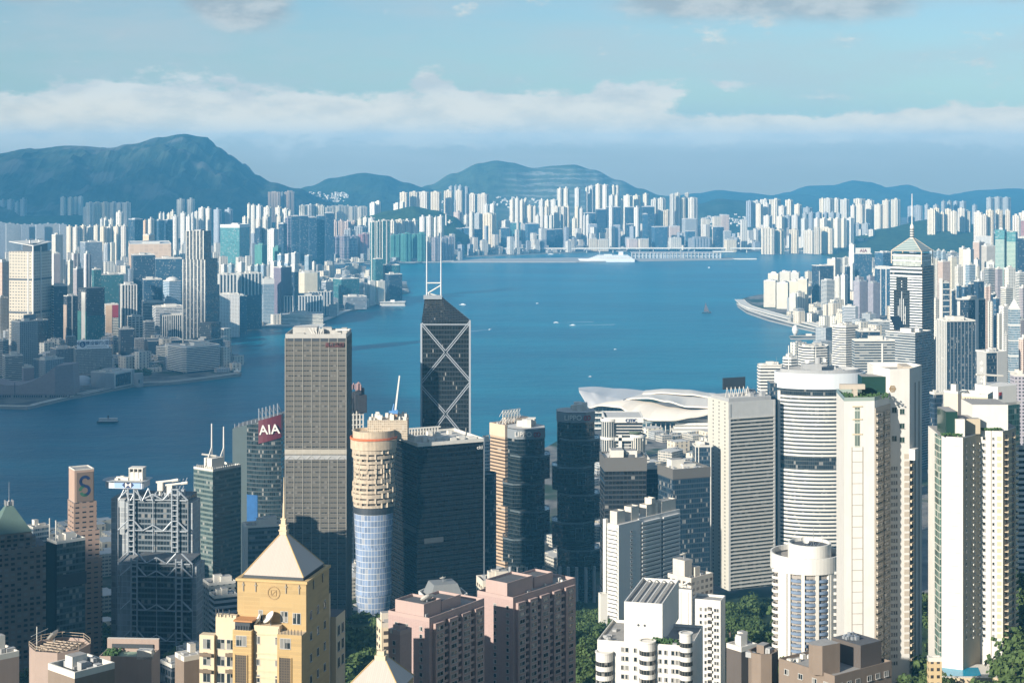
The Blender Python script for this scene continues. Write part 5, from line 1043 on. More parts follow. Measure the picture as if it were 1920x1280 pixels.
def curved_sign_tower():
    Y = 1650; t = thing('office_tower', 'dark glass tower with a curved front and slanted shade-darkened red sign', 'tower', (X(463, Y), Y, 4), R(-4)); FOOT.append((X(485, Y), Y + 25, 45))
    k = Y / F; x0, x1, x2 = (434 - 463)*k, 0.0, (529 - 463)*k; g = facade('curved_dark_glass', (.05, .065, .07), (.025, .04, .045), 1.8, 4.0, (.05, .95), (.25, .95), .08, var=.6)
    zt = lambda p: Z(803 - (p - 440)*.27, Y) - 4
    m = MB(); m.prism([(x0, 3), (x1 - .1, 3), (x1 - .1, 44), (x0, 44)], 0, 0, 0, 1, z1s=[zt(434), zt(463), zt(463), zt(434)]); m.build('wall', [plain('greygreen_panel', (.10, .13, .13), .35, nz=.1), ROOFD], t)
    n = 9; pts = [(x1 + (x2 - x1)*i/n, -9*sin(pi*(.15 + .6*i/n)) + 4) for i in range(n + 1)]; P_ = pts + [(x2, 44), (x1, 44)]
    m = MB(); m.prism(P_, 0, 0, 0, 1, z1s=[zt(463 + p[0]/k) for p in P_]); m.build('wall', [g, ROOFD], t)
    m = MB(); a, b = (487 - 463)*k, x2 + .2
    f = lambda x: [-9*sin(pi*(.15 + .6*x/x2)) + 4 - 1.0 for x in [x]][0]
    seg = [a + (b - a)*i/5 for i in range(6)]
    for p, q in zip(seg, seg[1:]): m.face([(p, f(p), zt(463 + p/k) - 20), (q, f(q), zt(463 + q/k) - 20), (q, f(q), zt(463 + q/k) + 2), (p, f(p), zt(463 + p/k) + 2)])
    m.face([(b, f(b), zt(529) - 20), (b, f(b) + 10, zt(529) - 20), (b, f(b) + 10, zt(529) + 2), (b, f(b), zt(529) + 2)]); sg = m.build('sign_board', plain('sign_red_shaded', (.11, .012, .022), .5), t)  # sign red darkened, its shade put into the colour
    mid = (a + b)/2; lt = text('AIA', 12.5, WHITE, sg, (mid, min(f(mid), f(a), f(b)) - .5, zt(463 + mid/k) - 9.5))[0]; lt.rotation_euler = (R(90), R(-5), 0)
    m = MB()
    for i in range(6): x = a + (b - a)*i/6; m.tube((x, f(x) + 3, zt(463 + x/k)), (x - 1.5, f(x) + 9, zt(463 + x/k) + 12), .6, 5); m.tube((x - 1.5, f(x) + 9, zt(463 + x/k) + 12), (x + 2, f(x) + 16, zt(463 + x/k)), .5, 5)
    m.build('roof_fin', STEEL, t)
    m = MB(); [m.box(x0 + 2 + i*4, x0 + 2.5 + i*4, 3, 4, zt(440 + i*6), zt(440 + i*6) + 4) for i in range(9)]; m.build('roof_rail', STEEL, t)
    m = MB()
    for i in range(3): p, q = pts[i], pts[i + 1]; za, zb_ = Z(988, Y) - 4, Z(926, Y) - 4; m.face([(p[0], p[1] - .5, za), (q[0], q[1] - .5, za), (q[0], q[1] - .5, zb_), (p[0], p[1] - .5, zb_)])
    m.build('blue_netting', plain('blue_netting', (.02, .10, .26), .8, nz=.3, nscale=.25), t)
curved_sign_tower()
t, L, D, h = T('low dark glass office block behind the gold tower roof', (455, 461, 530), 1350, 990, S_GLASSW if False else facade('shaded_office', (.13, .16, .17), (.045, .06, .065), 2.4, 3.8, (.04, .96), (.4, .95), .1, light=.3), asp=.6, name='office_block', cat='building', clutter=3)
m = MB(); m.box(-.8, 1.5, -.8, D, 0, h + 1); m.build('edge_strip', OFFW, t)
for i, (a, c, b_, y, yy) in enumerate(((380, 392, 442, 1098, 1180), (392, 402, 445, 1122, 1080), (330, 345, 384, 1225, 900), (300, 322, 372, 1252, 850))):
    T(f'small shaded low block {["below the grey-green tower","with punched windows beside the bank","low by the bank foot","with a dark flat roof by the gold tower foot"][i]}', (a, c, b_), yy, y, [S_GRIDG, S_GREYB, S_GRIDG, S_GRIDD][i], name='low_block', cat='building', roof=ROOFD, clutter=8)

# ---- the gridded tower, the curvy site, the black tower, the cross-braced tower ----
def gridded():
    Y = 1420; t, L, D, h = start('skyscraper', 'grey square skyscraper faced with a fine steel grid, tallest left of centre', 'tower', (535, 535, 649), Y, 634, 90, zb=12, depth=46)
    g = facade('steel_grid', (.12, .112, .098), (.012, .018, .02), 2.45, 4.15, (.10, .90), (.34, .66), .12, light=.25, var=.5, wall2=(.075, .072, .066), metal=0)
    m = MB(); m.box(0, L, 0, D, 0, h, 0, 1); m.build('wall', [g, ROOF], t)
    m = MB(); fins(m, L, D, 0, h + .2, L/6.9, .55, .45, 'RLB'); m.build('mullion', plain('bright_steel', (.32, .30, .255), .5, .2), t)
    m = MB(); k = 0.0
    while k < h: m.box(-.25, L + .25, -.28, .05, k, k + .5); k += 2.075
    m.build('louvre', plain('louvre_steel', (.135, .128, .112), .5, .2), t)
    zz = lambda py: Z(py, Y) - 12
    m = MB(); m.box(-.5, L + .5, -.55, .05, zz(851), zz(842)); m.build('refuge_floor', plain('band_tan', (.40, .365, .30), .7, nz=.2), t)
    m = MB(); m.box(-.4, L + .4, -.5, .05, zz(861), zz(853)); m.build('truss_floor', GREYC, t)
    m = MB(); [m.tube((L*(i+.15)/6, -.7, zz(860)), (L*(i+.5)/6, -.7, zz(854)), .35, 5) for i in range(6)]; [m.tube((L*(i+.5)/6, -.7, zz(854)), (L*(i+.85)/6, -.7, zz(860)), .35, 5) for i in range(6)]; m.build('brace', plain('weathered_plant', (.44, .42, .38), .8, nz=.2), t)
    m = MB(); m.box(L*.04, L, -.4, .05, zz(639.5), zz(634)); m.build('top_band', STEELD, t)
    m = MB(); ring(m, rect(L, D), h, h + 3.5, .6); m.build('parapet', plain('weathered_plant', (.44, .42, .38), .8, nz=.2), t)
    rg = random.Random(5)
    for i in range(16): unit(t, rg.uniform(.12, .92)*L, rg.uniform(.15, .85)*D, h + .05, rg.uniform(3, 8), rg.uniform(3, 7), rg.uniform(2.5, 7.5), plain('weathered_plant', (.44, .42, .38), .8, nz=.2))
    m = MB(); m.box(L*.1, L*.5, D*.2, D*.5, h, h + 8); m.build('plant_room', plain('weathered_plant', (.44, .42, .38), .8, nz=.2), t)
    m = MB(); [m.tube((L*.45 + i*1.4, 4, h + 2), (L*.45 + i*3 - 4, 6, h + 8), .3, 5) for i in range(5)]; m.tube((L*.82, 3, h + 6), (L + 3, -2, h + 7), .5, 5); m.build('maintenance_crane', WHITE, t)
    text('長江集團', 4.0, plain('faint_red', (.16, .05, .045)), t, (L*.81, -.75, zz(647)), name='emblem')
gridded()
def curvy_site():
    Y = 1345; t = thing('unfinished_tower', 'curvy unfinished concrete tower with bluish glass already fitted lower down', 'tower', (X(696, Y), Y, 8)); FOOT.append((X(696, Y), Y, 24))
    k = Y / F; zz = lambda py: Z(py, Y) - 8; conc = facade('raw_concrete', (.60, .47, .31), (.05, .05, .05), 7.0, 4.2, (.1, .9), (.35, .85), .8, light=.1, dirt=.25); cz = plain('cast_concrete', (.50, .41, .30), .9, nz=.4, nscale=.3)
    gl = facade('new_blue_glass', (.55, .58, .60), (.22, .29, .42), 2.4, 4.6, (.06, .94), (.06, .94), .08, light=.1, var=.25)
    def prof(r_, wob, n=36): return [((r_ + wob*sin(3*a + 1))*cos(a)*1.0, 17 + (r_ + wob*sin(3*a + 1))*.8*sin(a)) for a in [2*pi*i/n for i in range(n)]]
    rows = [(1160, 12.3), (1120, 14.4), (1070, 13.8), (1030, 14.4), (960, 15.6)]
    m = MB()
    for (pa, ra), (pb, rb) in zip(rows, rows[1:]):
        A, B_ = prof(ra, .5), prof(rb, .5); u = 0
        for i in range(36):
            j = (i + 1) % 36; l = ra*2*pi/36; m.face([(*A[i], zz(pa)), (*A[j], zz(pa)), (*B_[j], zz(pb)), (*B_[i], zz(pb))], 0, [(u, zz(pa)), (u + l, zz(pa)), (u + l, zz(pb)), (u, zz(pb))], True); u += l
    m.build('glazing', gl, t)
    m = MB(); m.prism(prof(12.2, .5), 0, zz(1150), 0, 0); m.build('base', GREYC, t)
    m = MB(); ring(m, prof(15.7, .5), zz(968), zz(952), .8); m.build('dark_collar', STEELD, t)
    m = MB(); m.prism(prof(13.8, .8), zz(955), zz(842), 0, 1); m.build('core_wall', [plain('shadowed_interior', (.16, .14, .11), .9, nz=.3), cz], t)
    py = 955.0; i = 0
    while py > 846:
        q_ = prof(16.2 + .9*sin(i*.7), .9); m = MB(); ring(m, q_, zz(py), zz(py - 4.6 - 1.2*(i % 3)), 1.4); m.build('floor_rim', cz, t)
        for p_ in range(0, 36, 2):
            if (p_*7 + i*5) % 11 < 5: unit(t, q_[p_][0]*.985, 17 + (q_[p_][1] - 17)*.985, zz(py), 1.3, 1.3, 3.9, cz, 'formwork_panel')
        py -= 9.2; i += 1
    m = MB(); rg = random.Random(2)
    for j in range(12):
        for q in prof(15.3, .8, 14): m.cbox(q[0], q[1], zz(955 - j*9.2), 1.1, 1.1, 4.2, 0)
    m.build('column', cz, t)
    m = MB(); ring(m, prof(18.2, .6), zz(846), zz(829), 1.2); m.build('formwork', plain('formwork_ply', (.50, .40, .28), .9, nz=.4, nscale=.3), t)
    m = MB(); ring(m, prof(18.6, .6), zz(828), zz(824), .5); m.build('safety_net', plain('orange_net', (.60, .16, .06), .9, nz=.2), t)
    m = MB(); ring(m, prof(16.4, .6), zz(828), zz(812), 1.0); m.prism(prof(15.3, .5), zz(842), zz(817), 0, 0); m.build('formwork', plain('formwork_ply', (.62, .46, .28)), t)
    x0, x1 = (686 - 697)*k, (762 - 697)*k; m = MB(); m.box(x0, x1, 20, 40, zz(832), zz(795), 0, 0); m.build('core_wall', facade('scaffold_ply', (.60, .50, .36), (.34, .27, .19), 1.6, 1.9, (.12, .88), (.15, .85), .9, light=.2), t)
    for i in range(34): unit(t, rg.uniform(x0 + 1, x1 - 1), rg.uniform(21, 39), zz(795), rg.uniform(.8, 3), rg.uniform(.8, 3), rg.uniform(1.2, 4.5), OFFW, 'site_material')
    c = thing('tower_crane', 'blue and white tower crane with raised jib on the unfinished tower', 'crane', (X(741, Y + 30), Y + 30, Z(795, Y + 30)))
    kk = (Y + 30) / F; m = MB(); m.box(-1.3, 1.3, -1.3, 1.3, -6, 26*kk, 0); m.build('mast', plain('crane_orange', (.55, .30, .14), .6), c)
    m = MB(); m.box(-2.6, 2.2, -2, 2, 20*kk, 27*kk); m.tube((-2, 0, 27*kk), (-1, 0, 38*kk), .5, 6); m.box(-5, -2.4, -1, 1, 22*kk, 25*kk); m.build('cab', plain('crane_blue', (.10, .25, .50), .5), c)
    m = MB(); m.tube((0, 0, 24*kk), (8*kk, 0, 91*kk), 1.0, 4, .7); m.build('jib', WHITE, c); m = MB(); m.tube((-1, 0, 38*kk), (5*kk, 0, 66*kk), .15, 4); m.build('cable', STEELD, c)
curvy_site()
def dark_site():
    Y = 1750; t, L, D, h = start('unfinished_tower', 'unfinished tower with black netted top half hidden behind the gridded skyscraper', 'tower', (645, 650, 681), Y, 770, asp=.9, zb=4); zz = lambda py: Z(py, Y) - 4
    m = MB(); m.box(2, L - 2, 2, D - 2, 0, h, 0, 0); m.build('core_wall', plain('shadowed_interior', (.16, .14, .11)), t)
    m = MB(); k = 4.0
    while k < h: m.box(0, L, 0, D, k, k + .9); k += 5.2
    m.build('floor_slab', OFFW, t); m = MB(); [m.box(L*i/5 - .6, L*i/5 + .6, -.2, .8, 0, h) for i in range(1, 6)]; m.build('column', OFFW, t)
    m = MB(); rg = random.Random(4)
    for i in range(26): m.cbox(L*rg.uniform(.1, 1.05), D*rg.uniform(0, .9), h + rg.uniform(-3, 4), rg.uniform(4, 9), rg.uniform(4, 9), rg.uniform(9, 18), rg.uniform(0, .3))
    m.build('netting', plain('black_netting', (.05, .05, .055), .9, nz=.5, nscale=.3), t); m = MB(); [m.cbox(L*rg.uniform(.1, 1), D*rg.uniform(0, .9), zz(733), 1, 1, rg.uniform(4, 8)) for i in range(16)]; m.build('scaffold_tip', plain('scaffold_pink', (.48, .30, .27), .8), t)
dark_site()
def black_bank():
    Y = 1380; t, L, D, h = start('bank_tower', 'broad black glass tower with a pale cluttered roof, right of the curvy site', 'tower', (731, 783, 908), Y, 836, asp=1.0, zb=20)
    g = facade('black_bands', (.012, .015, .018), (.005, .007, .009), 2.2, 4.0, (.03, .97), (.30, .98), .08, var=.5, wrough=.5, light=0, gspec=.3); zz = lambda py: Z(py, Y) - 20
    m = MB(); m.box(0, L, 0, D, 0, h, 0, 1); m.build('wall', [g, ROOFL], t)
    m = MB(); slabs(m, rect(L, D), 3, h - 10, 4.0, .35, .25); m.build('spandrel', plain('dark_sill', (.022, .027, .031), .5, .2), t)
    m = MB(); ring(m, grow(rect(L, D), .2), h - .6, h + 2.2, .8); m.build('parapet', OFFW, t)
    m = MB(); m.box(L*.1, L*.38, -.45, 0, h*.565, h*.565 + 4); m.box(-.45, 0, D*.06, D*.5, h*.61, h*.61 + 4); m.build('louvre_band', plain('louvre_slate', (.06, .07, .075), .5), t)
    m = MB(); m.box(.2*0 + L - .7, L + .25, -.4, .6, 0, h + 3); m.build('edge_strip', STEEL, t)
    rg = random.Random(9); [unit(t, L*rg.uniform(.1, .9), D*rg.uniform(.12, .85), h + .04, rg.uniform(3, 9), rg.uniform(2, 6), rg.uniform(1.5, 4.5), mat=OFFW) for i in range(18)]
    m = MB(); m.box(L*.05, L*.72, D*.86, D*.9, h + 5, h + 6); [m.box(L*.05 + i*2.6, L*.05 + i*2.6 + .9, D*.86, D*.9, h, h + 5) for i in range(int(L*.67/2.6))]; m.box(L*.04, L*.06, D*.2, D*.88, h + 5, h + 6); [m.box(L*.04, L*.06, D*.2 + i*2.6, D*.2 + i*2.6 + .9, h, h + 5) for i in range(int(D*.66/2.6))]; m.build('roof_frame', OFFW, t)
    text('citi', 4.2, WHITE, t, (L*.93, -.35, h - 5.0))
black_bank()
def braced():
    Y = 1500; t, L, D, h = start('skyscraper', 'dark glass skyscraper with white diagonal bracing, faceted top and twin masts', 'tower', (790, 790, 881), Y, 612, 90, zb=8, depth=42); zz = lambda py: Z(py, Y) - 8
    g = facade('braced_glass', (.026, .032, .035), (.008, .012, .014), 1.35, 4.0, (.14, .86), (.14, .86), .08, var=.45, wrough=.4, light=.05)
    zl, zr, apx = zz(606), zz(600), zz(563); xa, ya = L*.30, D*.95
    m = MB(); uv4 = lambda l, a, b: [(0, 0), (l, 0), (l, b), (0, a)]
    m.face([(0, 0, 0), (L, 0, 0), (L, 0, zr), (0, 0, zl)], 0, uv4(L, zl, zr)); m.face([(L, 0, 0), (L, D, 0), (L, D, zr - 4), (L, 0, zr)], 0, uv4(D, zr, zr - 4))
    m.face([(0, D, 0), (0, 0, 0), (0, 0, zl), (xa*.08, D, apx)], 0, uv4(D, apx, zl)); m.face([(L, D, 0), (0, D, 0), (xa*.08, D, apx), (xa*1.25, D, apx), (L, D, zr - 4)], 0)
    m.build('wall', g, t)
    m = MB(); A, B_, C_, D_ = (0, 0, zl), (L, 0, zr), (xa*1.25, D, apx), (xa*.08, D, apx)
    m.face([A, B_, C_, D_], 0, [(0, 0), (L, 0), (L*.4, 44), (0, 44)]); m.face([B_, (L, D, zr - 4), C_], 0, [(0, 0), (40, 0), (20, 30)]); m.build('sloped_roof', g, t)
    wh = plain('brace_white', (.33, .36, .39), .5, .1); br = [((0, zz(606)), (L*.49, zz(659))), ((L, zz(604)), (L*.51, zz(659))), ((L*.49, zz(662)), (0, zz(717))), ((L*.51, zz(662)), (L, zz(713))), ((0, zz(724)), (L*.49, zz(774))), ((L, zz(718)), (L*.51, zz(774))), ((L*.49, zz(777)), (L*.05, zz(832))), ((L*.51, zz(777)), (L, zz(832))), ((0, zz(838)), (L*.5, zz(890))), ((L, zz(838)), (L*.5, zz(890)))]
    for (a, b) in br:
        d = Vector((b[0] - a[0], b[1] - a[1])).normalized(); nn = Vector((-d.y, d.x)); m = MB()
        for o_ in (-.8, .8):
            p = [(a[0] + nn.x*(o_ + w_), a[1] + nn.y*(o_ + w_)) for w_ in (-.36, .36)]; q = [(b[0] + nn.x*(o_ + w_), b[1] + nn.y*(o_ + w_)) for w_ in (-.36, .36)]
            pts = [p[0], q[0], q[1], p[1]]; m.face([(x_, -.55, z_) for x_, z_ in pts]); 
            for i in range(4): j = (i + 1) % 4; m.face([(pts[i][0], .05, pts[i][1]), (pts[j][0], .05, pts[j][1]), (pts[j][0], -.55, pts[j][1]), (pts[i][0], -.55, pts[i][1])])
        m.build('brace', wh, t)
    for x in (0, L): m = MB(); m.box(x - .8, x + .8, -.7, .8, 0, zl if x == 0 else zr); m.build('corner_post', wh, t)
    m = MB(); m.box(0, L, -.5, .05, zz(609), zz(607)); m.build('top_band', wh, t)
    for x, tp in ((xa*.22, 425), (xa*1.22, 424)):
        m = MB(); z1 = Z(tp, Y + D) - 8; m.tube((x, D*.93, apx - 6), (x, D*.93, z1), .7, 8, .4); m.build('mast', plain('mast_grey', (.55, .57, .58), .5), t)
    m = MB(); a, b = xa*.22, xa*1.22; z0 = apx; s = (Z(530, Y + D) - 8)
    m.tube((a, D*.93, s), (b, D*.93, s), .55, 6); m.tube((b, D*.93, s - 2), (a + 1, D*.93, s - 9), .55, 6); m.tube((a + 1, D*.93, s - 9), (b, D*.93, apx), .55, 6); m.tube((a + 2, D*.9, apx - 2), (a + 2, D*.9, s - 8), .4, 6); m.build('mast_brace', WHITE, t)
    m = MB(); m.box(0, xa*1.3, D*.86, D*.99, apx - 2, apx + 1.5); m.build('mast_base', STEEL, t)
braced()

# ---- Admiralty ----
t, L, D, h = T('tan banded tower with a big open sign frame on its roof', (919, 947, 1004), 1800, 800, facade('tan_bands', (.46, .33, .22), (.10, .07, .05), 6.0, 3.6, (0, 1), (.45, .9), .3, var=.3), asp=.6, zb=4, trim=plain('tan_stone', (.62, .47, .33), .8, nz=.1), clutter=6, crown=(plain('tan_stone', (.62, .47, .33)), 11))
m = MB(); x0, x1 = L*.05, L*.62
for i in range(6):
    for j in range(2):
        x = x0 + (x1 - x0)*i/6; z = h + 2 + j*7; w_ = (x1 - x0)/6; m.tube((x, 6, z), (x + w_, 6, z + 7), .35, 5); m.tube((x + w_, 6, z), (x, 6, z + 7), .35, 5); m.tube((x, 6, z), (x, 6, z + 7), .4, 5); m.tube((x, 6, z + 7), (x + w_, 6, z + 7), .4, 5); m.tube((x, 6, z + 7), (x, 12, z), .3, 5)
m.build('sign_frame', WHITE, t)
Yc = 1520; t = thing('round_tower', 'dark glass cylinder tower tucked right of the black bank tower', 'tower', (X(911, Yc), Yc + 12, 4)); FOOT.append((X(911, Yc), Yc + 12, 14)); m = MB(); m.lathe([(9, 0), (9, Z(893, Yc) - 4), (0, Z(893, Yc) - 3.9)], 32, smooth=False); m.build('wall', S_NAVYG, t); m = MB(); m.lathe([(8.9, Z(893, Yc) - 4), (9.3, Z(890, Yc) - 4), (8.3, Z(890, Yc) - 4)], 32); m.build('parapet', STEELD, t)
T('pale green-grey slab glimpsed between black and tan towers', (900, 903, 921), 1900, 828, S_GLASSW, 80, zb=4, asp=.8)
def koala(label, cx, Y, tops, wpx, textpx, group):
    t = thing('office_tower', label, 'tower', (X(cx, Y), Y, 8)); t['group'] = group; FOOT.append((X(cx, Y), Y + 20, 28)); k = Y / F; zz = lambda py: Z(py, Y) - 8
    g = facade('koala_glass', (.035, .045, .048), (.010, .016, .018), 1.7, 3.9, (.04, .96), (.2, .95), .06, var=.5, light=.05, wrough=.35); R0 = wpx*k/2
    def octo(r, ox=0, oy=0, f=.42): c = r*f; return [(ox - r + c*1.0, oy), (ox + r - c, oy), (ox + r, oy + c), (ox + r, oy + 2*r - c), (ox + r - c, oy + 2*r), (ox - r + c, oy + 2*r), (ox - r, oy + 2*r - c), (ox - r, oy + c)]
    m = MB(); m.prism(octo(R0*.80, 0, 6, .5), 0, zz(tops), 0, 1); m.build('wall', [g, ROOFL], t)
    rg = random.Random(label); py0 = tops + 50; side = 1
    for j in range(5):
        z1 = zz(py0 + j*52); z0 = zz(py0 + j*52 + 44)
        if z0 < 6: break
        m = MB(); ox = side*R0*.16; m.prism(octo(R0*.86, ox, 2 - .02*j, .5), z0, z1, 0, 0, bottom=True); b = m.build('bulge', g, t)
        m = MB(); ring(m, grow(octo(R0*.86, ox, 2 - .02*j, .5), .25), z1 - 1.2, z1 + .4, .9); m.build('ledge', plain('koala_ledge', (.14, .17, .18), .4, .3), b)
        m = MB(); xx = ox + R0*(.1 + .25*((j*7) % 3)/3); m.box(xx, xx + R0*.36, -1.5, 2, z0 + 6, z0 + 18, 0, 0); b2 = m.build('glazed_bay', g, t); m = MB(); ring(m, [(xx - .1, 0), (xx + R0*.36 + .1, 0), (xx + R0*.36 + .1, 12.2), (xx - .1, 12.2)], 0, .5, .5); f_ = m.build('bay_frame', plain('koala_ledge', (.14, .17, .18)), b2); f_.rotation_euler = (R(90), 0, 0); f_.location = (0, -1.3, z0 + 5.9)
        side = -side
    m = MB(); ring(m, grow(octo(R0*.80, 0, 6, .5), .5), zz(tops + 19), zz(tops + 1), .8); sgn = m.build('sign_band', plain('koala_signband', (.22, .24, .25), .5), t)
    text('LIPPO', 6.6, WHITE, sgn, (-R0*.14, 5.0, zz(tops + 10)))
    m = MB(); m.lathe([(2.6, 0), (2.6, .4), (1.3, .4), (1.3, 0)], 16, 0, 0); e = m.build('emblem', RED, sgn, (R0*.40, 5.3, zz(tops + 10))); e.rotation_euler = (R(90), 0, R(34)); e2 = e.copy(); COL.objects.link(e2); e2.location = (R0*.52, 6.3, zz(tops + 10))
    m = MB(); [m.cbox(rg.uniform(-.5, .5)*R0, rg.uniform(14, 34), zz(tops), rg.uniform(4, 9), rg.uniform(4, 8), rg.uniform(3, 8)) for i in range(7)]; m.build('plant_room', OFFW, t)
    m = MB(); [m.tube((x, y, 0), (x, y, zz(1062)), 1.6, 10) for x, y in ((-R0*.7, 1), (-R0*.35, -1), (0, -2), (R0*.4, -1), (R0*.75, 2))]; m.build('column', GREYC, t)
koala('shorter, left one of the two bulging dark glass towers', 987, 1680, 806, 87, 0, 'bulging dark glass twin towers')
koala('taller, right one of the two bulging dark glass towers', 1081, 1640, 775, 88, 0, 'bulging dark glass twin towers')
t, L, D, h = T('black glass block with a pale sunk-well roof right of the bulging towers', (1125, 1134, 1212), 1370, 862, facade('black_block', (.03, .036, .04), (.014, .018, .022), 3.0, 3.8, (.04, .96), (.3, .95), .09, var=.4, light=.04), asp=.9, zb=14, roof=ROOFL, clutter=10, crown=(plain('dark_crown', (.13, .125, .115), .6), 9))
m = MB(); ring(m, [(L*.3, D*.3), (L*.75, D*.3), (L*.75, D*.75), (L*.3, D*.75)], h, h + 2.4, .8); m.box(L*.33, L*.72, D*.33, D*.72, h, h + .4); m.build('roof_well', ROOFD, t)
T('dark navy block with a sandy cluttered roof right of the sunk-well block', (1234, 1262, 1331), 1350, 884, S_NAVYG, asp=.8, zb=14, roof=ROOFL, clutter=18, crown=(plain('dark_crown', (.13, .125, .115)), 6)); T('plain pale-lined low block between the two dark blocks', (1205, 1212, 1238), 1420, 880, S_NAVYG, asp=.8, zb=10, roof=ROOF)
t, L, D, h = T('narrow dark tower edged by thin white uprights beside the ribbed hotel', (1298, 1303, 1334), 1640, 838, S_NAVYG, asp=.9, zb=10, clutter=3); m = MB(); [m.box(L*q - .35, L*q + .35, -.7, .2, 0, h) for q in (.03, .22, .95)]; m.build('white_strip', WHITE, t)
def citic():
    Y = 1900; t, L, D, h = start('office_tower', 'white-framed office block with glazed round corners in front of the winged roof', 'tower', (1127, 1127, 1205), Y, 783, 90, zb=6, depth=46); zz = lambda py: Z(py, Y) - 6
    g = facade('citic_fins', (.60, .58, .53), (.03, .04, .045), 2.6, 80.0, (.38, 1.0), (0, 1), .15); gb = S_GREYB
    m = MB(); m.box(7, L, 2, D, 0, h, 0, 1); m.build('wall', [facade('citic_bands', (.50, .49, .46), (.03, .035, .04), 6, 3.4, (0, 1), (.3, .95), .15), ROOFL], t)
    for cx, tp in ((9, 785), (L - 5, 815)):
        m = MB(); m.lathe([(8.5, 0), (8.5, zz(tp + 3)), (0, zz(tp + 2.9))], 24, cx, 6, smooth=False); m.build('round_corner', g, t)
        m = MB()
        for py in (tp, tp + 34, tp + 70): m.lathe([(8.6, zz(py + 5)), (9.5, zz(py + 5)), (9.5, zz(py)), (8.4, zz(py))], 24, cx, 6)
        m.build('white_collar', WHITE, t)
    m = MB(); ring(m, grow([(4, 0), (L, 0), (L, D), (4, D)], .8), zz(792), zz(782), 1.2); m.build('crown', WHITE, t)
    m = MB(); [m.box(4, L + .6, -1, 2, zz(p + 6), zz(p)) for p in (820, 852, 890)]; m.box(L*.42, L*.5, -1, 2, 0, zz(815)); m.build('white_frame', WHITE, t)
    text('CITIC', 5.0, NAVY, t, (L*.72, -1.6, zz(788))); m = MB(); m.lathe([(0.01, 0), (9, 0), (9, 2.2), (0.01, 2.2)], 20, L - 8, 8); m.build('round_roof_garden', plain('roof_garden', (.10, .13, .08), .9, nz=.4), t, (0, 0, zz(813)))
citic()
T('white stepped annex below the round-cornered office block', (1160, 1165, 1218), 1850, 862, facade('annex_bands', (.60, .58, .54), (.04, .045, .05), 5, 3.4, (0, 1), (.35, .95), .2), asp=.8, zb=6, name='office_block', cat='building')

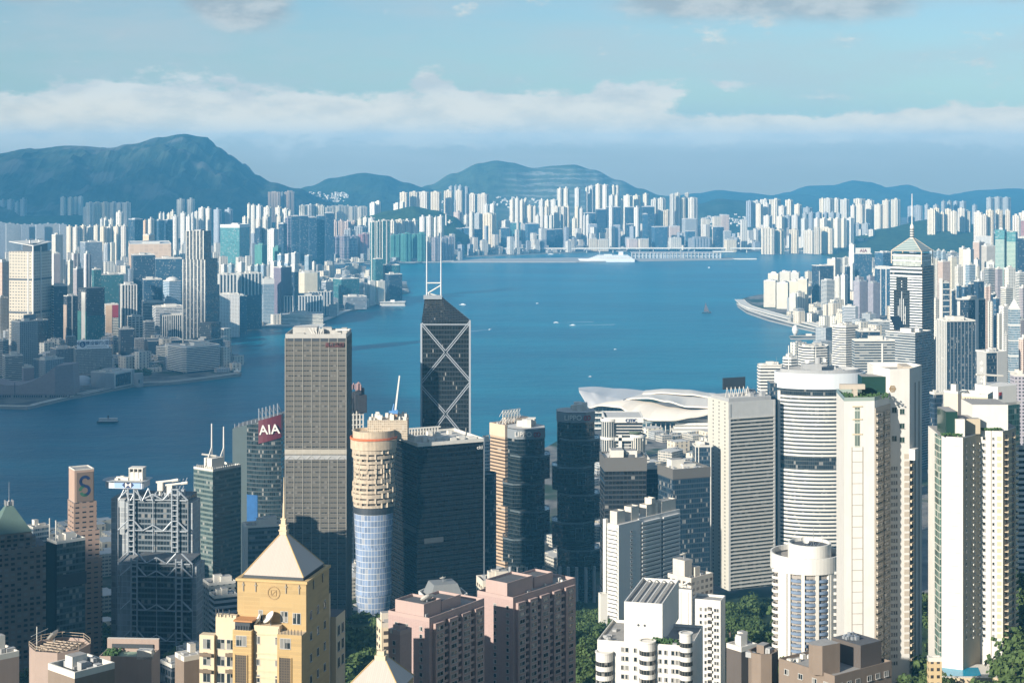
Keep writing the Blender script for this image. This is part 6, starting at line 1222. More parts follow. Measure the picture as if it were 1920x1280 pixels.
# ---- the winged exhibition hall ----
def winged_hall():
    t = thing('exhibition_hall', 'waterfront hall with three sweeping white wing-like roof shells', 'hall', (X(1225, 2760), 2760, 4)); FOOT.append((X(1225, 2780), 2780, 110)); ox, oy, oz = X(1225, 2760), 2760, 4
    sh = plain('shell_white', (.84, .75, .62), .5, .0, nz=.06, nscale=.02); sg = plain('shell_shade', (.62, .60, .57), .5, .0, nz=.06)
    def loft(rows, name, mat, th_=2.4):
        n = 28; G = []
        for pts in rows:
            xs = [p[0] for p in pts]; row = []
            for i in range(n + 1):
                x = xs[0] + (xs[-1] - xs[0])*i/n; row.append((x, interp(x, [(p[0], p[1]) for p in pts]), lin(x, [(p[0], p[2]) for p in pts])))
            G.append([(X(a, c) - ox, c - oy, Z(b, c) - oz) for a, b, c in row])
        m = MB(); R_ = len(G); NS = 6; GG = []
        for r in range(R_ - 1):
            for s in range(NS + (r == R_ - 2)):
                f = s/NS; GG.append([tuple(G[r][i][k]*(1-f) + G[r+1][i][k]*f + (3.2*sin(pi*f) if k == 2 and R_ == 2 else 0) for k in range(3)) for i in range(n + 1)])
        lo = lambda p: (p[0], p[1], p[2] - th_)
        for a, b in zip(GG, GG[1:]):
            for i in range(n):
                m.face([a[i], a[i+1], b[i+1], b[i]], 0, None, True); m.face([lo(b[i]), lo(b[i+1]), lo(a[i+1]), lo(a[i])], 0, None, True)
        for ed, fl in ((GG[0], 0), (GG[-1], 1)):
            for i in range(n): q = [lo(ed[i]), lo(ed[i+1]), ed[i+1], ed[i]]; m.face(q[::-1] if fl else q)
        for i in (0, n):
            for a, b in zip(GG, GG[1:]): m.face([lo(a[i]), a[i], b[i], lo(b[i])])
        # rows run front to back; keep the faces up
        m.build(name, mat, t, merge=False)
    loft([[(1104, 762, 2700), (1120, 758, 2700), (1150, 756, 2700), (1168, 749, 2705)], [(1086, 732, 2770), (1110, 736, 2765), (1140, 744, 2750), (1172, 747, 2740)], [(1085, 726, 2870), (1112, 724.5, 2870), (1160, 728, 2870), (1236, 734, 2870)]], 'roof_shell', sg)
    loft([[(1104, 763, 2690), (1125, 758, 2690), (1160, 761, 2685), (1185, 774, 2680), (1222, 786, 2675), (1262, 786, 2675), (1300, 780, 2680), (1345, 772, 2690)], [(1150, 757, 2720), (1165, 753, 2720), (1185, 749, 2720), (1215, 753, 2720), (1260, 763, 2720), (1300, 768, 2720), (1345, 766, 2720)]], 'roof_shell', sh)
    loft([[(1162, 752, 2712), (1185, 745, 2712), (1215, 744.5, 2712), (1250, 751, 2712), (1290, 761, 2712), (1330, 762, 2712), (1375, 757, 2712)], [(1172, 748, 2760), (1200, 741, 2770), (1240, 740, 2780), (1290, 745, 2780), (1330, 747, 2780), (1380, 751, 2780)], [(1200, 733, 2880), (1232, 735, 2880), (1290, 737, 2880), (1340, 742, 2880), (1384, 748, 2880)]], 'roof_shell', sh)
    loft([[(1205, 737, 2800), (1240, 735, 2800), (1290, 738, 2800), (1340, 744, 2800), (1380, 750, 2800)], [(1215, 733, 2900), (1250, 730, 2900), (1290, 731, 2900), (1330, 737, 2900), (1372, 746, 2900)]], 'roof_shell', sh)
    gl = facade('hall_glass', (.30, .36, .37), (.05, .10, .12), 6.0, 5.0, (.05, .95), (.06, .94), .08, var=.5)
    def slab(p0, p1, y0, y1, q0, q1, nm, mt, mt2=ROOFL):
        m = MB(); m.box(X(p0, y0) - ox, X(p1, y0) - ox, y0 - oy, y1 - oy, Z(q1, y0) - oz, Z(q0, y0) - oz, 0, 1); m.build(nm, [mt, mt2], t)
    slab(1108, 1170, 2715, 2860, 764, 812, 'glazing', gl); slab(1205, 1345, 2712, 2860, 788, 836, 'glazing', gl); slab(1170, 1206, 2716, 2860, 775, 820, 'glazing', gl)
    for q in (772, 782, 792, 802): slab(1109, 1132, 2706, 2714, q, q + 2.5, 'terrace_rim', WHITE)
    for i, q in enumerate((786, 793, 800, 807, 816, 826)): slab(1268 - i*2, 1352, 2700 - i*9, 2711, q, q + 4, 'terrace_rim', WHITE, WHITE)
    slab(1210, 1272, 2690, 2712, 790, 792.5, 'canopy', plain('canopy_glass', (.35, .42, .42), .2))
    m = MB(); [m.tube((X(1212 + i*9, 2695) - ox, 2695 - oy, 0), (X(1212 + i*9, 2695) - ox, 2695 - oy, Z(792, 2695) - oz), .8, 6) for i in range(15)]; m.build('column', OFFW, t)
winged_hall()
# ---- towers right of centre ----
def ribbed_hotel():
    Y = 1640; t, L, D, h = start('office_tower', 'tall concrete tower with horizontal sunshades and a black rooftop sign board', 'tower', (1328, 1366, 1452), Y, 757, asp=.75, zb=20); zz = lambda py: Z(py, Y) - 20
    m = MB(); m.box(0, L, 0, D, 0, h, 0, 1); m.build('wall', [facade('ribbed_glass', (.20, .20, .19), (.045, .06, .06), 3.0, 3.55, (.02, .98), (.1, .98), .12, light=.4, var=.5), ROOFL], t)
    m = MB(); m.box(-.5, .1, -.5, D, 0, h + 2, 0, 0); m.build('side_wall', facade('ribbed_side', (.60, .58, .53), (.05, .05, .05), 11.0, 3.55, (.46, .62), (.3, .75), .4, light=.2), t)
    m = MB(); k = 2.0; cz = plain('sunshade', (.50, .48, .43), .75, nz=.1)
    while k < zz(785): m.box(.6, L, -1.5, .05, k, k + 1.25); k += 3.55
    m.build('sunshade', cz, t)
    m = MB(); m.box(-.4, L + .3, -.9, .05, zz(785), h + 1.6); m.box(L - 1.2, L + .4, -1.2, D, 0, h + 1); m.box(-.4, 1.6, -1.4, .05, 0, h); m.build('concrete_frame', plain('frame_concrete', (.46, .455, .43), .75, nz=.12), t)
    m = MB(); m.box(L*.03, L*.95, D*.05, D*.92, h, h + 5, 0, 1); m.build('plant_room', [GREYC, ROOFL], t)
    m = MB(); m.box(L*.02, L*.5, D*.3, D*.34, h + 12, h + 23); m.build('sign_board', plain('sign_black', (.035, .04, .045), .5), t)
    m = MB(); [m.tube((L*(.06 + .09*i), D*.28, h + 5), (L*(.10 + .09*i), D*.3, h + 14), .3, 5) for i in range(6)]; [m.tube((L*(.14 + .09*i), D*.28, h + 5), (L*(.10 + .09*i), D*.3, h + 14), .3, 5) for i in range(6)]; m.build('sign_frame', OFFW, t)
    [unit(t, L*rnd.uniform(.5, .95), D*rnd.uniform(.1, .8), h + 5, 4, 4, rnd.uniform(1.5, 4), mat=GREYC) for i in range(9)]
ribbed_hotel()
def oval_hotel():
    Y = 1660; t = thing('hotel', 'tall oval hotel ringed by white bands with a plain white crown', 'hotel', (X(1545, Y), Y + 22, 20)); FOOT.append((X(1545, Y), Y + 22, 40)); zz = lambda py: Z(py, Y) - 20
    A, B_ = 84*Y/F, 22.0; n = 56; P_ = lambda s: [(A*s*cos(2*pi*i/n), B_*s*sin(2*pi*i/n)) for i in range(n)]; h = zz(702)
    m = MB(); m.prism(P_(1), 0, h, 0, 1); m.build('wall', [facade('oval_glass', (.06, .075, .085), (.025, .035, .042), 2.0, 3.7, (.05, .95), (.1, .9), .1, var=.4), ROOFL], t)
    m = MB(); k = 4.0; i = 0
    while k < zz(742):
        if not (zz(878) < k < zz(862)): ring(m, P_(1.018), k, k + 1.85, 1.5)
        k += 3.72
    m.build('spandrel', WHITE, t)
    m = MB(); ring(m, P_(1.03), zz(730), zz(701), 1.6); m.build('crown', plain('crown_white', (.66, .68, .68), .5), t)
    m = MB()
    for q in (.955, -.955): x = A*q; m.box(x - 1.2, x + 1.2, -B_*.42, -B_*.2, 0, zz(735))
    m.build('white_pier', WHITE, t)
    m = MB(); m.box(-A - 6, -A*.93, -6, 14, 0, zz(722), 0, 1); m.build('side_block', [S_NAVYG, ROOF], t)
    m = MB(); ring(m, P_(.9), h, h + 3.5, 1.2); m.cbox(-8, 2, h, 18, 12, 8); m.lathe([(3, h), (3, h + 14), (0, h + 14.2)], 12, -2, 0); m.build('plant_room', GREYC, t); [unit(t, rnd.uniform(-.6, .6)*A, rnd.uniform(-8, 8), h, 4, 3, 3) for i in range(10)]
    m = MB(); m.tube((-4, 0, h + 14), (-4, 0, h + 24), .5, 6, .2); m.build('mast', WHITE, t); m = MB(); m.tube((-A*.72, -4, h), (-A*.72, -4, h + 26), .5, 6); m.build('mast', WHITE, t); dish(t, (3, -2, h + 9), 2.4, 60, 20); dish(t, (-13, -3, h + 8), 2.2, 60, -20)
oval_hotel()
S_BWT = facade('dark_white_bands', (.10, .10, .10), (.03, .035, .04), 4, 3.6, (.02, .98), (.1, .95), .12, light=.2)
def bandblock(label, cols, Y, top, asp=.8, zb=6, ch=.22, flo=3.6, bh=1.9, cat='tower'):
    t, L, D, h = start('office_tower', label, cat, cols, Y, top, asp=asp, zb=zb); pts = rect(L, D, ch*min(L, D)); m = MB(); m.prism(pts, 0, h, 0, 1); m.build('wall', [S_BWT, ROOFL], t)
    m = MB(); slabs(m, pts, 3, h + .5, flo, bh, .6); m.build('spandrel', WHITE, t); roofkit(t, pts, h, random.Random(label), OFFW, 1.5, 2, None, 1, 10); return t, L, D, h
bandblock('bold black-and-white banded tower near the pier, tallest banded one', (1556, 1580, 1614), 2600, 612); bandblock('bold banded hexagonal block with roof mast left of the tallest banded one', (1490, 1514, 1562), 2420, 652, ch=.3)
bandblock('small banded hexagonal block stepping down to the water', (1464, 1478, 1500), 2250, 672, ch=.3); bandblock('banded slab rising left of the oval hotel', (1420, 1424, 1468), 1950, 686, ch=.1)
t, L, D, h = T('grey glass block with a white edge strip and rooftop dishes', (1597, 1603, 1678), 2250, 640, S_GREYB, asp=.7, zb=6, clutter=12); m = MB(); m.box(L*.66, L*.70, -.8, .2, 0, h - 3); m.build('white_strip', WHITE, t); [dish(t, (L*q, D*.3, h), 3, 50, 30) for q in (.45, .55, .75)]
t, L, D, h = T('grey glass block with dark slanted rooftop panels before the spire', (1660, 1716, 1747), 2350, 626, S_GREYB, asp=1.0, zb=6, clutter=12)
m = MB(); m.face([(L*.2, D*.75, h + 2), (L*.75, D*.75, h + 2), (L*.75, D*.95, h + 20), (L*.2, D*.95, h + 20)]); m.face([(L*.2, D*.96, h + 20), (L*.75, D*.96, h + 20), (L*.75, D*.76, h + 2), (L*.2, D*.76, h + 2)]); m.build('slanted_panel', GLASSD, t)
T('dark slant-roofed block between the two grey glass blocks', (1604, 1612, 1650), 2500, 622, S_NAVYG, asp=.8, zb=6, clutter=6); T('low white block and yard in front of the banded tower', (1545, 1550, 1612), 2150, 700, S_WHITEB, asp=.8, zb=6, clutter=10)
def spired():
    Y = 2540; t, L, D, h = start('skyscraper', 'black-and-white striped skyscraper with gilded pyramid crown and tall white mast', 'tower', (1669, 1729, 1751), Y, 500, asp=1.15, zb=6); zz = lambda py: Z(py, Y) - 6
    g = facade('spire_stripe_glass', (.05, .058, .06), (.02, .026, .03), 3, 3.8, (.03, .97), (.1, .95), .1, light=.1); wh = plain('stripe_white', (.72, .72, .68), .5)
    m = MB(); m.box(0, L, 0, D, 0, h, 0, 1); m.build('wall', [g, ROOF], t)
    m = MB(); k = 4.0
    while k < zz(520):
        if k < zz(546): m.box(-.6, .1, D*.88, D, k, k + 1.9); m.box(-.6, .1, 0, D*.38, k, k + 1.9)
        else: m.box(-.6, .1, D*.80, D, k, k + 1.9); m.box(-.6, .1, 0, D*.45, k, k + 1.9)
        k += 3.95
    for p in (502, 509, 517): m.box(-.7, .1, 0, D, zz(p + 3.2), zz(p))
    m.build('white_stripe', wh, t)
    m = MB(); k = 4.0
    while k < zz(500): m.box(0, L, -.5, .05, k, k + 1.6); k += 3.95
    m.build('warm_shade_stripe', plain('stripe_white_shaded', (.36, .27, .18), .4, .2), t)  # right face's warm shade and reflection put into the stripe colour
    m = MB()
    for i, tp in enumerate((576, 562, 548, 562, 576)): y = D*(.74 - .055*i); m.box(-.6, .1, y - .38, y + .38, zz(610), zz(tp))
    [m.box(-.6, .1, D*.62, D*.645, zz(p + 2), zz(p)) for p in (528, 533, 538)]; m.build('flute', wh, t)
    gd = facade('gilded_glass', (.50, .47, .36), (.34, .37, .34), 3, 4, (.05, .95), (.1, .9), .3, light=0); z0, z1 = h, zz(478); s0 = .06
    m = MB(); m.box(L*s0, L*(1 - s0), D*s0, D*(1 - s0), z0, z1, 0, 1); m.build('crown_storey', [gd, ROOF], t)
    m = MB(); [m.box(L*s0 - .5, L*(1-s0) + .5, D*s0 - .5, D*(1-s0) + .5, zz(p + 2.2), zz(p)) for p in (479, 489)]; m.build('crown_band', wh, t)
    q = [(L*.03, D*.03), (L*.97, D*.03), (L*.97, D*.97), (L*.03, D*.97)]; z2 = zz(448); kx = .10; tp = [(L/2 + (a - L/2)*kx, D/2 + (b - D/2)*kx) for a, b in q]
    m = MB()
    for i in range(4): j = (i+1) % 4; w_ = 40; m.face([(*q[i], z1 + 5), (*q[j], z1 + 5), (*tp[j], z2), (*tp[i], z2)], 0, [(0, 0), (w_, 0), (w_*.55, 30), (w_*.45, 30)])
    m.build('pyramid_roof', facade('pyramid_glass', (.42, .46, .42), (.20, .25, .24), 30, 4, (0, 1), (.2, .9), .3, light=0), t)
    m = MB(); [m.tube((*q[i], z1 - 14), (*q[i], z1 + 5), .8, 6) for i in range(4)]; [m.tube((*q[i], z1 + 5), (*tp[i], z2), .7, 6) for i in range(4)]; [m.tube((*q[i], z1 + 5), (*q[(i+1) % 4], z1 + 5), .6, 6) for i in range(4)]; m.build('gold_frame', plain('frame_gold', (.66, .54, .40), .5, .2), t)
    m = MB(); m.lathe([(3.0, z2 - 3), (3.0, zz(427)), (1.6, zz(422)), (0, zz(421))], 12, L/2, D/2); m.build('lantern', OFFW, t)
    m = MB(); [m.lathe([(3.06, z) , (3.12, z + .1), (3.12, z + 1.6), (3.0, z + 1.7)], 12, L/2, D/2) for z in [z2 + 1 + i*3.6 for i in range(4)]]; m.build('lantern_slot', STEELD, t)
    m = MB(); m.tube((L/2, D/2, zz(424)), (L/2, D/2, zz(364)), 1.0, 8, .5); m.build('mast', WHITE, t)
spired()
# ------------------------------------------------------------------ the near residential towers
def seg_L(L, D): return ((0, D), (0, 0))          # left face, read from left to right
def seg_R(L, D): return ((0, 0), (L, 0))          # right face
GOLD = plain('gold_stone', (.52, .36, .16), .75, nz=.12, nscale=.25); GOLDT = facade('gold_tiles', (.50, .345, .15), (.42, .285, .12), 6.0, 1.5, (.01, .99), (.08, .92), .7, light=0, var=.08)
CREAM2 = plain('pale_cream', (.60, .54, .45), .8, nz=.14, nscale=.2)
CREAMW = plain('cream_render', (.62, .50, .34), .8, nz=.12, nscale=.2)
def gold_tower():
    Y = 600; t, L, D, h = start('apartment_tower', 'gold stone tower under a pale pyramid roof with a tall pinnacle', 'tower', (445, 574, 617), Y, 1092, asp=1.0); b0 = t.location.z; zz = lambda py: Z(py, Y) - b0
    m = MB(); m.box(0, L, 0, D, 0, h, 0, 1); m.build('wall', [GOLDT, ROOFD], t)
    m = MB(); ring(m, grow(rect(L, D), .5), h - .5, h + .4, 1.5); m.build('cornice', GOLD, t)
    zc = lambda py: Z(py, Y + 13) - b0; z1, kx = zc(1003), .10; q = [(1.5, 1.5), (L - 1.5, 1.5), (L - 1.5, D - 1.5), (1.5, D - 1.5)]; tp = [(L/2 + (a - L/2)*kx, D/2 + (b - D/2)*kx) for a, b in q]; z0 = h + 1.3
    m = MB(); m.box(1.6, L - 1.6, 1.6, D - 1.6, h, z0); m.build('roof_void', STEELD, t)
    rf = facade('ribbed_roof_metal', (.38, .32, .27), (.48, .41, .35), .62, 60.0, (.14, 1), (0, 1), .5, light=0, var=.03, wrough=.5, dirt=.1)
    m = MB()
    for i in range(4): j = (i+1) % 4; m.face([(*q[i], z0), (*q[j], z0), (*tp[j], z1), (*tp[i], z1)], 0, [(0, 0), (D, 0), (D*.55, 20), (D*.45, 20)])
    m.face([(*p, z1) for p in tp]); m.build('pyramid_roof', rf, t)
    m = MB(); [m.tube((*q[i], z0), (*tp[i], z1), .22, 5) for i in range(4)]; m.build('roof_hip', GOLD, t)
    cx, cy = L/2, D/2; m = MB()
    for s_, za, zb_ in ((1.9, 1003, 996), (2.3, 996, 994), (1.7, 994, 986), (2.1, 986, 984), (1.2, 984, 975), (1.5, 975, 973)): m.box(cx - s_/1.5, cx + s_/1.5, cy - s_/1.5, cy + s_/1.5, zc(za), zc(zb_))
    m.build('pinnacle_base', CREAMW, t); m = MB(); m.tube((cx, cy, zc(973)), (cx, cy, zc(945)), .55, 8, .4); m.tube((cx, cy, zc(945)), (cx, cy, zc(896)), .3, 6, .1); m.build('pinnacle', CREAMW, t)
    P0, P1 = seg_L(L, D); loc, a = seg_place(P0, P1, D*.53, h - 4.1, .05)
    m = MB(); m.lathe([(2.35, 0), (2.35, .16), (1.95, .16), (1.95, 0)], 28); [m.box(-.12, .12, -1.4, 1.4, 0, .14)]; m.v += []; e = m.build('emblem', plain('emblem_bronze', (.36, .24, .11), .6), t, loc); e.rotation_euler = (R(90), R(45), a)
    m = MB(); m.lathe([(1.5, 0), (1.5, .15), (1.2, .15), (1.2, 0)], 4); e2 = m.build('emblem_diamond', plain('emblem_bronze', (.36, .24, .11)), e)
    m = MB(); m.box(-.14, .14, -.35, .05, 0, 3.2); m.box(-.45, .45, -.4, .05, 2.1, 2.4); repeat(t, 'hanging_lamp', m, plain('bracket_grey', (.30, .27, .22), .6), [(P0, P1, u, h - 4.0) for u in (D*.09, D*.27, D*.71, D*.90)] + [((0, 0), (L, 0), L*.3, h - 4.0), ((0, 0), (L, 0), L*.7, h - 4.0)])
    # stepped lower bays on the lit face
    out = 4.2
    def bay(u0, u1, py, o_, mt, nm='bay'):
        m = MB(); m.box(-o_, .02, D - u1, D - u0, 0, zz(py), 0, 1); return m.build(nm, [mt, CREAMW], t)
    u = lambda p: D*(p - 445)/129.0
    bay(u(447), u(482), 1180, out + 1.2, GOLDT); bay(u(482.2), u(529.8), 1172, out - 1.0, CREAMW, 'recess'); bay(u(530), u(575), 1183, out + 1.2, GOLDT)
    bay(u(408), u(446.8), 1158, out - 2.2, CREAMW); bay(u(380), u(407.8), 1196, out - .8, CREAMW)
    F_ = lambda o_: ((-o_, D), (-o_, 0))
    m = window_mesh(3.6, 3.4, PANE, cols=3); sp = [(*F_(out + 1.2), u(p), zz(1209)) for p in (463, 545)]
    repeat(t, 'window', m, [FRAME, PANE], sp)
    lat = facade('lattice_bronze', (.10, .075, .05), (.03, .025, .02), .9, .9, (.2, .8), (.2, .8), .4, light=0); m = MB(); m.box(-2.1, 2.1, -.3, .05, 0, 9.5, 0); m.box(-2.35, -2.1, -.45, .05, 0, 9.7, 1); m.box(2.1, 2.35, -.45, .05, 0, 9.7, 1)
    repeat(t, 'lattice_panel', m, [lat, GOLD], [(*F_(out + 1.2), u(p), zz(q)) for p in (463, 545) for q in (1278, 1336)])
    m = window_mesh(.9, 2.4, PANE, cols=1); repeat(t, 'window', m, [FRAME, PANE], [(*F_(out - 1.0), u(p), zz(q)) for q in (1206, 1246, 1278) for p in (491, 525)])
    m = MB(); m.box(-4.2, 4.2, -.35, .05, 0, .35); repeat(t, 'ledge', m, CREAMW, [(*F_(out - 1.0), u(506), zz(q)) for q in (1189, 1225, 1235, 1258, 1270)])
    m = window_mesh(2.6, 3.2, PANE, cols=2); repeat(t, 'window', m, [FRAME, PANE], [(*F_(out - 2.2), u(p), zz(q)) for q in (1222, 1254, 1286) for p in (418, 436)] + [(*F_(out - .8), u(394), zz(q)) for q in (1221, 1252, 1284)])
    m = MB(); m.box(-2.2, 2.2, -1.3, .05, 0, .3); m.box(-2.2, 2.2, -1.3, -1.15, .3, 1.3); m.box(-1.2, .2, -1.0, -.2, .3, 1.2)
    repeat(t, 'ac_shelf', m, plain('shelf_brown', (.16, .12, .08), .7), [(*F_(out - .8), u(394), zz(q)) for q in (1235, 1266)] + [(*F_(out - 2.2), u(440), zz(q)) for q in (1235, 1266)])
    m = window_mesh(1.3, 3.6, PANE, cols=1); repeat(t, 'window', m, [FRAME, PANE], [((0, D), (0, 0), u(p), zz(1168)) for p in (489, 530, 536)] + [((0, D), (0, 0), u(553), zz(1170)), ((0, D), (0, 0), u(560), zz(1170))])
    m = MB(); m.box(-out - .6, -.3, D - u(478), D - u(450), zz(1180), zz(1164)); m.build('roof_cabin', STEELD, t); m = MB(); m.box(-out - 1.6, -.2, D - u(484), D - u(449), zz(1164), zz(1161)); m.build('awning', plain('awning_tan', (.45, .22, .09), .8), t)
    m = MB(); [m.tube((-out - .9, D - u(p), zz(1183)), (-out - .9, D - u(p), zz(1172)), .12, 5) for p in range(452, 482, 5)]; [m.tube((-out - .9, D - u(p), zz(1185)), (-out - .9, D - u(p), zz(1173)), .12, 5) for p in range(532, 576, 6)]; m.build('railing', STEELD, t)
    m = MB(); [m.box(-3.4 + .2, -3.0, D - u(p) - .15, D - u(p) + .15, zz(1160), zz(1146)) for p in (411, 416, 424, 436)]; m.build('railing', STEELD, t)
    dish(t, (-2.6, D - u(492), zz(1172)), 2.0, 62, 200); dish(t, (-2.4, D - u(512), zz(1172)), 2.5, 48, 215)
    # shaded side
    m = window_mesh(1.9, 2.6, PANE, cols=1); repeat(t, 'window', m, [FRAME, PANE], [((0, 0), (L, 0), L*f, zz(q)) for f in (.2, .5, .8) for q in (1166, 1206, 1247, 1288)])
    for (x0, x1, py, y0) in ((L, L*1.55, 1163, 4), (L*1.56, L*2.0, 1212, 2)):
        m = MB(); m.box(x0 + .02, x1, y0, D, 0, zz(py), 0, 1); m.build('side_wing', [CREAMW, ROOFD], t); m = window_mesh(2.4, 3.4, GLASSG, cols=2)
        repeat(t, 'window', m, [FRAME, GLASSG], [((x0, y0), (x1, y0), (x1 - x0)*f, zz(q)) for f in (.3, .72) for q in (py + 40, py + 72, py + 104)])
    m = MB(); [m.tube((L*1.0 + i*2.2, 4.3, zz(1163)), (L*1.0 + i*2.2, 4.3, zz(1150)), .1, 5) for i in range(7)]; m.build('railing', STEELD, t)
gold_tower()
def gold_low():
    Y = 520; t, L, D, h = start('apartment_tower', 'smaller pale pyramid roof with mast at the bottom edge below pink blocks', 'tower', (655, 748, 775), Y, 1292, asp=1.1); b0 = t.location.z; zz = lambda py: Z(py + 6, Y + D*.5) - b0
    m = MB(); m.box(0, L, 0, D, 0, h, 0, 1); m.build('wall', [GOLDT, ROOFD], t)
    q = [(-.3, -.3), (L + .3, -.3), (L + .3, D + .3), (-.3, D + .3)]; kx = .24; tp = [(L/2 + (a - L/2)*kx, D/2 + (b - D/2)*kx) for a, b in q]; z1 = zz(1230)
    m = MB()
    for i in range(4): j = (i+1) % 4; m.face([(*q[i], h), (*q[j], h), (*tp[j], z1), (*tp[i], z1)], 0, [(0, 0), (D, 0), (D*.62, 12), (D*.38, 12)])
    m.face([(*p, z1) for p in tp]); m.build('pyramid_roof', MATS['ribbed_roof_metal'], t)
    m = MB(); [m.tube((*q[i], h), (*tp[i], z1), .2, 5) for i in range(4)]; m.build('roof_hip', GOLD, t)
    m = MB(); [m.box(L/2 - s_, L/2 + s_, D/2 - s_, D/2 + s_, zz(a), zz(b)) for s_, a, b in ((1.7, 1231, 1222), (1.1, 1222, 1214))]; m.build('pinnacle_base', CREAMW, t); m = MB(); m.tube((L/2, D/2, zz(1214)), (L/2, D/2, zz(1146)), .25, 6, .12); m.build('mast', CREAMW, t)
gold_low()

PINK = facade('pink_tile', (.42, .30, .265), (.37, .26, .23), 1.2, .6, (.05, .95), (.1, .9), .75, light=0, var=.05, dirt=.1); PINKP = plain('pink_trim', (.43, .315, .275), .75, nz=.1); PINKD = plain('pink_recess', (.20, .13, .115), .8, nz=.1)
BROWNG = facade('balcony_glazing', (.05, .045, .04), (.035, .035, .035), 1.4, 1.6, (.08, .92), (.06, .94), .12, light=1.0, var=.6)
def pink(label, cols, Y, top, asp, steps, bays, side, roofbits):
    t, L, D, h = start('apartment_block', label, 'apartment block', cols, Y, top, asp=asp, group='pink tiled apartment blocks'); b0 = t.location.z; zz = lambda py: Z(py, Y) - b0
    m = MB(); m.box(0, L, 0, D, 0, h, 0, 1); m.build('wall', [PINK, ROOF], t)
    m = MB(); ring(m, rect(L, D), h, h + 1.5, .4); m.build('parapet', PINKP, t)
    for (x0, x1, y0, y1, hh) in roofbits: m = MB(); m.box(L*x0, L*x1, D*y0, D*y1, h, h + hh, 0, 1); ring(m, [(L*x0, D*y0), (L*x1, D*y0), (L*x1, D*y1), (L*x0, D*y1)], h + hh, h + hh + 1, .3, 0); m.build('plant_room', [PINKP, ROOFD], t)
    rg = random.Random(label)
    for i in range(12): unit(t, L*rg.uniform(.06, .94), D*rg.uniform(.1, .9), h + .03, rg.uniform(.7, 2.2), rg.uniform(.6, 1.8), rg.uniform(.6, 2.0), rg.choice((GREYC, OFFW, STEEL)))
    nf = min(16, int((h - 6)/3.1)); zs = [h - 4.2 - 3.1*i for i in range(nf)]
    spots = []; bs = []
    for k, (a, b) in enumerate(bays):      # projecting bays on the right face
        m = MB(); m.box(L*a, L*b, -1.5 - .2*(k % 2), .02, 0, h - 1.2, 0, 1); m.build('bay', [PINK, PINKP], t)
        bs += [((L*a, -1.5 - .2*(k % 2)), (L*b, -1.5 - .2*(k % 2)), L*(b - a)/2, z) for z in zs]
    wbay = L*(bays[0][1] - bays[0][0]) if bays else 3
    m = window_mesh(wbay*.62, 1.6, PANE, frame=PINKP, cols=2); repeat(t, 'window', m, [FRAME, BROWNG], bs)
    gaps = [(bays[i][1], bays[i+1][0]) for i in range(len(bays) - 1)] + ([(0.0, bays[0][0])] if bays and bays[0][0] > .08 else [])
    if gaps:
        gw = min(L*(b - a) for a, b in gaps)
        m = MB(); m.box(-gw*.44, gw*.44, -.06, .02, 0, 2.3, 1); m.box(-gw*.48, gw*.48, -1.1, .02, -.4, -.1, 0); m.box(-gw*.48, gw*.48, -1.1, -1.0, -.1, .75, 0)
        repeat(t, 'balcony', m, [PINKP, BROWNG], [((0, 0), (L, 0), L*(a + b)/2, z - .4) for z in zs for a, b in gaps])
    m = window_mesh(1.3, 1.5, PANE, cols=1); repeat(t, 'window', m, [FRAME, PANE], [((0, D), (0, 0), D*f, z) for z in zs for f in side])
    return t, L, D, h
pink('pink tiled apartment block with two rooftop dishes, left of the pair', (728, 805, 908), 700, 1165, .55, 0, ((.06, .22), (.30, .46), (.54, .70), (.78, .94)), (.2, .45, .8), ((.05, .35, .2, .9, 5), (.4, .75, .25, .8, 3.4)))
pt = [o for o in COL.objects if o.get('label', '').startswith('pink tiled apartment block with two')][0]; hh_ = Z(1165, 700) - pt.location.z
dish(pt, (9, 8, hh_ + 3.6), 2.6, 40, 160); dish(pt, (13, 9, hh_ + 3.6), 2.0, 45, 170)
pink('pink tiled apartment block rising higher behind the dish-topped one', (895, 962, 1079), 760, 1126, .44, 0, ((.04, .16), (.22, .34), (.40, .54), (.60, .72), (.80, .96)), (.15, .5, .85), ((.02, .42, .2, .8, 6), (.5, .8, .3, .8, 4)))
pink('lower pink stair wing with a blank wall at the bottom', (728, 750, 772), 660, 1190, .9, 0, (), (.5,), ((.2, .7, .2, .8, 2),))
# white block with a sloped grey roof
t, L, D, h = T('small white chamfered block with a sloped grey roof hatch', (781, 800, 881), 880, 1128, plain('white_wall_plain', (.78, .76, .70), .7, nz=.08), asp=.9, name='apartment_block', cat='apartment block', ch=.2, n=0, clutter=4, trim=WHITE)
m = MB(); q = [(L*.12, D*.12), (L*.88, D*.12), (L*.88, D*.88), (L*.12, D*.88)]; p_ = [(L/2 + (a - L/2)*.72, D/2 + (b - D/2)*.72) for a, b in q]
for i in range(4): j = (i+1) % 4; m.face([(*q[i], h + .3), (*q[j], h + .3), (*p_[j], h + 7), (*p_[i], h + 7)])
m.face([(*p, h + 7) for p in p_]); m.build('sloped_roof', plain('slate_roof', (.20, .21, .21), .7, nz=.15), t); dish(t, (L*.5, D*.5, h + 7), 1.8, 20, 200)
t, L, D, h = T('cream block with rooftop tank rooms behind the pink blocks', (893, 905, 962), 900, 1095, facade('cream_windows', (.62, .54, .43), (.08, .075, .07), 3.6, 3.2, (.2, .8), (.3, .8), .2), asp=.8, name='apartment_block', cat='apartment block', n=3, clutter=8, trim=CREAM2)
T('cream low house with terrace between gold wing and pink blocks', (706, 716, 760), 720, 1176, facade('cream_windows', (.62, .54, .43), (.08, .075, .07)), asp=.9, name='house', cat='house', n=2, clutter=5, trim=CREAM2)

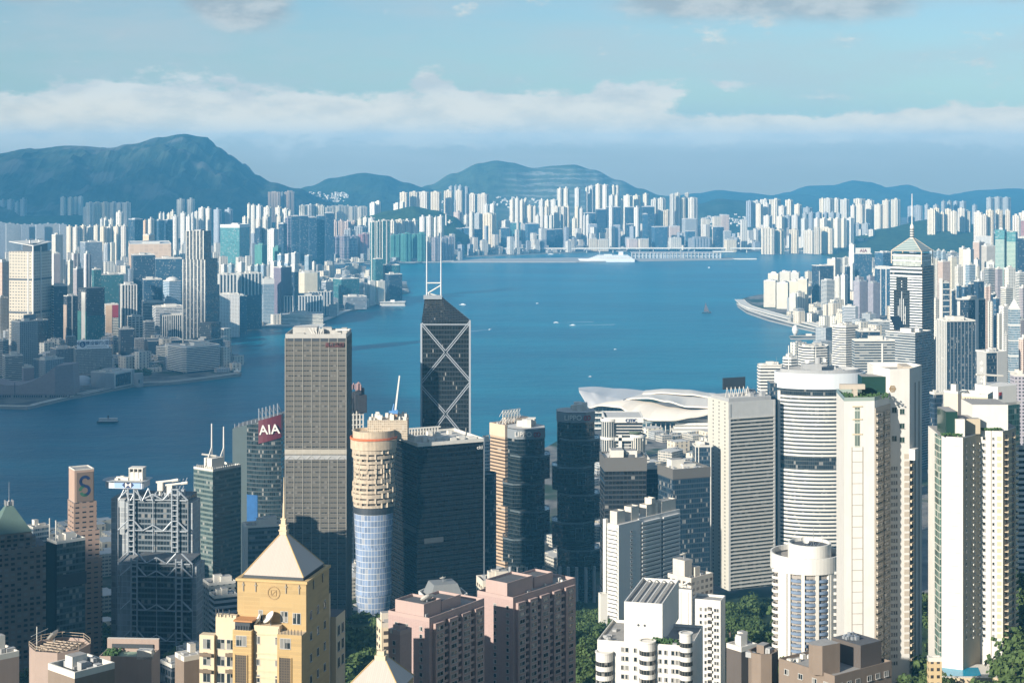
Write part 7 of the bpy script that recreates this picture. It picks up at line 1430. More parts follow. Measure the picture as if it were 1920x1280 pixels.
# shaded white tower with balcony strips
def shaded_white():
    Y = 1230; t, L, D, h = start('apartment_tower', 'white apartment tower with long dark balcony strips, its front in shade', 'tower', (1138, 1160, 1278), Y, 984, asp=.15); b0 = t.location.z
    wl = plain('cool_white_wall', (.62, .60, .56), .75, nz=.08); m = MB(); m.box(0, L*.34, 0, D, 0, h, 0, 1); m.build('wall', [wl, ROOFL], t); m = MB(); m.box(L*.34 + .02, L, 1.6, D + 3, 0, h + .5, 0, 1); m.build('wall', [wl, ROOFL], t)
    st = facade('balcony_strip', (.64, .62, .58), (.045, .045, .045), 40, 3.05, (0, 1), (.42, .95), .3, light=.3, wrough=.7)
    for a, b in ((.36, .66), (.70, .97)):
        m = MB(); m.box(L*a, L*b, .6, 1.7, 0, h - 2, 0, 1); q = m.build('balcony_strip', [st, wl], t); m = MB(); k = 1.0
        while k < h - 3: m.box(L*a, L*b, -.5, .62, k, k + 1.3); k += 3.05
        m.build('balcony_front', wl, q)
    m = MB(); k = 1.0
    while k < h - 3: m.box(-1.0, .05, D*.1, D*.92, k, k + 1.3); k += 3.05
    m.build('balcony_front', WHITE, t); m = MB(); m.box(-.05, .3, D*.12, D*.9, 0, h - 2); m.build('balcony_strip', st, t)
    m = window_mesh(1.6, 1.3, PANE, cols=1); repeat(t, 'window', m, [FRAME, PANE], [((0, 0), (L, 0), L*.2, 3 + 3.05*i) for i in range(int(h/3.05) - 2)])
    for (x0, x1, hh, z_) in ((.02, .14, 8, 0), (.24, .36, 9, 0), (.48, .66, 8, .5), (.72, .95, 8, .5), (.56, .62, 12, .5)): m = MB(); m.box(L*x0, L*x1, D*.25, D*.85, h + z_, h + hh, 0, 1); ring(m, [(L*x0, D*.25), (L*x1, D*.25), (L*x1, D*.85), (L*x0, D*.85)], h + hh, h + hh + .8, .3); m.build('plant_room', [CREAM2, ROOF], t)
    m = MB(); m.box(-2, 1, D*.95, D + 2, 0, h + 3); m.build('end_fin', WHITE, t)
shaded_white()
T('slim white annex shed at the foot of the shaded tower', (1122, 1126, 1139), 1180, 1118, WHITE, asp=1.0, name='annex', cat='building', n=0, clutter=0)

# white complex with rounded bays
WARMW = plain('warm_white', (.67, .64, .58), .7, nz=.10)
def round_bays():
    Y = 640; t, L, D, h = start('apartment_block', 'low white apartment block with rounded glazed corner bays and roof garden', 'apartment block', (1120, 1296, 1318), Y, 1216, asp=1.2); b0 = t.location.z; zz = lambda py: Z(py, Y) - b0
    m = MB(); m.box(0, L, 0, D, 0, h, 0, 1); m.build('wall', [WARMW, ROOF], t); u = lambda p: D*(p - 1120)/176.0
    gl = facade('bay_glass', (.12, .11, .10), (.03, .035, .035), 1.1, 3, (.08, .92), (0, 1), .12, light=.4)
    for p, tp, r in ((1134, 1232, 3.2), (1215, 1206, 3.0), (1287, 1186, 2.4)):
        y = D - u(p); m = MB(); m.lathe([(r, 0), (r, zz(tp)), (0, zz(tp) + .01)], 24, -.8, y, smooth=True); m.build('round_bay', WARMW, t)
        m = MB(); q = tp + 16
        while q < 1300: m.lathe([(r + .04, zz(q + 8.5)), (r + .06, zz(q))], 24, -.8, y); q += 17.5
        m.build('bay_glazing', gl, t)
        m = MB(); m.lathe([(r + .25, zz(tp + 1)), (r + .25, zz(tp) + .3), (r - .5, zz(tp) + .3)], 24, -.8, y); m.build('bay_rim', WHITE, t)
    m = window_mesh(1.1, 1.5, PANE, cols=1); repeat(t, 'window', m, [FRAME, PANE], [((0, D), (0, 0), u(p), zz(q)) for q in (1230, 1247, 1264, 1281) for p in (1168, 1176, 1192, 1238, 1249, 1262, 1270)])
    m = MB(); m.box(L*.1, L*1.4, D - u(1240), D - u(1168), h, zz(1146), 0, 1); w_ = m.build('blank_tower', [WARMW, ROOF], t)
    m = MB(); x0, x1, y0, y1 = L*.1, L*1.4, D - u(1240), D - u(1168)
    ring(m, [(x0, y0), (x1, y0), (x1, y1), (x0, y1)], zz(1146), zz(1139), .4); [m.box(x0 + 1, x1 - 1, y0 + (y1 - y0)*f, y0 + (y1 - y0)*f + .4, zz(1142), zz(1140)) for f in (.2, .4, .6, .8)]; m.build('roof_frame', WARMW, t)
    m = MB(); [m.lathe([(.45, 0), (.45, .1), (0, .1)], 14, i*2.4, 0) for i in range(2)]; o = m.build('round_vent', STEELD, t, (x0 - .02, y1 - 5.4, zz(1182))); o.rotation_euler = (R(90), 0, R(-90))
    m = MB(); ring(m, rect(L, D), h, h + 1, .3); m.build('parapet', WHITE, t)
    rg = random.Random(8); [unit(t, rg.uniform(.5, L*.8), rg.uniform(.05, .95)*D, h + .02, rg.uniform(.8, 2.6), rg.uniform(.8, 2.2), rg.uniform(.6, 1.8), mat=GREYC) for i in range(22)]
    m = MB(); [m.cbox(1.0 + rg.uniform(0, 2), D - u(rg.uniform(1222, 1282)), zz(1212) + rg.uniform(-.5, 1.5), .5, .5, .5, rg.uniform(0, 3)) for i in range(160)]; m.build('roof_plants', plain('planter_green', (.05, .11, .035), .9, nz=.4, nscale=.6), t)
round_bays()
def thin_white():
    Y = 760; t, L, D, h = start('apartment_tower', 'thin white apartment tower with a row of small balconies up its side', 'tower', (1297, 1351, 1360), Y, 1130, asp=1.3); b0 = t.location.z; zz = lambda py: Z(py, Y) - b0
    m = MB(); m.box(0, L, 0, D, 0, h, 0, 1); m.build('wall', [WARMW, ROOF], t); u = lambda p: D*(p - 1297)/54.0
    nf = min(20, int((h - 3)/2.9)); zs = [h - 4 - 2.9*i for i in range(nf)]
    m = window_mesh(.9, 1.3, PANE, cols=1); repeat(t, 'window', m, [FRAME, PANE], [((0, D), (0, 0), u(p), z) for z in zs for p in (1314, 1323, 1341, 1346)])
    m = MB(); m.box(-1.1, 1.1, -1.2, .02, -.3, 0, 0); m.box(-1.1, 1.1, -1.2, -1.1, 0, .9, 0); m.box(-1, 1, -.05, .02, 0, 2.1, 1); repeat(t, 'balcony', m, [WHITE, BROWNG], [((0, D), (0, 0), u(1331), z - .3) for z in zs])
    m = MB(); m.box(-2.5, .02, D - u(1299), D + 8.5, 0, zz(1107), 0, 1); m.build('stair_tower', [WARMW, ROOF], t); m = MB(); [m.box(-2.62, -2.4, D - u(1299) + o_, D - u(1299) + o_ + .25, 0, zz(1112)) for o_ in (1.2, 4.6)]; m.build('pipe', GREYC, t)
    m = MB(); ring(m, rect(L, D), h, h + 1, .3); m.build('parapet', WHITE, t)
    dish(t, (-1, D + 2, zz(1107)), 1.9, 30, 190)
thin_white()
t, L, D, h = T('cream block with rooftop tower and dish behind the thin white tower', (1252, 1296, 1337), 900, 1090, facade('cream_windows', (.62, .54, .43), (.08, .075, .07)), asp=.9, name='apartment_block', cat='apartment block', n=1, clutter=8, trim=CREAM2)
m = MB(); m.box(L*.02, L*.35, D*.3, D*.8, h, h + 10, 0, 1); m.build('roof_tower', [CREAM2, ROOF], t); dish(t, (L*.2, D*.5, h + 10), 2.2, 25, 180)
t, L, D, h = T('pale low wing with stepped balconies beside the thin white tower', (1244, 1262, 1300), 800, 1140, facade('cream_windows', (.62, .54, .43), (.08, .075, .07)), asp=1, name='apartment_block', cat='apartment block', n=1, clutter=4)

# round white tower with blue balconies
def drum():
    Y = 900; cx = X(1522, Y); Rr = 66*Y/F; t = thing('apartment_tower', 'round white apartment tower with blue balconies and scalloped side terraces', 'tower', (cx, Y + Rr, gz(cx, Y) - 8)); b0 = t.location.z; FOOT.append((cx, Y + Rr, Rr)); zz = lambda py: Z(py, Y) - b0; h = zz(1060)
    m = MB(); m.lathe([(Rr*.93, 0), (Rr*.93, h), (0, h + .01)], 56, smooth=False); m.build('wall', facade('drum_inner', (.30, .27, .24), (.05, .05, .05), 2.2, 3.05, (.1, .9), (.35, .85), .2, light=.7, var=.6), t)
    m = MB(); m.lathe([(Rr*.94, zz(1078)), (Rr*1.02, zz(1078)), (Rr*1.02, zz(1048)), (Rr*.97, zz(1048)), (Rr*.97, zz(1058))], 56); m.build('crown', WHITE, t)
    cx2 = 2.0; m = MB(); m.lathe([(Rr*.62, h), (Rr*.62, zz(1030)), (Rr*.57, zz(1030)), (Rr*.57, zz(1036)), (0, zz(1036))], 40, cx2, 0); m.build('roof_drum', WHITE, t); m = MB(); m.lathe([(Rr*.56, zz(1035.8)), (0, zz(1035.7))], 30, cx2, 0); m.build('roof_disc', ROOFD, t)
    m = MB(); [m.tube((cx2 - 6 + i*2, -Rr*.4, zz(1036)), (cx2 - 3 + i*2, -Rr*.1, zz(1031)), .15, 5) for i in range(5)]; m.tube((cx2 + 2, 0, zz(1036)), (cx2 + 2, 0, zz(1000)), .15, 5); m.build('antenna', STEEL, t); dish(t, (cx2 - 3, -2, zz(1034)), 2.2, 45, 20)
    A0 = -90
    for a in (-128, -104, -80.5, -57):
        p, q = R(a - 2.6), R(a + 2.6); m = MB(); m.prism([(Rr*.9*cos(p), Rr*.9*sin(p)), (Rr*1.0*cos(p), Rr*1.0*sin(p)), (Rr*1.0*cos(q), Rr*1.0*sin(q)), (Rr*.9*cos(q), Rr*.9*sin(q))], 0, zz(1078)); m.build('pier', WHITE, t)
    blue = plain('balcony_blue', (.17, .23, .32), .5, nz=.1); spots = []
    def balc(a, b):
        m = MB(); n = 8; r0, r1 = Rr*.90, Rr*.985
        for i in range(n):
            p, q = R(a + (b - a)*i/n), R(a + (b - a)*(i + 1)/n); bul = lambda f: r1 + .5*sin(pi*f)
            A, B_ = (bul(i/n)*cos(p), bul(i/n)*sin(p)), (bul((i+1)/n)*cos(q), bul((i+1)/n)*sin(q)); a0, b0_ = (r0*cos(p), r0*sin(p)), (r0*cos(q), r0*sin(q))
            m.face([(*A, 0), (*B_, 0), (*B_, 1.35), (*A, 1.35)], 0, None, True); m.face([(*A, 1.35), (*B_, 1.35), (*b0_, 1.35), (*a0, 1.35)]); m.face([(*a0, 0), (*b0_, 0), (*B_, 0), (*A, 0)])
        return m
    nz_ = int((zz(1082) - 2)/3.05)
    for a, b in ((-125, -107), (-101, -83.5), (-77.5, -60)):
        base = None; mb = balc(a, b)
        for i in range(min(nz_, 24)):
            z = zz(1093) - 3.05*i
            if base is None: base = mb.build('balcony', blue, t, (0, 0, z))
            else: o = base.copy(); COL.objects.link(o); o.location = (0, 0, z)
    # scalloped terraces stacked on the left, plain ones on the right
    for sgn in (-1, 1):
        mb = MB(); ac = R(-158) if sgn < 0 else R(-38); c = (Rr*.90*cos(ac), Rr*.90*sin(ac)); r = 3.6; n = 14
        pts = [(c[0] + r*cos(ac - pi/1.7 + 2*pi/1.7*i/n), c[1] + r*sin(ac - pi/1.7 + 2*pi/1.7*i/n)) for i in range(n + 1)]
        for p, q in zip(pts, pts[1:]):
            mb.face([(*p, 0), (*q, 0), (*q, 1.4), (*p, 1.4)], 0, None, True); mb.face([(*q, 0), (*p, 0), (c[0], c[1], 0)]); mb.face([(*q, 1.38), (c[0]+(q[0]-c[0])*.9, c[1]+(q[1]-c[1])*.9, 1.38), (c[0]+(p[0]-c[0])*.9, c[1]+(p[1]-c[1])*.9, 1.38), (*p, 1.38)][::-1])
        base = None
        for i in range(min(nz_, 24)):
            z = zz(1080) - 3.6*i
            if z < 0: break
            if base is None: base = mb.build('terrace', WHITE, t, (0, 0, z))
            else: o = base.copy(); COL.objects.link(o); o.location = (0, 0, z)
        m = MB(); a1, a2 = (R(-150), R(-132)) if sgn < 0 else (R(-55), R(-42)); m.prism([(Rr*.9*cos(a1), Rr*.9*sin(a1)), (Rr*1.01*cos(a1), Rr*1.01*sin(a1)), (Rr*1.01*cos(a2), Rr*1.01*sin(a2)), (Rr*.9*cos(a2), Rr*.9*sin(a2))], 0, zz(1070)); m.build('wall_strip', WHITE, t)
drum()

# tall cream tower, the highest of the near ones
BEIGE = plain('beige_render', (.47, .41, .33), .8, nz=.1); BEIGEG = facade('beige_bay_glass', (.34, .30, .24), (.10, .10, .09), 1.5, 3.4, (.06, .94), (.2, .92), .15, light=.8, var=.5)
def tall_cream():
    Y = 800; base = gz(X(1660, Y), Y) - 12; P = (X(1583, Y), Y); t = thing('apartment_tower', 'very tall white tower with blank gable wall and beige glazed bays, nearest tall one', 'tower', (P[0], P[1], base)); FOOT.append((X(1660, Y), Y + 15, 22)); k = Y/F; zz = lambda py: Z(py, Y) - base; u = lambda p: (p - 1583)*k
    # plan in photo columns: blank wall 1583-1641, bays 1641-1679 going back, white wall 1679-1719, shaded side 1719-1746
    a = [(u(1583), 0), (u(1641), 3.0)]
    m = MB(); pts = [(u(1583), 0), (u(1641), 1.5), (u(1679) + 1.2, 17), (u(1679) + 1, 30), (u(1583) + 2, 30)]; m.prism(pts, 0, zz(752), 0, 1); m.build('wall', [WARMW, ROOF], t)
    pts2 = [(u(1679) + 1.1, 16.8), (u(1719) + .9, 18.5), (u(1746) + 3.5, 33), (u(1746), 44), (u(1679) - 4, 44), (u(1679) - 4, 30.1)]
    py2 = lambda py: H - (py - HY)/F*(Y + 18) - base
    m = MB(); m.prism(pts2, 0, py2(700), 0, 1); m.build('wall', [WARMW, ROOF], t)
    s0, s1 = pts[1], pts[2]; ln = sqrt((s1[0]-s0[0])**2 + (s1[1]-s0[1])**2)
    # glazed bays on the shaded re-entrant face
    zs = [zz(775) - 3.4 - 3.4*i for i in range(36) if zz(775) - 3.4 - 3.4*i > 2]
    m = MB(); m.box(.4, ln - .4, -.35, .02, 0, zz(766)); loc, an = seg_place(s0, s1, 0, 0); m.build('bay_wall', BEIGE, t, loc, an)
    mb = MB(); w_ = ln*.36; mb.box(-w_/2, w_/2, -.9, .02, 0, .9, 0); mb.box(-w_/2, w_/2, -.6, .02, .9, 2.7, 1); mb.box(-w_/2, w_/2, -.8, .02, 2.7, 3.1, 0)
    repeat(t, 'bay_window', mb, [BEIGE, BEIGEG], [(s0, s1, ln*f, z, .3) for z in zs for f in (.24, .70)])
    q0, q1 = pts2[0], pts2[1]; ln2 = sqrt((q1[0]-q0[0])**2 + (q1[1]-q0[1])**2)
    m = window_mesh(.62, 1.5, PANE, cols=1); repeat(t, 'window', m, [FRAME, PANE], [(q0, q1, ln2*f, py2(880) - 3.4*i) for i in range(28) for f in (.10, .22, .34)])
    m = window_mesh(2.2, 2.4, GLASSG, cols=2); repeat(t, 'window', m, [FRAME, GLASSG], [(q0, q1, ln2*.22, py2(p)) for p in (773, 826)] + [(q0, q1, ln2*.62, py2(p)) for p in (776, 803, 829)])
    m = MB(); m.box(-1.3, 1.3, -.10, .02, 0, 2.3, 0); repeat(t, 'shutter', m, BEIGE, [(q0, q1, ln2*.86, py2(860) - 3.4*i) for i in range(28)])
    r0, r1 = pts2[1], pts2[2]; ln3 = sqrt((r1[0]-r0[0])**2 + (r1[1]-r0[1])**2)
    mb = MB(); mb.box(-2.0, 2.0, -.8, .02, -.3, .8, 0); mb.box(-1.9, 1.9, -.1, .02, .8, 2.6, 1); repeat(t, 'balcony', mb, [CREAMW, BROWNG], [(r0, r1, ln3*.16, py2(860) - 3.4*i) for i in range(30)])
    m = MB(); [m.box(ln3*f, ln3*f + .35, -.25, .02, 0, py2(720)) for f in (.42, .74)]; loc, an = seg_place(r0, r1, 0, 0); m.build('pipe', STEELD, t, loc, an)
    m = MB(); m.box(-2.6, 2.6, -2.8, .02, 0, 5.2); loc, an = seg_place(r0, r1, ln3*.12, py2(862)); m.build('projecting_box', WARMW, t, loc, an)
    # stair slot and panel lines on the blank wall
    w0, w1 = pts[0], pts[1]; m = MB(); m.box(-1.2, 1.2, -.12, .02, zz(838), zz(764)); loc, an = seg_place(w0, w1, u(1608), 0); m.build('stair_slot', facade('stair_glass', (.42, .45, .40), (.16, .20, .17), 1.2, 5.6, (.06, .94), (.1, .94), .2, light=0), t, loc, an)
    m = MB(); m.box(-2.6, 2.6, -.06, .02, 0, zz(840), 1)
    for i in range(22):
        z = zz(846) - i*5.0
        if z > 2: m.box(-2.6, 2.6, -.16, .02, z, z + .22, 0)
    m.box(-2.7, -2.45, -.2, .02, 0, zz(838), 0); m.box(2.45, 2.7, -.2, .02, 0, zz(838), 0); m.build('panel_strip', [plain('panel_line', (.30, .27, .22), .7), WARMW], t, loc, an)
    m = MB(); [m.box(-2.4, 2.4, -.35, .02, zz(p), zz(p - 2)) for p in (763, 787, 815)]; m.build('ledge', CREAMW, t, loc, an)
    # top: roof garden, crest, parapets
    m = MB(); ring(m, pts, zz(752), zz(745), .3); m.build('parapet', plain('glass_rail', (.30, .36, .32), .2), t)
    rg = random.Random(6); m = MB(); [m.cbox(rg.uniform(u(1590), u(1675)), rg.uniform(6, 18), zz(752) + rg.uniform(0, 1.6), .55, .55, .55, rg.uniform(0, 3)) for i in range(220)]; m.build('roof_plants', MATS['planter_green'], t)
    m = MB(); m.box(u(1585), u(1632), 12, 15, zz(736), zz(727)); m.box(u(1609), u(1616), 10, 15, zz(752), zz(736)); m.build('pergola', BEIGE, t)
    m = MB(); m.box(u(1632) + .1, u(1679), 20, 30, zz(752), zz(716), 0, 1); m.build('penthouse', [GLASSG, ROOF], t)
    zt = py2(700); m = MB(); ring(m, pts2, zt, zt + 2.2, .4); m.build('parapet', WARMW, t)
    m = MB(); m.box(u(1715), u(1733), 24, 36, zt, zt + 2.6); m.build('plant_room', BEIGE, t)
    cl = (q0[0] + (q1[0]-q0[0])*.12, 0); loc, an = seg_place(q0, q1, ln2*.34 - 3, py2(730), .05); loc2, _ = seg_place(q0, q1, ln2*.12, py2(728), .1)
    m = MB(); m.lathe([(1.7, 0), (1.7, .15), (1.35, .15), (1.35, 0)], 6); [m.box(-.9 + i*.6, -.7 + i*.6, -1, 1, 0, .14) for i in range(4)]; m.box(-1, 1, -.1, .1, 0, .15); o = m.build('crest', plain('emblem_bronze', (.36, .24, .11)), t, loc2); o.rotation_euler = (R(90), 0, an)
tall_cream()

# right-hand tower with green glass and tan flanks
TANW = plain('tan_flank', (.50, .42, .30), .8, nz=.1)
def right_tower():
    Y = 765; base = gz(X(1840, Y), Y) - 12; t = thing('apartment_tower', 'white apartment tower with green glass edge and tan window flanks, far right', 'tower', (X(1765, Y), Y, base)); FOOT.append((X(1840, Y), Y + 18, 24)); k = Y/F; u = lambda p, d=0: (p - 960)/F*(Y + d) - t.location.x; zz = lambda py, d=0: H - (py - HY)/F*(Y + d) - base
    A = [(u(1768), 4), (u(1805), 0), (u(1838, 14), 14), (u(1838, 14), 34), (u(1775), 34)]; hA = zz(820)
    B_ = [(u(1838, 14) + .05, 13.8), (u(1880, 12), 12), (u(1907, 24), 26), (u(1905, 24), 40), (u(1838, 14) + .05, 40)]; hB = zz(808, 12)
    for P_, h in ((A, hA), (B_, hB)): m = MB(); m.prism(P_, 0, h, 0, 1); m.build('wall', [WARMW, ROOF], t)
    def seglen(a, b): return sqrt((a[0]-b[0])**2 + (a[1]-b[1])**2)
    zsA = [hA - 4 - 2.95*i for i in range(30)]; zsB = [hB - 4 - 2.95*i for i in range(31)]
    # green glazed corner
    m = MB(); m.box(u(1765), u(1768.2), 3.5, 12, 0, hA, 0, 0); m.build('green_glazing', facade('green_corner_glass', (.56, .56, .50), (.09, .16, .13), 2.4, 2.95, (.04, .96), (.12, .96), .1, var=.6), t)
    s = (A[1], A[2]); l = seglen(*s); loc, an = seg_place(*s, 0, 0); m = MB(); m.box(.1, l - .1, -.12, .02, 0, hA - .5); m.build('flank_wall', TANW, t, loc, an)
    m = window_mesh(.8, 1.3, PANE, cols=1); repeat(t, 'window', m, [FRAME, PANE], [(*s, l*f, z, .12) for z in zsA for f in (.2, .45, .70)], 90)
    mb = MB(); mb.box(-.5, .5, -.75, .02, 0, .7); repeat(t, 'ac_unit', mb, OFFW, [(*s, l*f, z - .9, .12) for z in zsA[::1] for f in (.55, .9)], 60)
    s = (A[0], A[1]); l2 = seglen(*s); mb = MB(); mb.box(-2.7, 2.7, -.14, .02, 0, .2); repeat(t, 'ledge', mb, BEIGE, [(*s, l2*.62, hA - 4 - 5.9*i) for i in range(14)])
    s = (B_[0], B_[1]); l3 = seglen(*s); m = window_mesh(1.1, 1.2, PANE, cols=1); repeat(t, 'window', m, [FRAME, PANE], [(*s, l3*.16, z) for z in zsB]); m = window_mesh(.8, 1.1, PANE, cols=1); repeat(t, 'window', m, [FRAME, PANE], [(*s, l3*.58, z) for z in zsB])
    mb = MB(); mb.box(-.95, .95, -.12, .02, 0, 1.9); repeat(t, 'shutter', mb, plain('shutter_tan', (.58, .48, .33), .7), [(*s, l3*.84, z - .3) for z in zsB]); m = MB(); m.box(l3*.46, l3*.48, -.3, .02, 0, hB); loc, an = seg_place(*s, 0, 0); m.build('pipe', TANW, t, loc, an)
    s = (B_[1], B_[2]); l4 = seglen(*s); loc, an = seg_place(*s, 0, 0); m = MB(); m.box(.1, l4 - .1, -.12, .02, 0, hB - .5); m.build('flank_wall', TANW, t, loc, an)
    mb = MB(); mb.box(-2.4, 2.4, -1.9, .02, -.25, 0, 0); mb.box(-2.4, 2.4, -1.9, -1.8, 0, .9, 0); repeat(t, 'balcony', mb, [CREAMW], [(*s, l4*f, z, .12) for z in zsB for f in (.24, .76)], 70)
    m = window_mesh(2.6, 1.7, PANE, cols=2); repeat(t, 'window', m, [FRAME, BROWNG], [(*s, l4*f, z + .2, .13) for z in zsB for f in (.24, .76)], 70)
    # penthouses
    m = MB(); m.box(u(1778), u(1800), 4, 20, hA, zz(774), 0, 1); m.build('penthouse', [GLASSG, ROOF], t); m = MB(); m.box(u(1795), u(1812), 2.6, 14, hA + .02, zz(787), 0, 1); m.build('penthouse_wall', [WARMW, ROOF], t)
    m = MB(); x0, x1 = u(1826, 12), u(1893, 12); m.box(x0, x1, 14.5, 34, hB, zz(760, 12), 0, 1); m.build('roof_block', [WARMW, ROOF], t); m = MB(); m.box(u(1808, 10), u(1838, 10), 10, 22, hA, zz(785, 10), 0, 1); m.build('roof_block', [TANW, ROOF], t)
    rg = random.Random(3); m = MB(); [m.cbox(rg.uniform(u(1768), u(1808)), rg.uniform(1.5, 4), hA + rg.uniform(.2, 1.2), .5, .5, .5, rg.random()*3) for i in range(80)]; [m.cbox(rg.uniform(u(1840, 12), u(1880, 12)), rg.uniform(12.6, 14), hB + rg.uniform(.2, 1.0), .5, .5, .5, rg.random()*3) for i in range(80)]; m.build('roof_plants', MATS['planter_green'], t)
right_tower()
t, L, D, h = T('narrow green-topped block in the gap between the two tall white towers', (1741, 1750, 1772), 930, 890, facade('gap_windows', (.66, .63, .57), (.06, .07, .065), 9.0, 2.9, (.3, .62), (.35, .75), .2), asp=.8, name='apartment_tower', clutter=2, n=1, trim=WHITE); m = MB(); m.box(-.4, L + .4, -.4, .05, h - 16, h - 1); m.box(-.4, .05, -.4, D, h - 16, h - 1); m.build('glazing', GLASSG, t); dish(t, (L*.5, -2, 6), 2.5, 45, 20)
# office top with the red and black square, and its glass body
t, L, D, h = T('dark green glass office with a white curved roof block and small red sign', (1822, 1866, 1912), 1150, 762, facade('green_dark_glass', (.06, .12, .11), (.03, .075, .07), 2.0, 3.8, (.06, .94), (.12, .95), .08, var=.6), asp=.9, n=0, clutter=0)
m = MB(); m.prism(rect(L*.98, D*.98, 2.5), h, h + 13, 0, 0); b = m.build('roof_block', WARMW, t); m = MB(); m.box(L*.15, L*.25, -.3, 0, h + 7, h + 9.2, 0); m.box(L*.15, L*.25, -.3, 0, h + 4.8, h + 6.98, 1); m.build('emblem', [RED, STEELD], b)
m = MB(); [m.tube((L*.15, D*.6, h + 13), (L*.15, D*.6, h + 19), .8, 8), m.tube((-L*.1, D*.7, h + 20), (L*.8, D*.5, h + 18), .7, 6)]; m.build('maintenance_crane', OFFW, t)
t, L, D, h = T('cream block with a louvred screen wall below the dark green office', (1803, 1852, 1862), 1060, 745, CREAMW, asp=1, n=0, clutter=2, name='apartment_block', cat='apartment block'); m = MB(); [m.box(-.4, .05, D*f, D*f + D*.05, h - 9, h - 1) for f in [i/10 + .03 for i in range(9)]]; m.build('louvre', STEELD, t)
T('peach gabled block between the navy finned tower and louvred block', (1770, 1796, 1815), 1420, 738, plain('peach_wall', (.66, .52, .40), .75, nz=.08), asp=.9, name='apartment_block', cat='apartment block', clutter=3, n=1)
T('dark slate glass slab left of the peach gabled block', (1743, 1752, 1768), 1350, 740, S_NAVYG, asp=.9, n=1, clutter=2); T('white-edged grey slab at the right edge behind the right tower', (1905, 1910, 1932), 1100, 842, S_WHITEB, asp=.9, n=1, clutter=3)
T('mauve stepped block at the right edge above the grey slab', (1894, 1902, 1930), 1500, 705, S_MAUVE, asp=.9, clutter=6); T('pale low terrace house at the right edge by the trees', (1900, 1906, 1932), 1000, 1104, CREAMW, asp=.9, name='house', cat='house', n=1, clutter=3)
T('white striped slab peeking between the ribbed and oval towers', (1452, 1455, 1466), 1720, 880, S_CREAM, asp=.8, zb=30, n=1, clutter=1)
# brown blocks at the bottom
BRN = plain('brown_render', (.22, .17, .13), .8, nz=.12, nscale=.3)
def brown():
    Y = 500; t, L, D, h = start('apartment_block', 'brown low apartment block with a rounded stair drum at the bottom right', 'apartment block', (1460, 1565, 1672), Y, 1272, asp=.9); b0 = t.location.z; zz = lambda py: Z(py, Y) - b0
    m = MB(); m.box(0, L, 0, D, 0, h, 0, 1); m.build('wall', [BRN, ROOF], t); m = MB(); ring(m, rect(L, D), h, h + .9, .3); m.build('parapet', BRN, t)
    m = MB(); r = 3.0; m.prism([(x + 2.5, y + 6.5) for x, y in ((-3, -2.2), (3.6, -3), (3.6, 3), (-3, 3), (-4.2, 2), (-4.6, 0.2))], h, h + 8.6, 0, 1); b = m.build('stair_drum', [BRN, ROOF], t)
    m = MB(); m.box(L*.55, L*.92, D*.1, D*.6, h, h + 6.8, 0, 1); m.build('lift_tower', [plain('dark_brown', (.10, .085, .075), .8, nz=.1), ROOFD], t)
    rg = random.Random(1); [unit(t, L*.7 + rg.uniform(-2, 2), D*.4 + rg.uniform(-2, 2), h + 6.8, rg.uniform(.5, 1.2), rg.uniform(.5, 1.2), rg.uniform(.6, 1.6), mat=STEEL) for i in range(14)]
    [unit(t, L*rg.uniform(.05, .5), D*rg.uniform(.5, .95), h, rg.uniform(.6, 1.6), rg.uniform(.6, 1.4), rg.uniform(.5, 1.5), mat=OFFW) for i in range(14)]
    m = window_mesh(1.6, 1.4, PANE, cols=2); repeat(t, 'window', m, [FRAME, PANE], [((0, 0), (L, 0), L*f, h - 3.2) for f in (.1, .25, .4, .6, .75, .9)] + [((0, D), (0, 0), D*f, h - 3.2) for f in (.15, .4, .65, .85)])
brown()
t, L, D, h = T('low brown drum-shaped roof room left of the brown block', (1396, 1440, 1466), 520, 1240, BRN, asp=.9, name='apartment_block', cat='apartment block', ch=.3, n=1, clutter=6, trim=BRN, roof=ROOFL)
T('dark stepped roofs below the hillside trees at the bottom', (1362, 1390, 1420), 640, 1222, plain('dark_brown', (.10, .085, .075)), asp=.9, name='apartment_block', cat='apartment block', n=3, clutter=12)
# podium with pool at the foot of the right tower
Yp = 760; t = thing('pool_terrace', 'terrace with a turquoise pool at the foot of the right tower', 'terrace', (X(1810, Yp), Yp, Z(1262, Yp))); FOOT.append((X(1810, Yp), Yp, 12)); m = MB(); m.box(-12, 14, -6, 14, -40, 0, 0, 1); m.build('wall', [CREAMW, OFFW], t); m = MB(); m.face([(-9, -4, .1), (6, -4, .1), (8, 9, .1), (-9, 9, .1)]); m.build('pool_water', plain('pool_blue', (.02, .28, .42), .1), t)
T('tan low block with windows below the gap between white towers', (1738, 1742, 1766), 720, 1240, facade('tan_windows', (.60, .46, .28), (.06, .055, .05), 2.6, 3, (.25, .75), (.3, .75), .2), asp=.8, name='apartment_block', cat='apartment block', n=0, clutter=1)

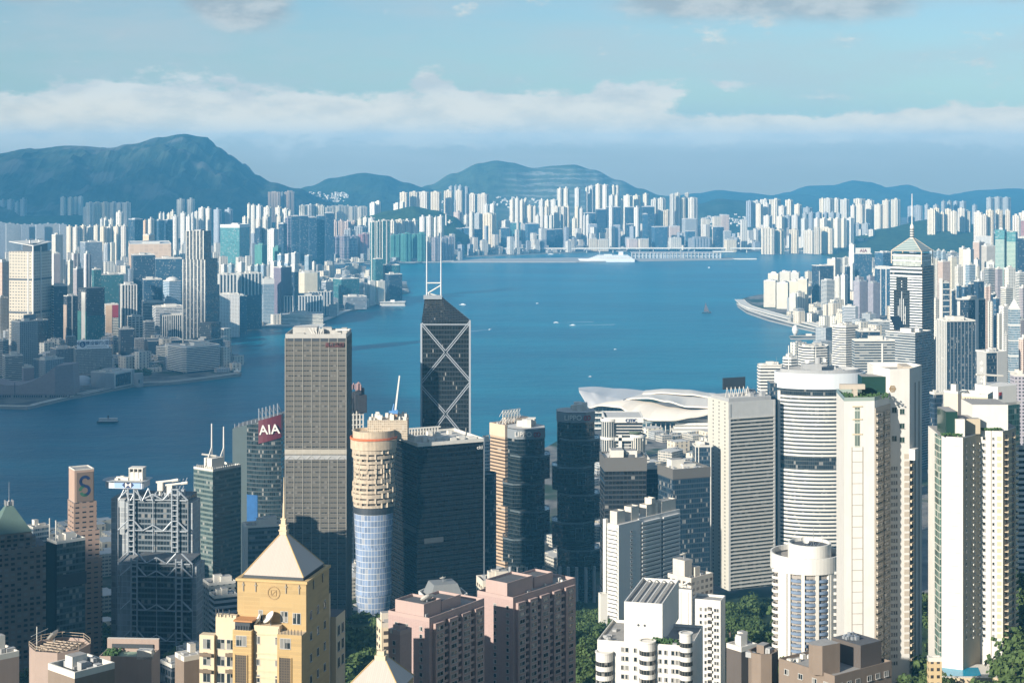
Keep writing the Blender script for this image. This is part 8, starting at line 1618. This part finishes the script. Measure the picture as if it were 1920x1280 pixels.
# roofs along the bottom left
PALEP = plain('shaded_pink_wall', (.37, .28, .23), .8, nz=.12)  # pink darkened: part of the shade on these roofs is in the colour
def roof_octagon():
    Y = 620; t, L, D, h = start('apartment_block', 'pale pinkish block with a railed octagonal roof and big dish, bottom left', 'apartment block', (40, 134, 183), Y, 1232, asp=1.0); m = MB(); P_ = rect(L, D, .28*min(L, D)); m.prism(P_, 0, h, 0, 1); m.build('wall', [PALEP, plain('roof_brown', (.22, .17, .13), .9, nz=.3)], t); m = MB(); ring(m, P_, h, h + 1.2, .3); m.build('parapet', PALEP, t)
    m = MB(); [m.tube((*p, h + 1.2), (*p, h + 3.0), .12, 5) for p in P_]; [m.tube((*P_[i], h + z), (*P_[(i+1) % 8], h + z), .1, 5) for i in range(8) for z in (2.0, 3.0)]
    for i in range(5): m.tube((L*(.15 + .15*i), D*.2, h + .6), (L*(.3 + .12*i), D*.85, h + .9), .25, 5); m.tube((L*.15, D*(.2 + .13*i), h + .8), (L*.85, D*(.3 + .1*i), h + .7), .25, 5)
    m.build('roof_railing', plain('rail_tan', (.42, .33, .24), .7), t); dish(t, (L*.75, D*.75, h), 2.7, 48, 175); m = MB(); m.tube((L*.2, D*.8, h), (L*.2, D*.8, h + 9), .15, 5); m.tube((L*.0, D*.8, h + 6.5), (L*.6, D*.8, h + 6.2), .1, 5); m.build('mast', OFFW, t)
    m = MB(); m.box(.02, .5, -.2, .05, 0, h, 0); [m.box(-.4, .9, -.25, .05, k, k + .15) for k in [h - 1 - i*.8 for i in range(12)]]; m.build('ladder', plain('rail_tan', (.42, .33, .24)), t, (L*.28*.5, 0, 0))
roof_octagon()
def green_roof():
    Y = 660; t, L, D, h = start('apartment_block', 'flat roof block with a pale green terrace and end frame, bottom left', 'apartment block', (186, 284, 300), Y, 1236, asp=1.1); m = MB(); m.box(0, L, 0, D, 0, h, 0, 1); m.build('wall', [PALEP, plain('green_roof_paint', (.26, .36, .27), .8, nz=.15)], t); m = MB(); ring(m, rect(L, D), h, h + 1, .3); m.build('parapet', PALEP, t)
    m = MB(); m.box(L*.85, L*.97, 0, D, h, h + 5, 0, 1); m.build('end_screen', [PALEP, OFFW], t); m = MB(); m.box(L*.8, L*.84, D*.1, D*.9, h + 1.5, h + 3); m.build('slot', STEELD, t); m = MB(); m.box(0, L*.3, D*.0, D*.28, h, h + 3.4, 0, 1); m.build('roof_cabin', [OFFW, ROOFL], t)
    rg = random.Random(4); m = MB(); [m.cbox(L*rg.uniform(.1, .8), D*rg.uniform(.7, .98), h + rg.uniform(.1, 1.2), .6, .6, .6, rg.random()*3) for i in range(90)]; m.build('roof_plants', MATS['planter_green'], t)
green_roof()
t, L, D, h = T('ochre flat roof and dark ledges in the bottom left corner', (-40, -16, 36), 560, 1240, PALEP, asp=1.0, name='apartment_block', cat='apartment block', roof=plain('ochre_roof', (.45, .36, .20), .9, nz=.2), n=1, clutter=4)
T('dark low roof in front of the octagonal roof block', (90, 140, 215), 480, 1272, BRN, asp=1, name='apartment_block', cat='apartment block', roof=ROOFD, n=1, clutter=10); T('narrow shaded roof left of the gold tower foot', (328, 345, 382), 640, 1240, BRN, asp=1, name='apartment_block', cat='apartment block', roof=ROOFD, n=1, clutter=8)
# ------------------------------------------------------------------ trees
LEAF = bpy.data.materials.new('tree_leaves'); LEAF.use_nodes = True; t = NT(LEAF.node_tree); b = t.n['Principled BSDF']; oi = t.new('ShaderNodeObjectInfo'); g = t.new('ShaderNodeNewGeometry')
f = t.noise(g.outputs['Position'], .35, 3, .6); k = t.m('ADD', t.m('MULTIPLY', f, .7), t.m('MULTIPLY', oi.outputs['Random'], .45))
t.link(t.mix(k, (.014, .040, .014), (.095, .140, .040)), b.inputs['Base Color']); b.inputs['Roughness'].default_value = .75; b.inputs['Specular IOR Level'].default_value = .25
BARK = plain('tree_bark', (.12, .09, .065), .9, nz=.3, nscale=2)
def crown_mb(rg, r, hgt, n=420, clumps=11, leaf=1.15):
    m = MB(); cl = []
    for i in range(clumps):
        a = rg.uniform(0, 2*pi); q = r*sqrt(rg.random())*.78; z = hgt*(.30 + .55*rg.random()*(1 - .45*q/r)); cl.append((q*cos(a), q*sin(a), z, r*rg.uniform(.30, .46)))
    for i in range(n):
        c = cl[i % clumps]; d = Vector((rg.gauss(0, 1), rg.gauss(0, 1), rg.gauss(0, .8))).normalized(); p = Vector(c[:3]) + d*c[3]*rg.uniform(.72, 1.08)
        nn = (d + Vector((rg.gauss(0, .35), rg.gauss(0, .35), rg.gauss(.25, .35)))).normalized(); a = nn.orthogonal().normalized(); bb = nn.cross(a); s = leaf*rg.uniform(.6, 1.25)
        m.face([tuple(p + a*s*.6), tuple(p + bb*s*.45), tuple(p - a*s*.6), tuple(p - bb*s*.45)], 0, [(0, 0)]*4)
    return m, cl
def make_tree(seed, r, hgt):
    rg = random.Random(seed); m, cl = crown_mb(rg, r, hgt, 560, 12); tr = MB(); tr.tube((0, 0, -2), (rg.uniform(-.4, .4), rg.uniform(-.4, .4), hgt*.42), .42, 7, .26)
    for c in cl[:6]: tr.tube((0, 0, hgt*.36), (c[0]*.8, c[1]*.8, c[2]), .2, 5, .07)
    return m.mesh('crown', [LEAF]), tr.mesh('trunk', [BARK])
PROTO = [make_tree(i, 5.2 + .7*(i % 3), 10 + (i % 4)) for i in range(5)]
def tree(x, y, z, s, lab, grp, i):
    c, tk = PROTO[i % 5]; t = thing('tree', lab, 'tree', (x, y, z), rnd.uniform(0, 6.28), grp); t.scale = (s, s, s*rnd.uniform(.9, 1.15))
    for nm, me in (('crown', c), ('trunk', tk)): o = bpy.data.objects.new(nm, me); COL.objects.link(o); o.parent = t
def clear(x, y, k=1.0): return all((x - a)**2 + (y - b_)**2 > (c*k)**2 for a, b_, c in FOOT)
rg = random.Random(21); nt = 0; taken = []
for (p0, p1, y0, y1, n, s0, lab, grp) in ((1352, 1462, 930, 1560, 92, 1.15, 'dark green broadleaf tree in the wood between ribbed tower and round tower', 'wood beside the round tower'), (1076, 1146, 800, 1420, 70, 1.1, 'shaded broadleaf tree in the wood right of the pink blocks', 'wood right of the pink blocks'),
     (1884, 1945, 640, 1100, 34, 1.5, 'leafy green tree on the slope at the right edge', 'trees at the right edge'), (1445, 1475, 620, 900, 12, 1.0, 'green tree at the foot of the round tower', 'trees by the round tower foot'), (1735, 1775, 700, 1000, 12, 1.0, 'shaded tree in the gap between tall white towers', 'trees between tall white towers'), (930, 1090, 1380, 1660, 24, .9, 'street tree at the foot of the bulging towers', 'street trees by the bulging towers')):
    k = 0; tries = 0
    while k < n and tries < 3000:
        tries += 1; y = rg.uniform(y0, y1); x = X(rg.uniform(p0, p1), y); s = s0*rg.uniform(.75, 1.3)
        if not clear(x, y, .75) or any((x-a)**2 + (y-b_)**2 < (6.2*s)**2 for a, b_ in taken): continue
        taken.append((x, y)); tree(x, y, gz(x, y) - .5, s, lab, grp, nt); nt += 1; k += 1
def wood(name, spots, n=120, sz=5.5, hg=10, leaf=2.0, label='', zf=None):
    m = MB(); rg = random.Random(name)
    P_ = [crown_mb(random.Random(i), sz, hg, n, 8, leaf)[0] for i in range(4)]
    for (x, y) in spots:
        q = rg.choice(P_); a = rg.uniform(0, 6.28); c, s_ = cos(a)*rg.uniform(.8, 1.3), sin(a); z = (zf(x, y) if zf else gz(x, y)) - 1; sc_ = rg.uniform(.75, 1.25); k = len(m.v)
        m.v.extend([(x + (cos(a)*u - s_*v)*sc_, y + (s_*u + cos(a)*v)*sc_, z + w_*sc_) for u, v, w_ in q.v]); m.f.extend([tuple(i + k for i in f) for f in q.f]); m.uv.extend(q.uv); m.mi.extend(q.mi); m.sm.extend(q.sm)
    return tag(m.build(name, LEAF), label, 'wood', kind='stuff')
sp = []
for i in range(5200):
    y = rg.uniform(420, 1500); x = rg.uniform(-.32, .34)*y
    if clear(x, y, .8) and island_h(x, y) > 20 and all((x-a)**2 + (y-b_)**2 > 40 for a, b_ in taken[-300:]): sp.append((x, y))
wood('hillside_wood', sp[:1700], 110, 6.5, 10, 2.2, 'continuous dark green wood covering the near hillside')
sp = [(x, y) for x, y in ((rg.uniform(X(1838, 3300), X(1960, 3300)), rg.uniform(2700, 3900)) for i in range(900)) if clear(x, y, .8)]
wood('park_wood', sp[:520], 60, 8, 11, 3.2, 'park wood behind the four-character tower', lambda x, y: 4 + 26*sst(y, 2800, 3300))
sp = [(x, y) for x, y in ((rg.uniform(X(200, 3500), X(300, 3500)), rg.uniform(3380, 3780)) for i in range(420)) if clear(x, y, .7)]
wood('park_wood', sp[:230], 60, 7, 10, 3.0, 'dark park wood on the far shore beside the waterfront hotel', lambda x, y: 4)
# ------------------------------------------------------------------ low blocks filling the far districts: thousands, one object per district
def inside(p, poly):
    r = False; j = len(poly) - 1
    for i in range(len(poly)):
        if (poly[i][1] > p[1]) != (poly[j][1] > p[1]) and p[0] < (poly[j][0]-poly[i][0])*(p[1]-poly[i][1])/(poly[j][1]-poly[i][1]) + poly[i][0]: r = not r
        j = i
    return r
LAND = {o.name: [tuple(v.co[:2]) for v in list(o.data.vertices)[-len(o.data.polygons[-1].vertices):]] for o in COL.objects if o.name in ('kowloon_ground', 'island_ground')}
def lowcity(name, land_, region, n, hr, label, seed, step=34, maxpy=None):
    rg = random.Random(seed); m = MB(); poly = LAND[land_]; k = 0; seen = set()
    for i in range(n*6):
        if k >= n: break
        p0, p1, y0, y1 = region; y = y0*(y1/y0)**rg.random(); x = X(rg.uniform(p0, p1), y); c = (int(x/step), int(y/step))
        if c in seen or not inside((x, y), poly) or not inside((x - 25, y - 45), poly) or not clear(x, y, .75): continue
        seen.add(c); w_, d = rg.uniform(14, 30), rg.uniform(12, 26); h = hr[0] + (hr[1] - hr[0])*rg.random()**2.2; m.cbox(x, y, 3.9, w_, d, h, rg.choice((.5, .52, -1.05, .9)), rg.choice((0, 1, 2, 3)) if hr[1] < 70 else rg.choice((1, 1, 3, 3, 2)), 4); k += 1
        if rg.random() < .5: m.cbox(x, y, 3.9 + h, w_*.4, d*.4, 3, .5, 0, 4)
    return tag(m.build(name, [F_LOW, F_CREAM, F_GREY, F_WHITE, ROOFL]), label, 'low blocks', kind='stuff')
lowcity('low_city_blocks', 'kowloon_ground', (-60, 760, 3450, 5400), 900, (8, 48), 'dense low and middling blocks of the far peninsula', 1)
lowcity('low_city_blocks', 'kowloon_ground', (-60, 900, 5400, 8600), 1500, (8, 46), 'hazy low blocks spread below the mountain', 2, 42)
lowcity('low_city_blocks', 'kowloon_ground', (900, 1950, 7600, 9200), 700, (8, 40), 'low hazy blocks across the strait', 3, 42)
lowcity('far_tower_mass', 'kowloon_ground', (460, 1330, 7250, 8900), 420, (50, 125), 'mass of further pale towers filling the far shore', 7, 38)
lowcity('far_tower_mass', 'kowloon_ground', (1395, 1930, 7700, 9000), 170, (45, 105), 'mass of further pale towers across the strait', 8, 40)
lowcity('far_tower_mass', 'kowloon_ground', (-40, 560, 5300, 8000), 300, (45, 110), 'mass of further towers below the mountain', 9, 42)
lowcity('low_city_blocks', 'island_ground', (1480, 1960, 2450, 7000), 1000, (10, 62), 'crowded lower blocks of the right-hand district', 4, 36)
lowcity('low_city_blocks', 'island_ground', (1100, 1480, 1750, 2700), 120, (5, 16), 'low sandy sheds and decks before the winged hall', 5, 30)
lowcity('low_city_blocks', 'island_ground', (-40, 1080, 1500, 1980), 160, (6, 26), 'low blocks at the feet of the central towers', 6, 34)
# ------------------------------------------------------------------ roads, quays and viaducts
def ribbon(name, pix, w_, z, th_=1.2, mat=None, piers=0, label=None, cat=None):
    P_ = [Vector(gpt(a, b, z)) for a, b in pix]; Q = []
    for i in range(len(P_) - 1):
        for k in range(6):
            t_ = k/6; p0, p1, p2, p3 = P_[max(0, i-1)], P_[i], P_[i+1], P_[min(len(P_)-1, i+2)]
            Q.append(.5*((2*p1) + (p2-p0)*t_ + (2*p0-5*p1+4*p2-p3)*t_**2 + (3*p1-p0-3*p2+p3)*t_**3))
    Q.append(P_[-1]); m = MB(); Ls = []
    for i, q in enumerate(Q):
        d = (Q[min(i+1, len(Q)-1)] - Q[max(i-1, 0)]).normalized(); n_ = Vector((-d.y, d.x)); Ls.append((q + n_*w_/2, q - n_*w_/2))
    for (a, b), (c, d) in zip(Ls, Ls[1:]):
        m.face([(*b, z), (*d, z), (*c, z), (*a, z)], 0)
        for p, q, s in ((a, c, 1), (b, d, -1)):
            f_ = [(*p, z - th_), (*q, z - th_), (*q, z + 1), (*p, z + 1)]; m.face(f_ if s > 0 else f_[::-1], 1)
        m.face([(*a, z - th_), (*c, z - th_), (*d, z - th_), (*b, z - th_)], 1)
    if label:
        t = thing(name, label, cat, (0, 0, 0)); m.build('deck', [mat or GREYC, OFFW], t)
        for k in range(piers): q = Q[int((k + .5)*len(Q)/piers)]; pm = MB(); pm.box(q.x - 1.5, q.x + 1.5, q.y - 1.5, q.y + 1.5, 0, z - th_); pm.build('pier', OFFW, t)
    else: tag(m.build(name, [mat or GREYC, OFFW]), kind='structure')
ASPH = plain('asphalt', (.075, .075, .075), .9, nz=.2, nscale=.05)
ribbon('viaduct', [(862, 466), (960, 465.5), (1100, 465), (1250, 464.6), (1400, 464.8), (1500, 466), (1570, 467)], 24, 22, 4, OFFW, 26, 'long pale expressway viaduct along the far shore', 'viaduct')
ribbon('highway', [(1386, 561), (1402, 573), (1440, 585), (1490, 598), (1540, 611), (1580, 622)], 26, 7, 2, OFFW, 14, 'curving pale shoreline highway on the right shore', 'highway')
ribbon('road', [(1384, 569), (1402, 580), (1440, 593), (1490, 607), (1530, 617)], 12, 4.3, .2, OFFW)
ribbon('flyover', [(415, 604), (450, 600), (480, 597), (508, 594), (514, 589), (500, 585)], 14, 9, 2, OFFW, 6, 'looping pale flyover on the far quay', 'flyover')
ribbon('promenade', [(150, 738.5), (250, 719), (330, 714), (446, 699.5)], 14, 4.3, .2, plain('promenade_paving', (.40, .38, .35), .9))
ribbon('promenade', [(-20, 760), (50, 761), (72, 756), (134, 742)], 10, 4.3, .2, OFFW); ribbon('quay_road', [(600, 603), (650, 582), (700, 570), (732, 558)], 18, 4.3, .2, OFFW)
ribbon('quay_road', [(595, 494), (700, 491.5), (760, 489.5), (850, 488.5)], 40, 4.3, .2, OFFW)
ribbon('road', [(1215, 905), (1260, 870), (1330, 846), (1400, 838)], 26, 4.4, .2, ASPH); ribbon('road', [(1120, 890), (1190, 862), (1260, 848), (1330, 838)], 16, 4.6, .2, ASPH)
def pier(label, p0, p1, py, dep, hgt, roofc=WHITE, name='ferry_pier'):
    x, y = gpt((p0 + p1)/2, py, 0); w_ = (p1 - p0)*y/F; t = thing(name, label, 'pier', (x, y, 0)); FOOT.append((x, y + dep/2, w_/2)); m = MB(); m.box(-w_/2, w_/2, 0, dep, -2, 3); m.build('deck', GREYC, t)
    m = MB(); m.box(-w_/2 + 2, w_/2 - 2, 3, dep - 3, 3, hgt); m.build('shed', S_WHITEB, t); m = MB(); m.box(-w_/2 + .5, w_/2 - .5, 1, dep - 1, hgt, hgt + 1.2); m.build('roof', roofc, t); m = MB(); m.box(-w_*.08, w_*.08, dep*.3, dep*.6, hgt + 1.2, hgt + 6); m.build('clock_room', roofc, t)
pier('white two-storey ferry pier jutting from the far quay', 711, 760, 574, 40, 11); pier('flat low pale pier deck below the finned block', 496, 606, 614, 60, 3.6, OFFW, 'pier_deck')
pier('small pale pier with boats at the promenade tip', 437, 450, 703, 20, 6); pier('slim pale breakwater pier on the right shore', 1482, 1552, 633, 8, 3.4, OFFW, 'pier_deck')
x, y = gpt(1491, 629, 3); t = thing('sculpture', 'white egg-shaped landmark at the end of the right breakwater pier', 'sculpture', (x, y, 3)); m = MB(); m.lathe([(1.5, 0), (6, 6), (8, 13), (6.5, 20), (2.5, 25), (0, 26)], 16); m.build('shell', WHITE, t); m = MB(); m.box(-6, 6, -5, 5, -2, .6); m.build('base', OFFW, t)
# cruise terminal
x0, y = gpt(1186, 487.5, 0); x1, _ = gpt(1366, 487.5, 0); L = x1 - x0; t = thing('cruise_terminal', 'long low arcaded cruise terminal at the end of the old runway', 'terminal', (x0, y + 30, 4)); FOOT.append((x0 + L/2, y + 60, L/2))
m = MB(); m.box(0, L*.93, 8, 60, 0, 24, 0, 1); m.build('hall', [facade('terminal_wall', (.36, .40, .42), (.10, .14, .17), 15, 12, (.15, .85), (.1, .7), .3), ROOF], t); m = MB(); m.box(-3, L*.96, 4, 66, 24, 27); m.build('roof', GREYC, t)
m = MB(); [m.box(L*.93*i/24 - 1, L*.93*i/24 + 1, 3, 6, 0, 25) for i in range(25)]; m.build('colonnade', OFFW, t); m = MB(); m.prism([(L*.86, 0), (L*1.06, -4), (L*1.06, 40), (L*.86, 60)], 27, 31); m.build('end_roof', OFFW, t); m = MB(); m.box(L*1.05, L*1.3, -10, 8, -3, 1.5); m.build('quay', OFFW, t)
# ------------------------------------------------------------------ vessels
FOAM = plain('wake_foam', (.42, .55, .62), .8); HULLD = plain('hull_dark', (.035, .045, .05), .5); HULLW = plain('hull_white', (.82, .82, .80), .4)
def hull(m, L, B_, h, mi=0, z0=-.5, rake=.12):
    pts = lambda s, k: [(-L/2, -B_/2*s), (L*.28, -B_/2*s), (L/2 - L*k, 0), (L*.28, B_/2*s), (-L/2, B_/2*s)]
    a, b = pts(.8, rake), pts(1, 0)
    for i in range(5): j = (i+1) % 5; m.face([(*a[i], z0), (*a[j], z0), (*b[j], h), (*b[i], h)], mi)
    m.face([(*p, h) for p in b], mi)
def vessel(label, px_, py_, L, B_, rot, kind, name='boat', group=None):
    x, y = gpt(px_, py_); t = thing(name, label, 'boat', (x, y, 0), R(rot), group); m = MB(); hull(m, L, B_, L*.07); m.build('hull', HULLD if kind in ('ferry', 'junk', 'barge') else HULLW, t)
    if kind == 'ferry':
        m = MB(); m.box(-L*.42, L*.42, -B_*.42, B_*.42, L*.07, L*.13); m.build('lower_deck', S_WHITEB, t); m = MB(); m.box(-L*.38, L*.38, -B_*.38, B_*.38, L*.13, L*.19); m.build('upper_deck', S_WHITEB, t); m = MB(); m.box(-L*.42, L*.42, -B_*.45, B_*.45, L*.19, L*.205); m.build('roof', OFFW, t); m = MB(); m.lathe([(1.3, L*.2), (1.1, L*.33), (0, L*.33)], 10); m.build('funnel', STEELD, t)
    elif kind == 'junk':
        m = MB(); m.tube((0, 0, 2), (1, 0, 31), .5, 6, .2); m.build('mast', HULLD, t); m = MB(); P_ = [(-9, .3, 4), (7, .3, 4), (3.5, .3, 19), (1.5, .3, 30), (-2, .3, 20)]; m.face(P_); m.face([(a, -.3, c) for a, b, c in reversed(P_)]); 
        for i in range(5): a, b = P_[i], P_[(i+1) % 5]; m.face([(b[0], .3, b[2]), (a[0], .3, a[2]), (a[0], -.3, a[2]), (b[0], -.3, b[2])])
        m.build('sail', plain('sail_dark', (.10, .085, .09), .8), t); m = MB(); m.box(-L*.45, -L*.2, -B_*.4, B_*.4, 2, 5); m.build('stern_cabin', HULLD, t)
    else:
        m = MB(); m.box(-L*.3, L*.16, -B_*.34, B_*.34, L*.07, L*.17); m.build('cabin', S_WHITEB if L > 20 else HULLW, t); m = MB(); m.tube((-L*.05, 0, L*.17), (-L*.07, 0, L*.28), .2, 5); m.build('mast', STEEL, t)
    if kind == 'fast': m = MB(); m.face([(-L*.4, -B_*.4, .12), (-L*.4, B_*.4, .12), (-L*7, B_*.9, .12), (-L*7, -B_*.9, .12)][::-1]); m.build('wake', FOAM, t)
    return t
vessel('dark double-decked ferry crossing the near harbour', 203, 792, 36, 9, 4, 'ferry', 'ferry'); vessel('dark-hulled junk with one tall dark sail near the right shore', 1324, 587, 28, 8, 170, 'junk', 'junk'); vessel('white ferry right of the twin masts', 867, 571.5, 20, 7, 178, 'plain'); vessel('white speedboat with a short wake right of the braced tower', 919, 618, 9, 4, 40, 'fast', 'speedboat')
vessel('left of two white launches with long wakes in mid harbour', 1042, 605, 15, 5, 196, 'fast', 'launch'); vessel('right of two white launches with long wakes in mid harbour', 1073, 610, 16, 5, 192, 'fast', 'launch'); vessel('tiny white boat alone in mid harbour above the launches', 1008, 569, 10, 4, 30, 'plain'); vessel('tiny white boat near the end of the runway', 1329, 502, 16, 6, 90, 'plain')
vessel('tiny pale boat off the winged hall, nearest one', 1107, 706, 7, 3, 20, 'plain'); vessel('tiny pale boat between launches and winged hall', 1153, 655, 7, 3, 200, 'plain'); vessel('white boat just off the right shore highway', 1445, 601, 16, 5, 160, 'plain'); vessel('long low barge far out across the strait', 1655, 472, 90, 22, 4, 'barge', 'barge')
for i in range(22): vessel('small white boat moored in the basin behind the old runway', 868 + i*9.2 + rnd.uniform(-3, 3), 478 - .012*i*9 + rnd.uniform(-3.0, 1.2), rnd.uniform(16, 34), 8, rnd.choice((10, 170, 30)), 'plain', group='boats in the basin behind the runway')
# cruise ship
x, y = gpt(1136, 490.5); L = 106*y/F; t = thing('cruise_ship', 'big white cruise ship berthed beside the old runway', 'ship', (x, y - 18, 0), pi); m = MB(); hull(m, L, 30, 13, 0, -1, .06); m.build('hull', HULLW, t)
dk = facade('ship_decks', (.80, .80, .78), (.22, .28, .32), 5, 3, (.15, .85), (.35, .75), .3, light=0)
for i in range(5): m = MB(); m.box(-L*(.47 - .02*i), L*(.30 - .035*i), -13 + i*.6, 13 - i*.6, 13 + i*3.2, 16.2 + i*3.2, 0, 1); m.build('deck', [dk, HULLW], t)
m = MB(); m.box(-L*.30, -L*.22, -5, 5, 29, 42); m.build('funnel', HULLW, t); m = MB(); m.tube((L*.12, 0, 29), (L*.11, 0, 42), .7, 6, .3); m.build('mast', HULLW, t); m = MB(); m.box(-L*.1, L*.04, -9, 9, 29, 32); m.build('sun_deck', HULLW, t); m = MB(); [m.box(-L*.42 + i*9, -L*.42 + i*9 + 6.5, 12.9, 13.6, 14, 16.6) for i in range(14)]; m.build('lifeboat', plain('lifeboat_orange', (.55, .42, .30), .6), t)
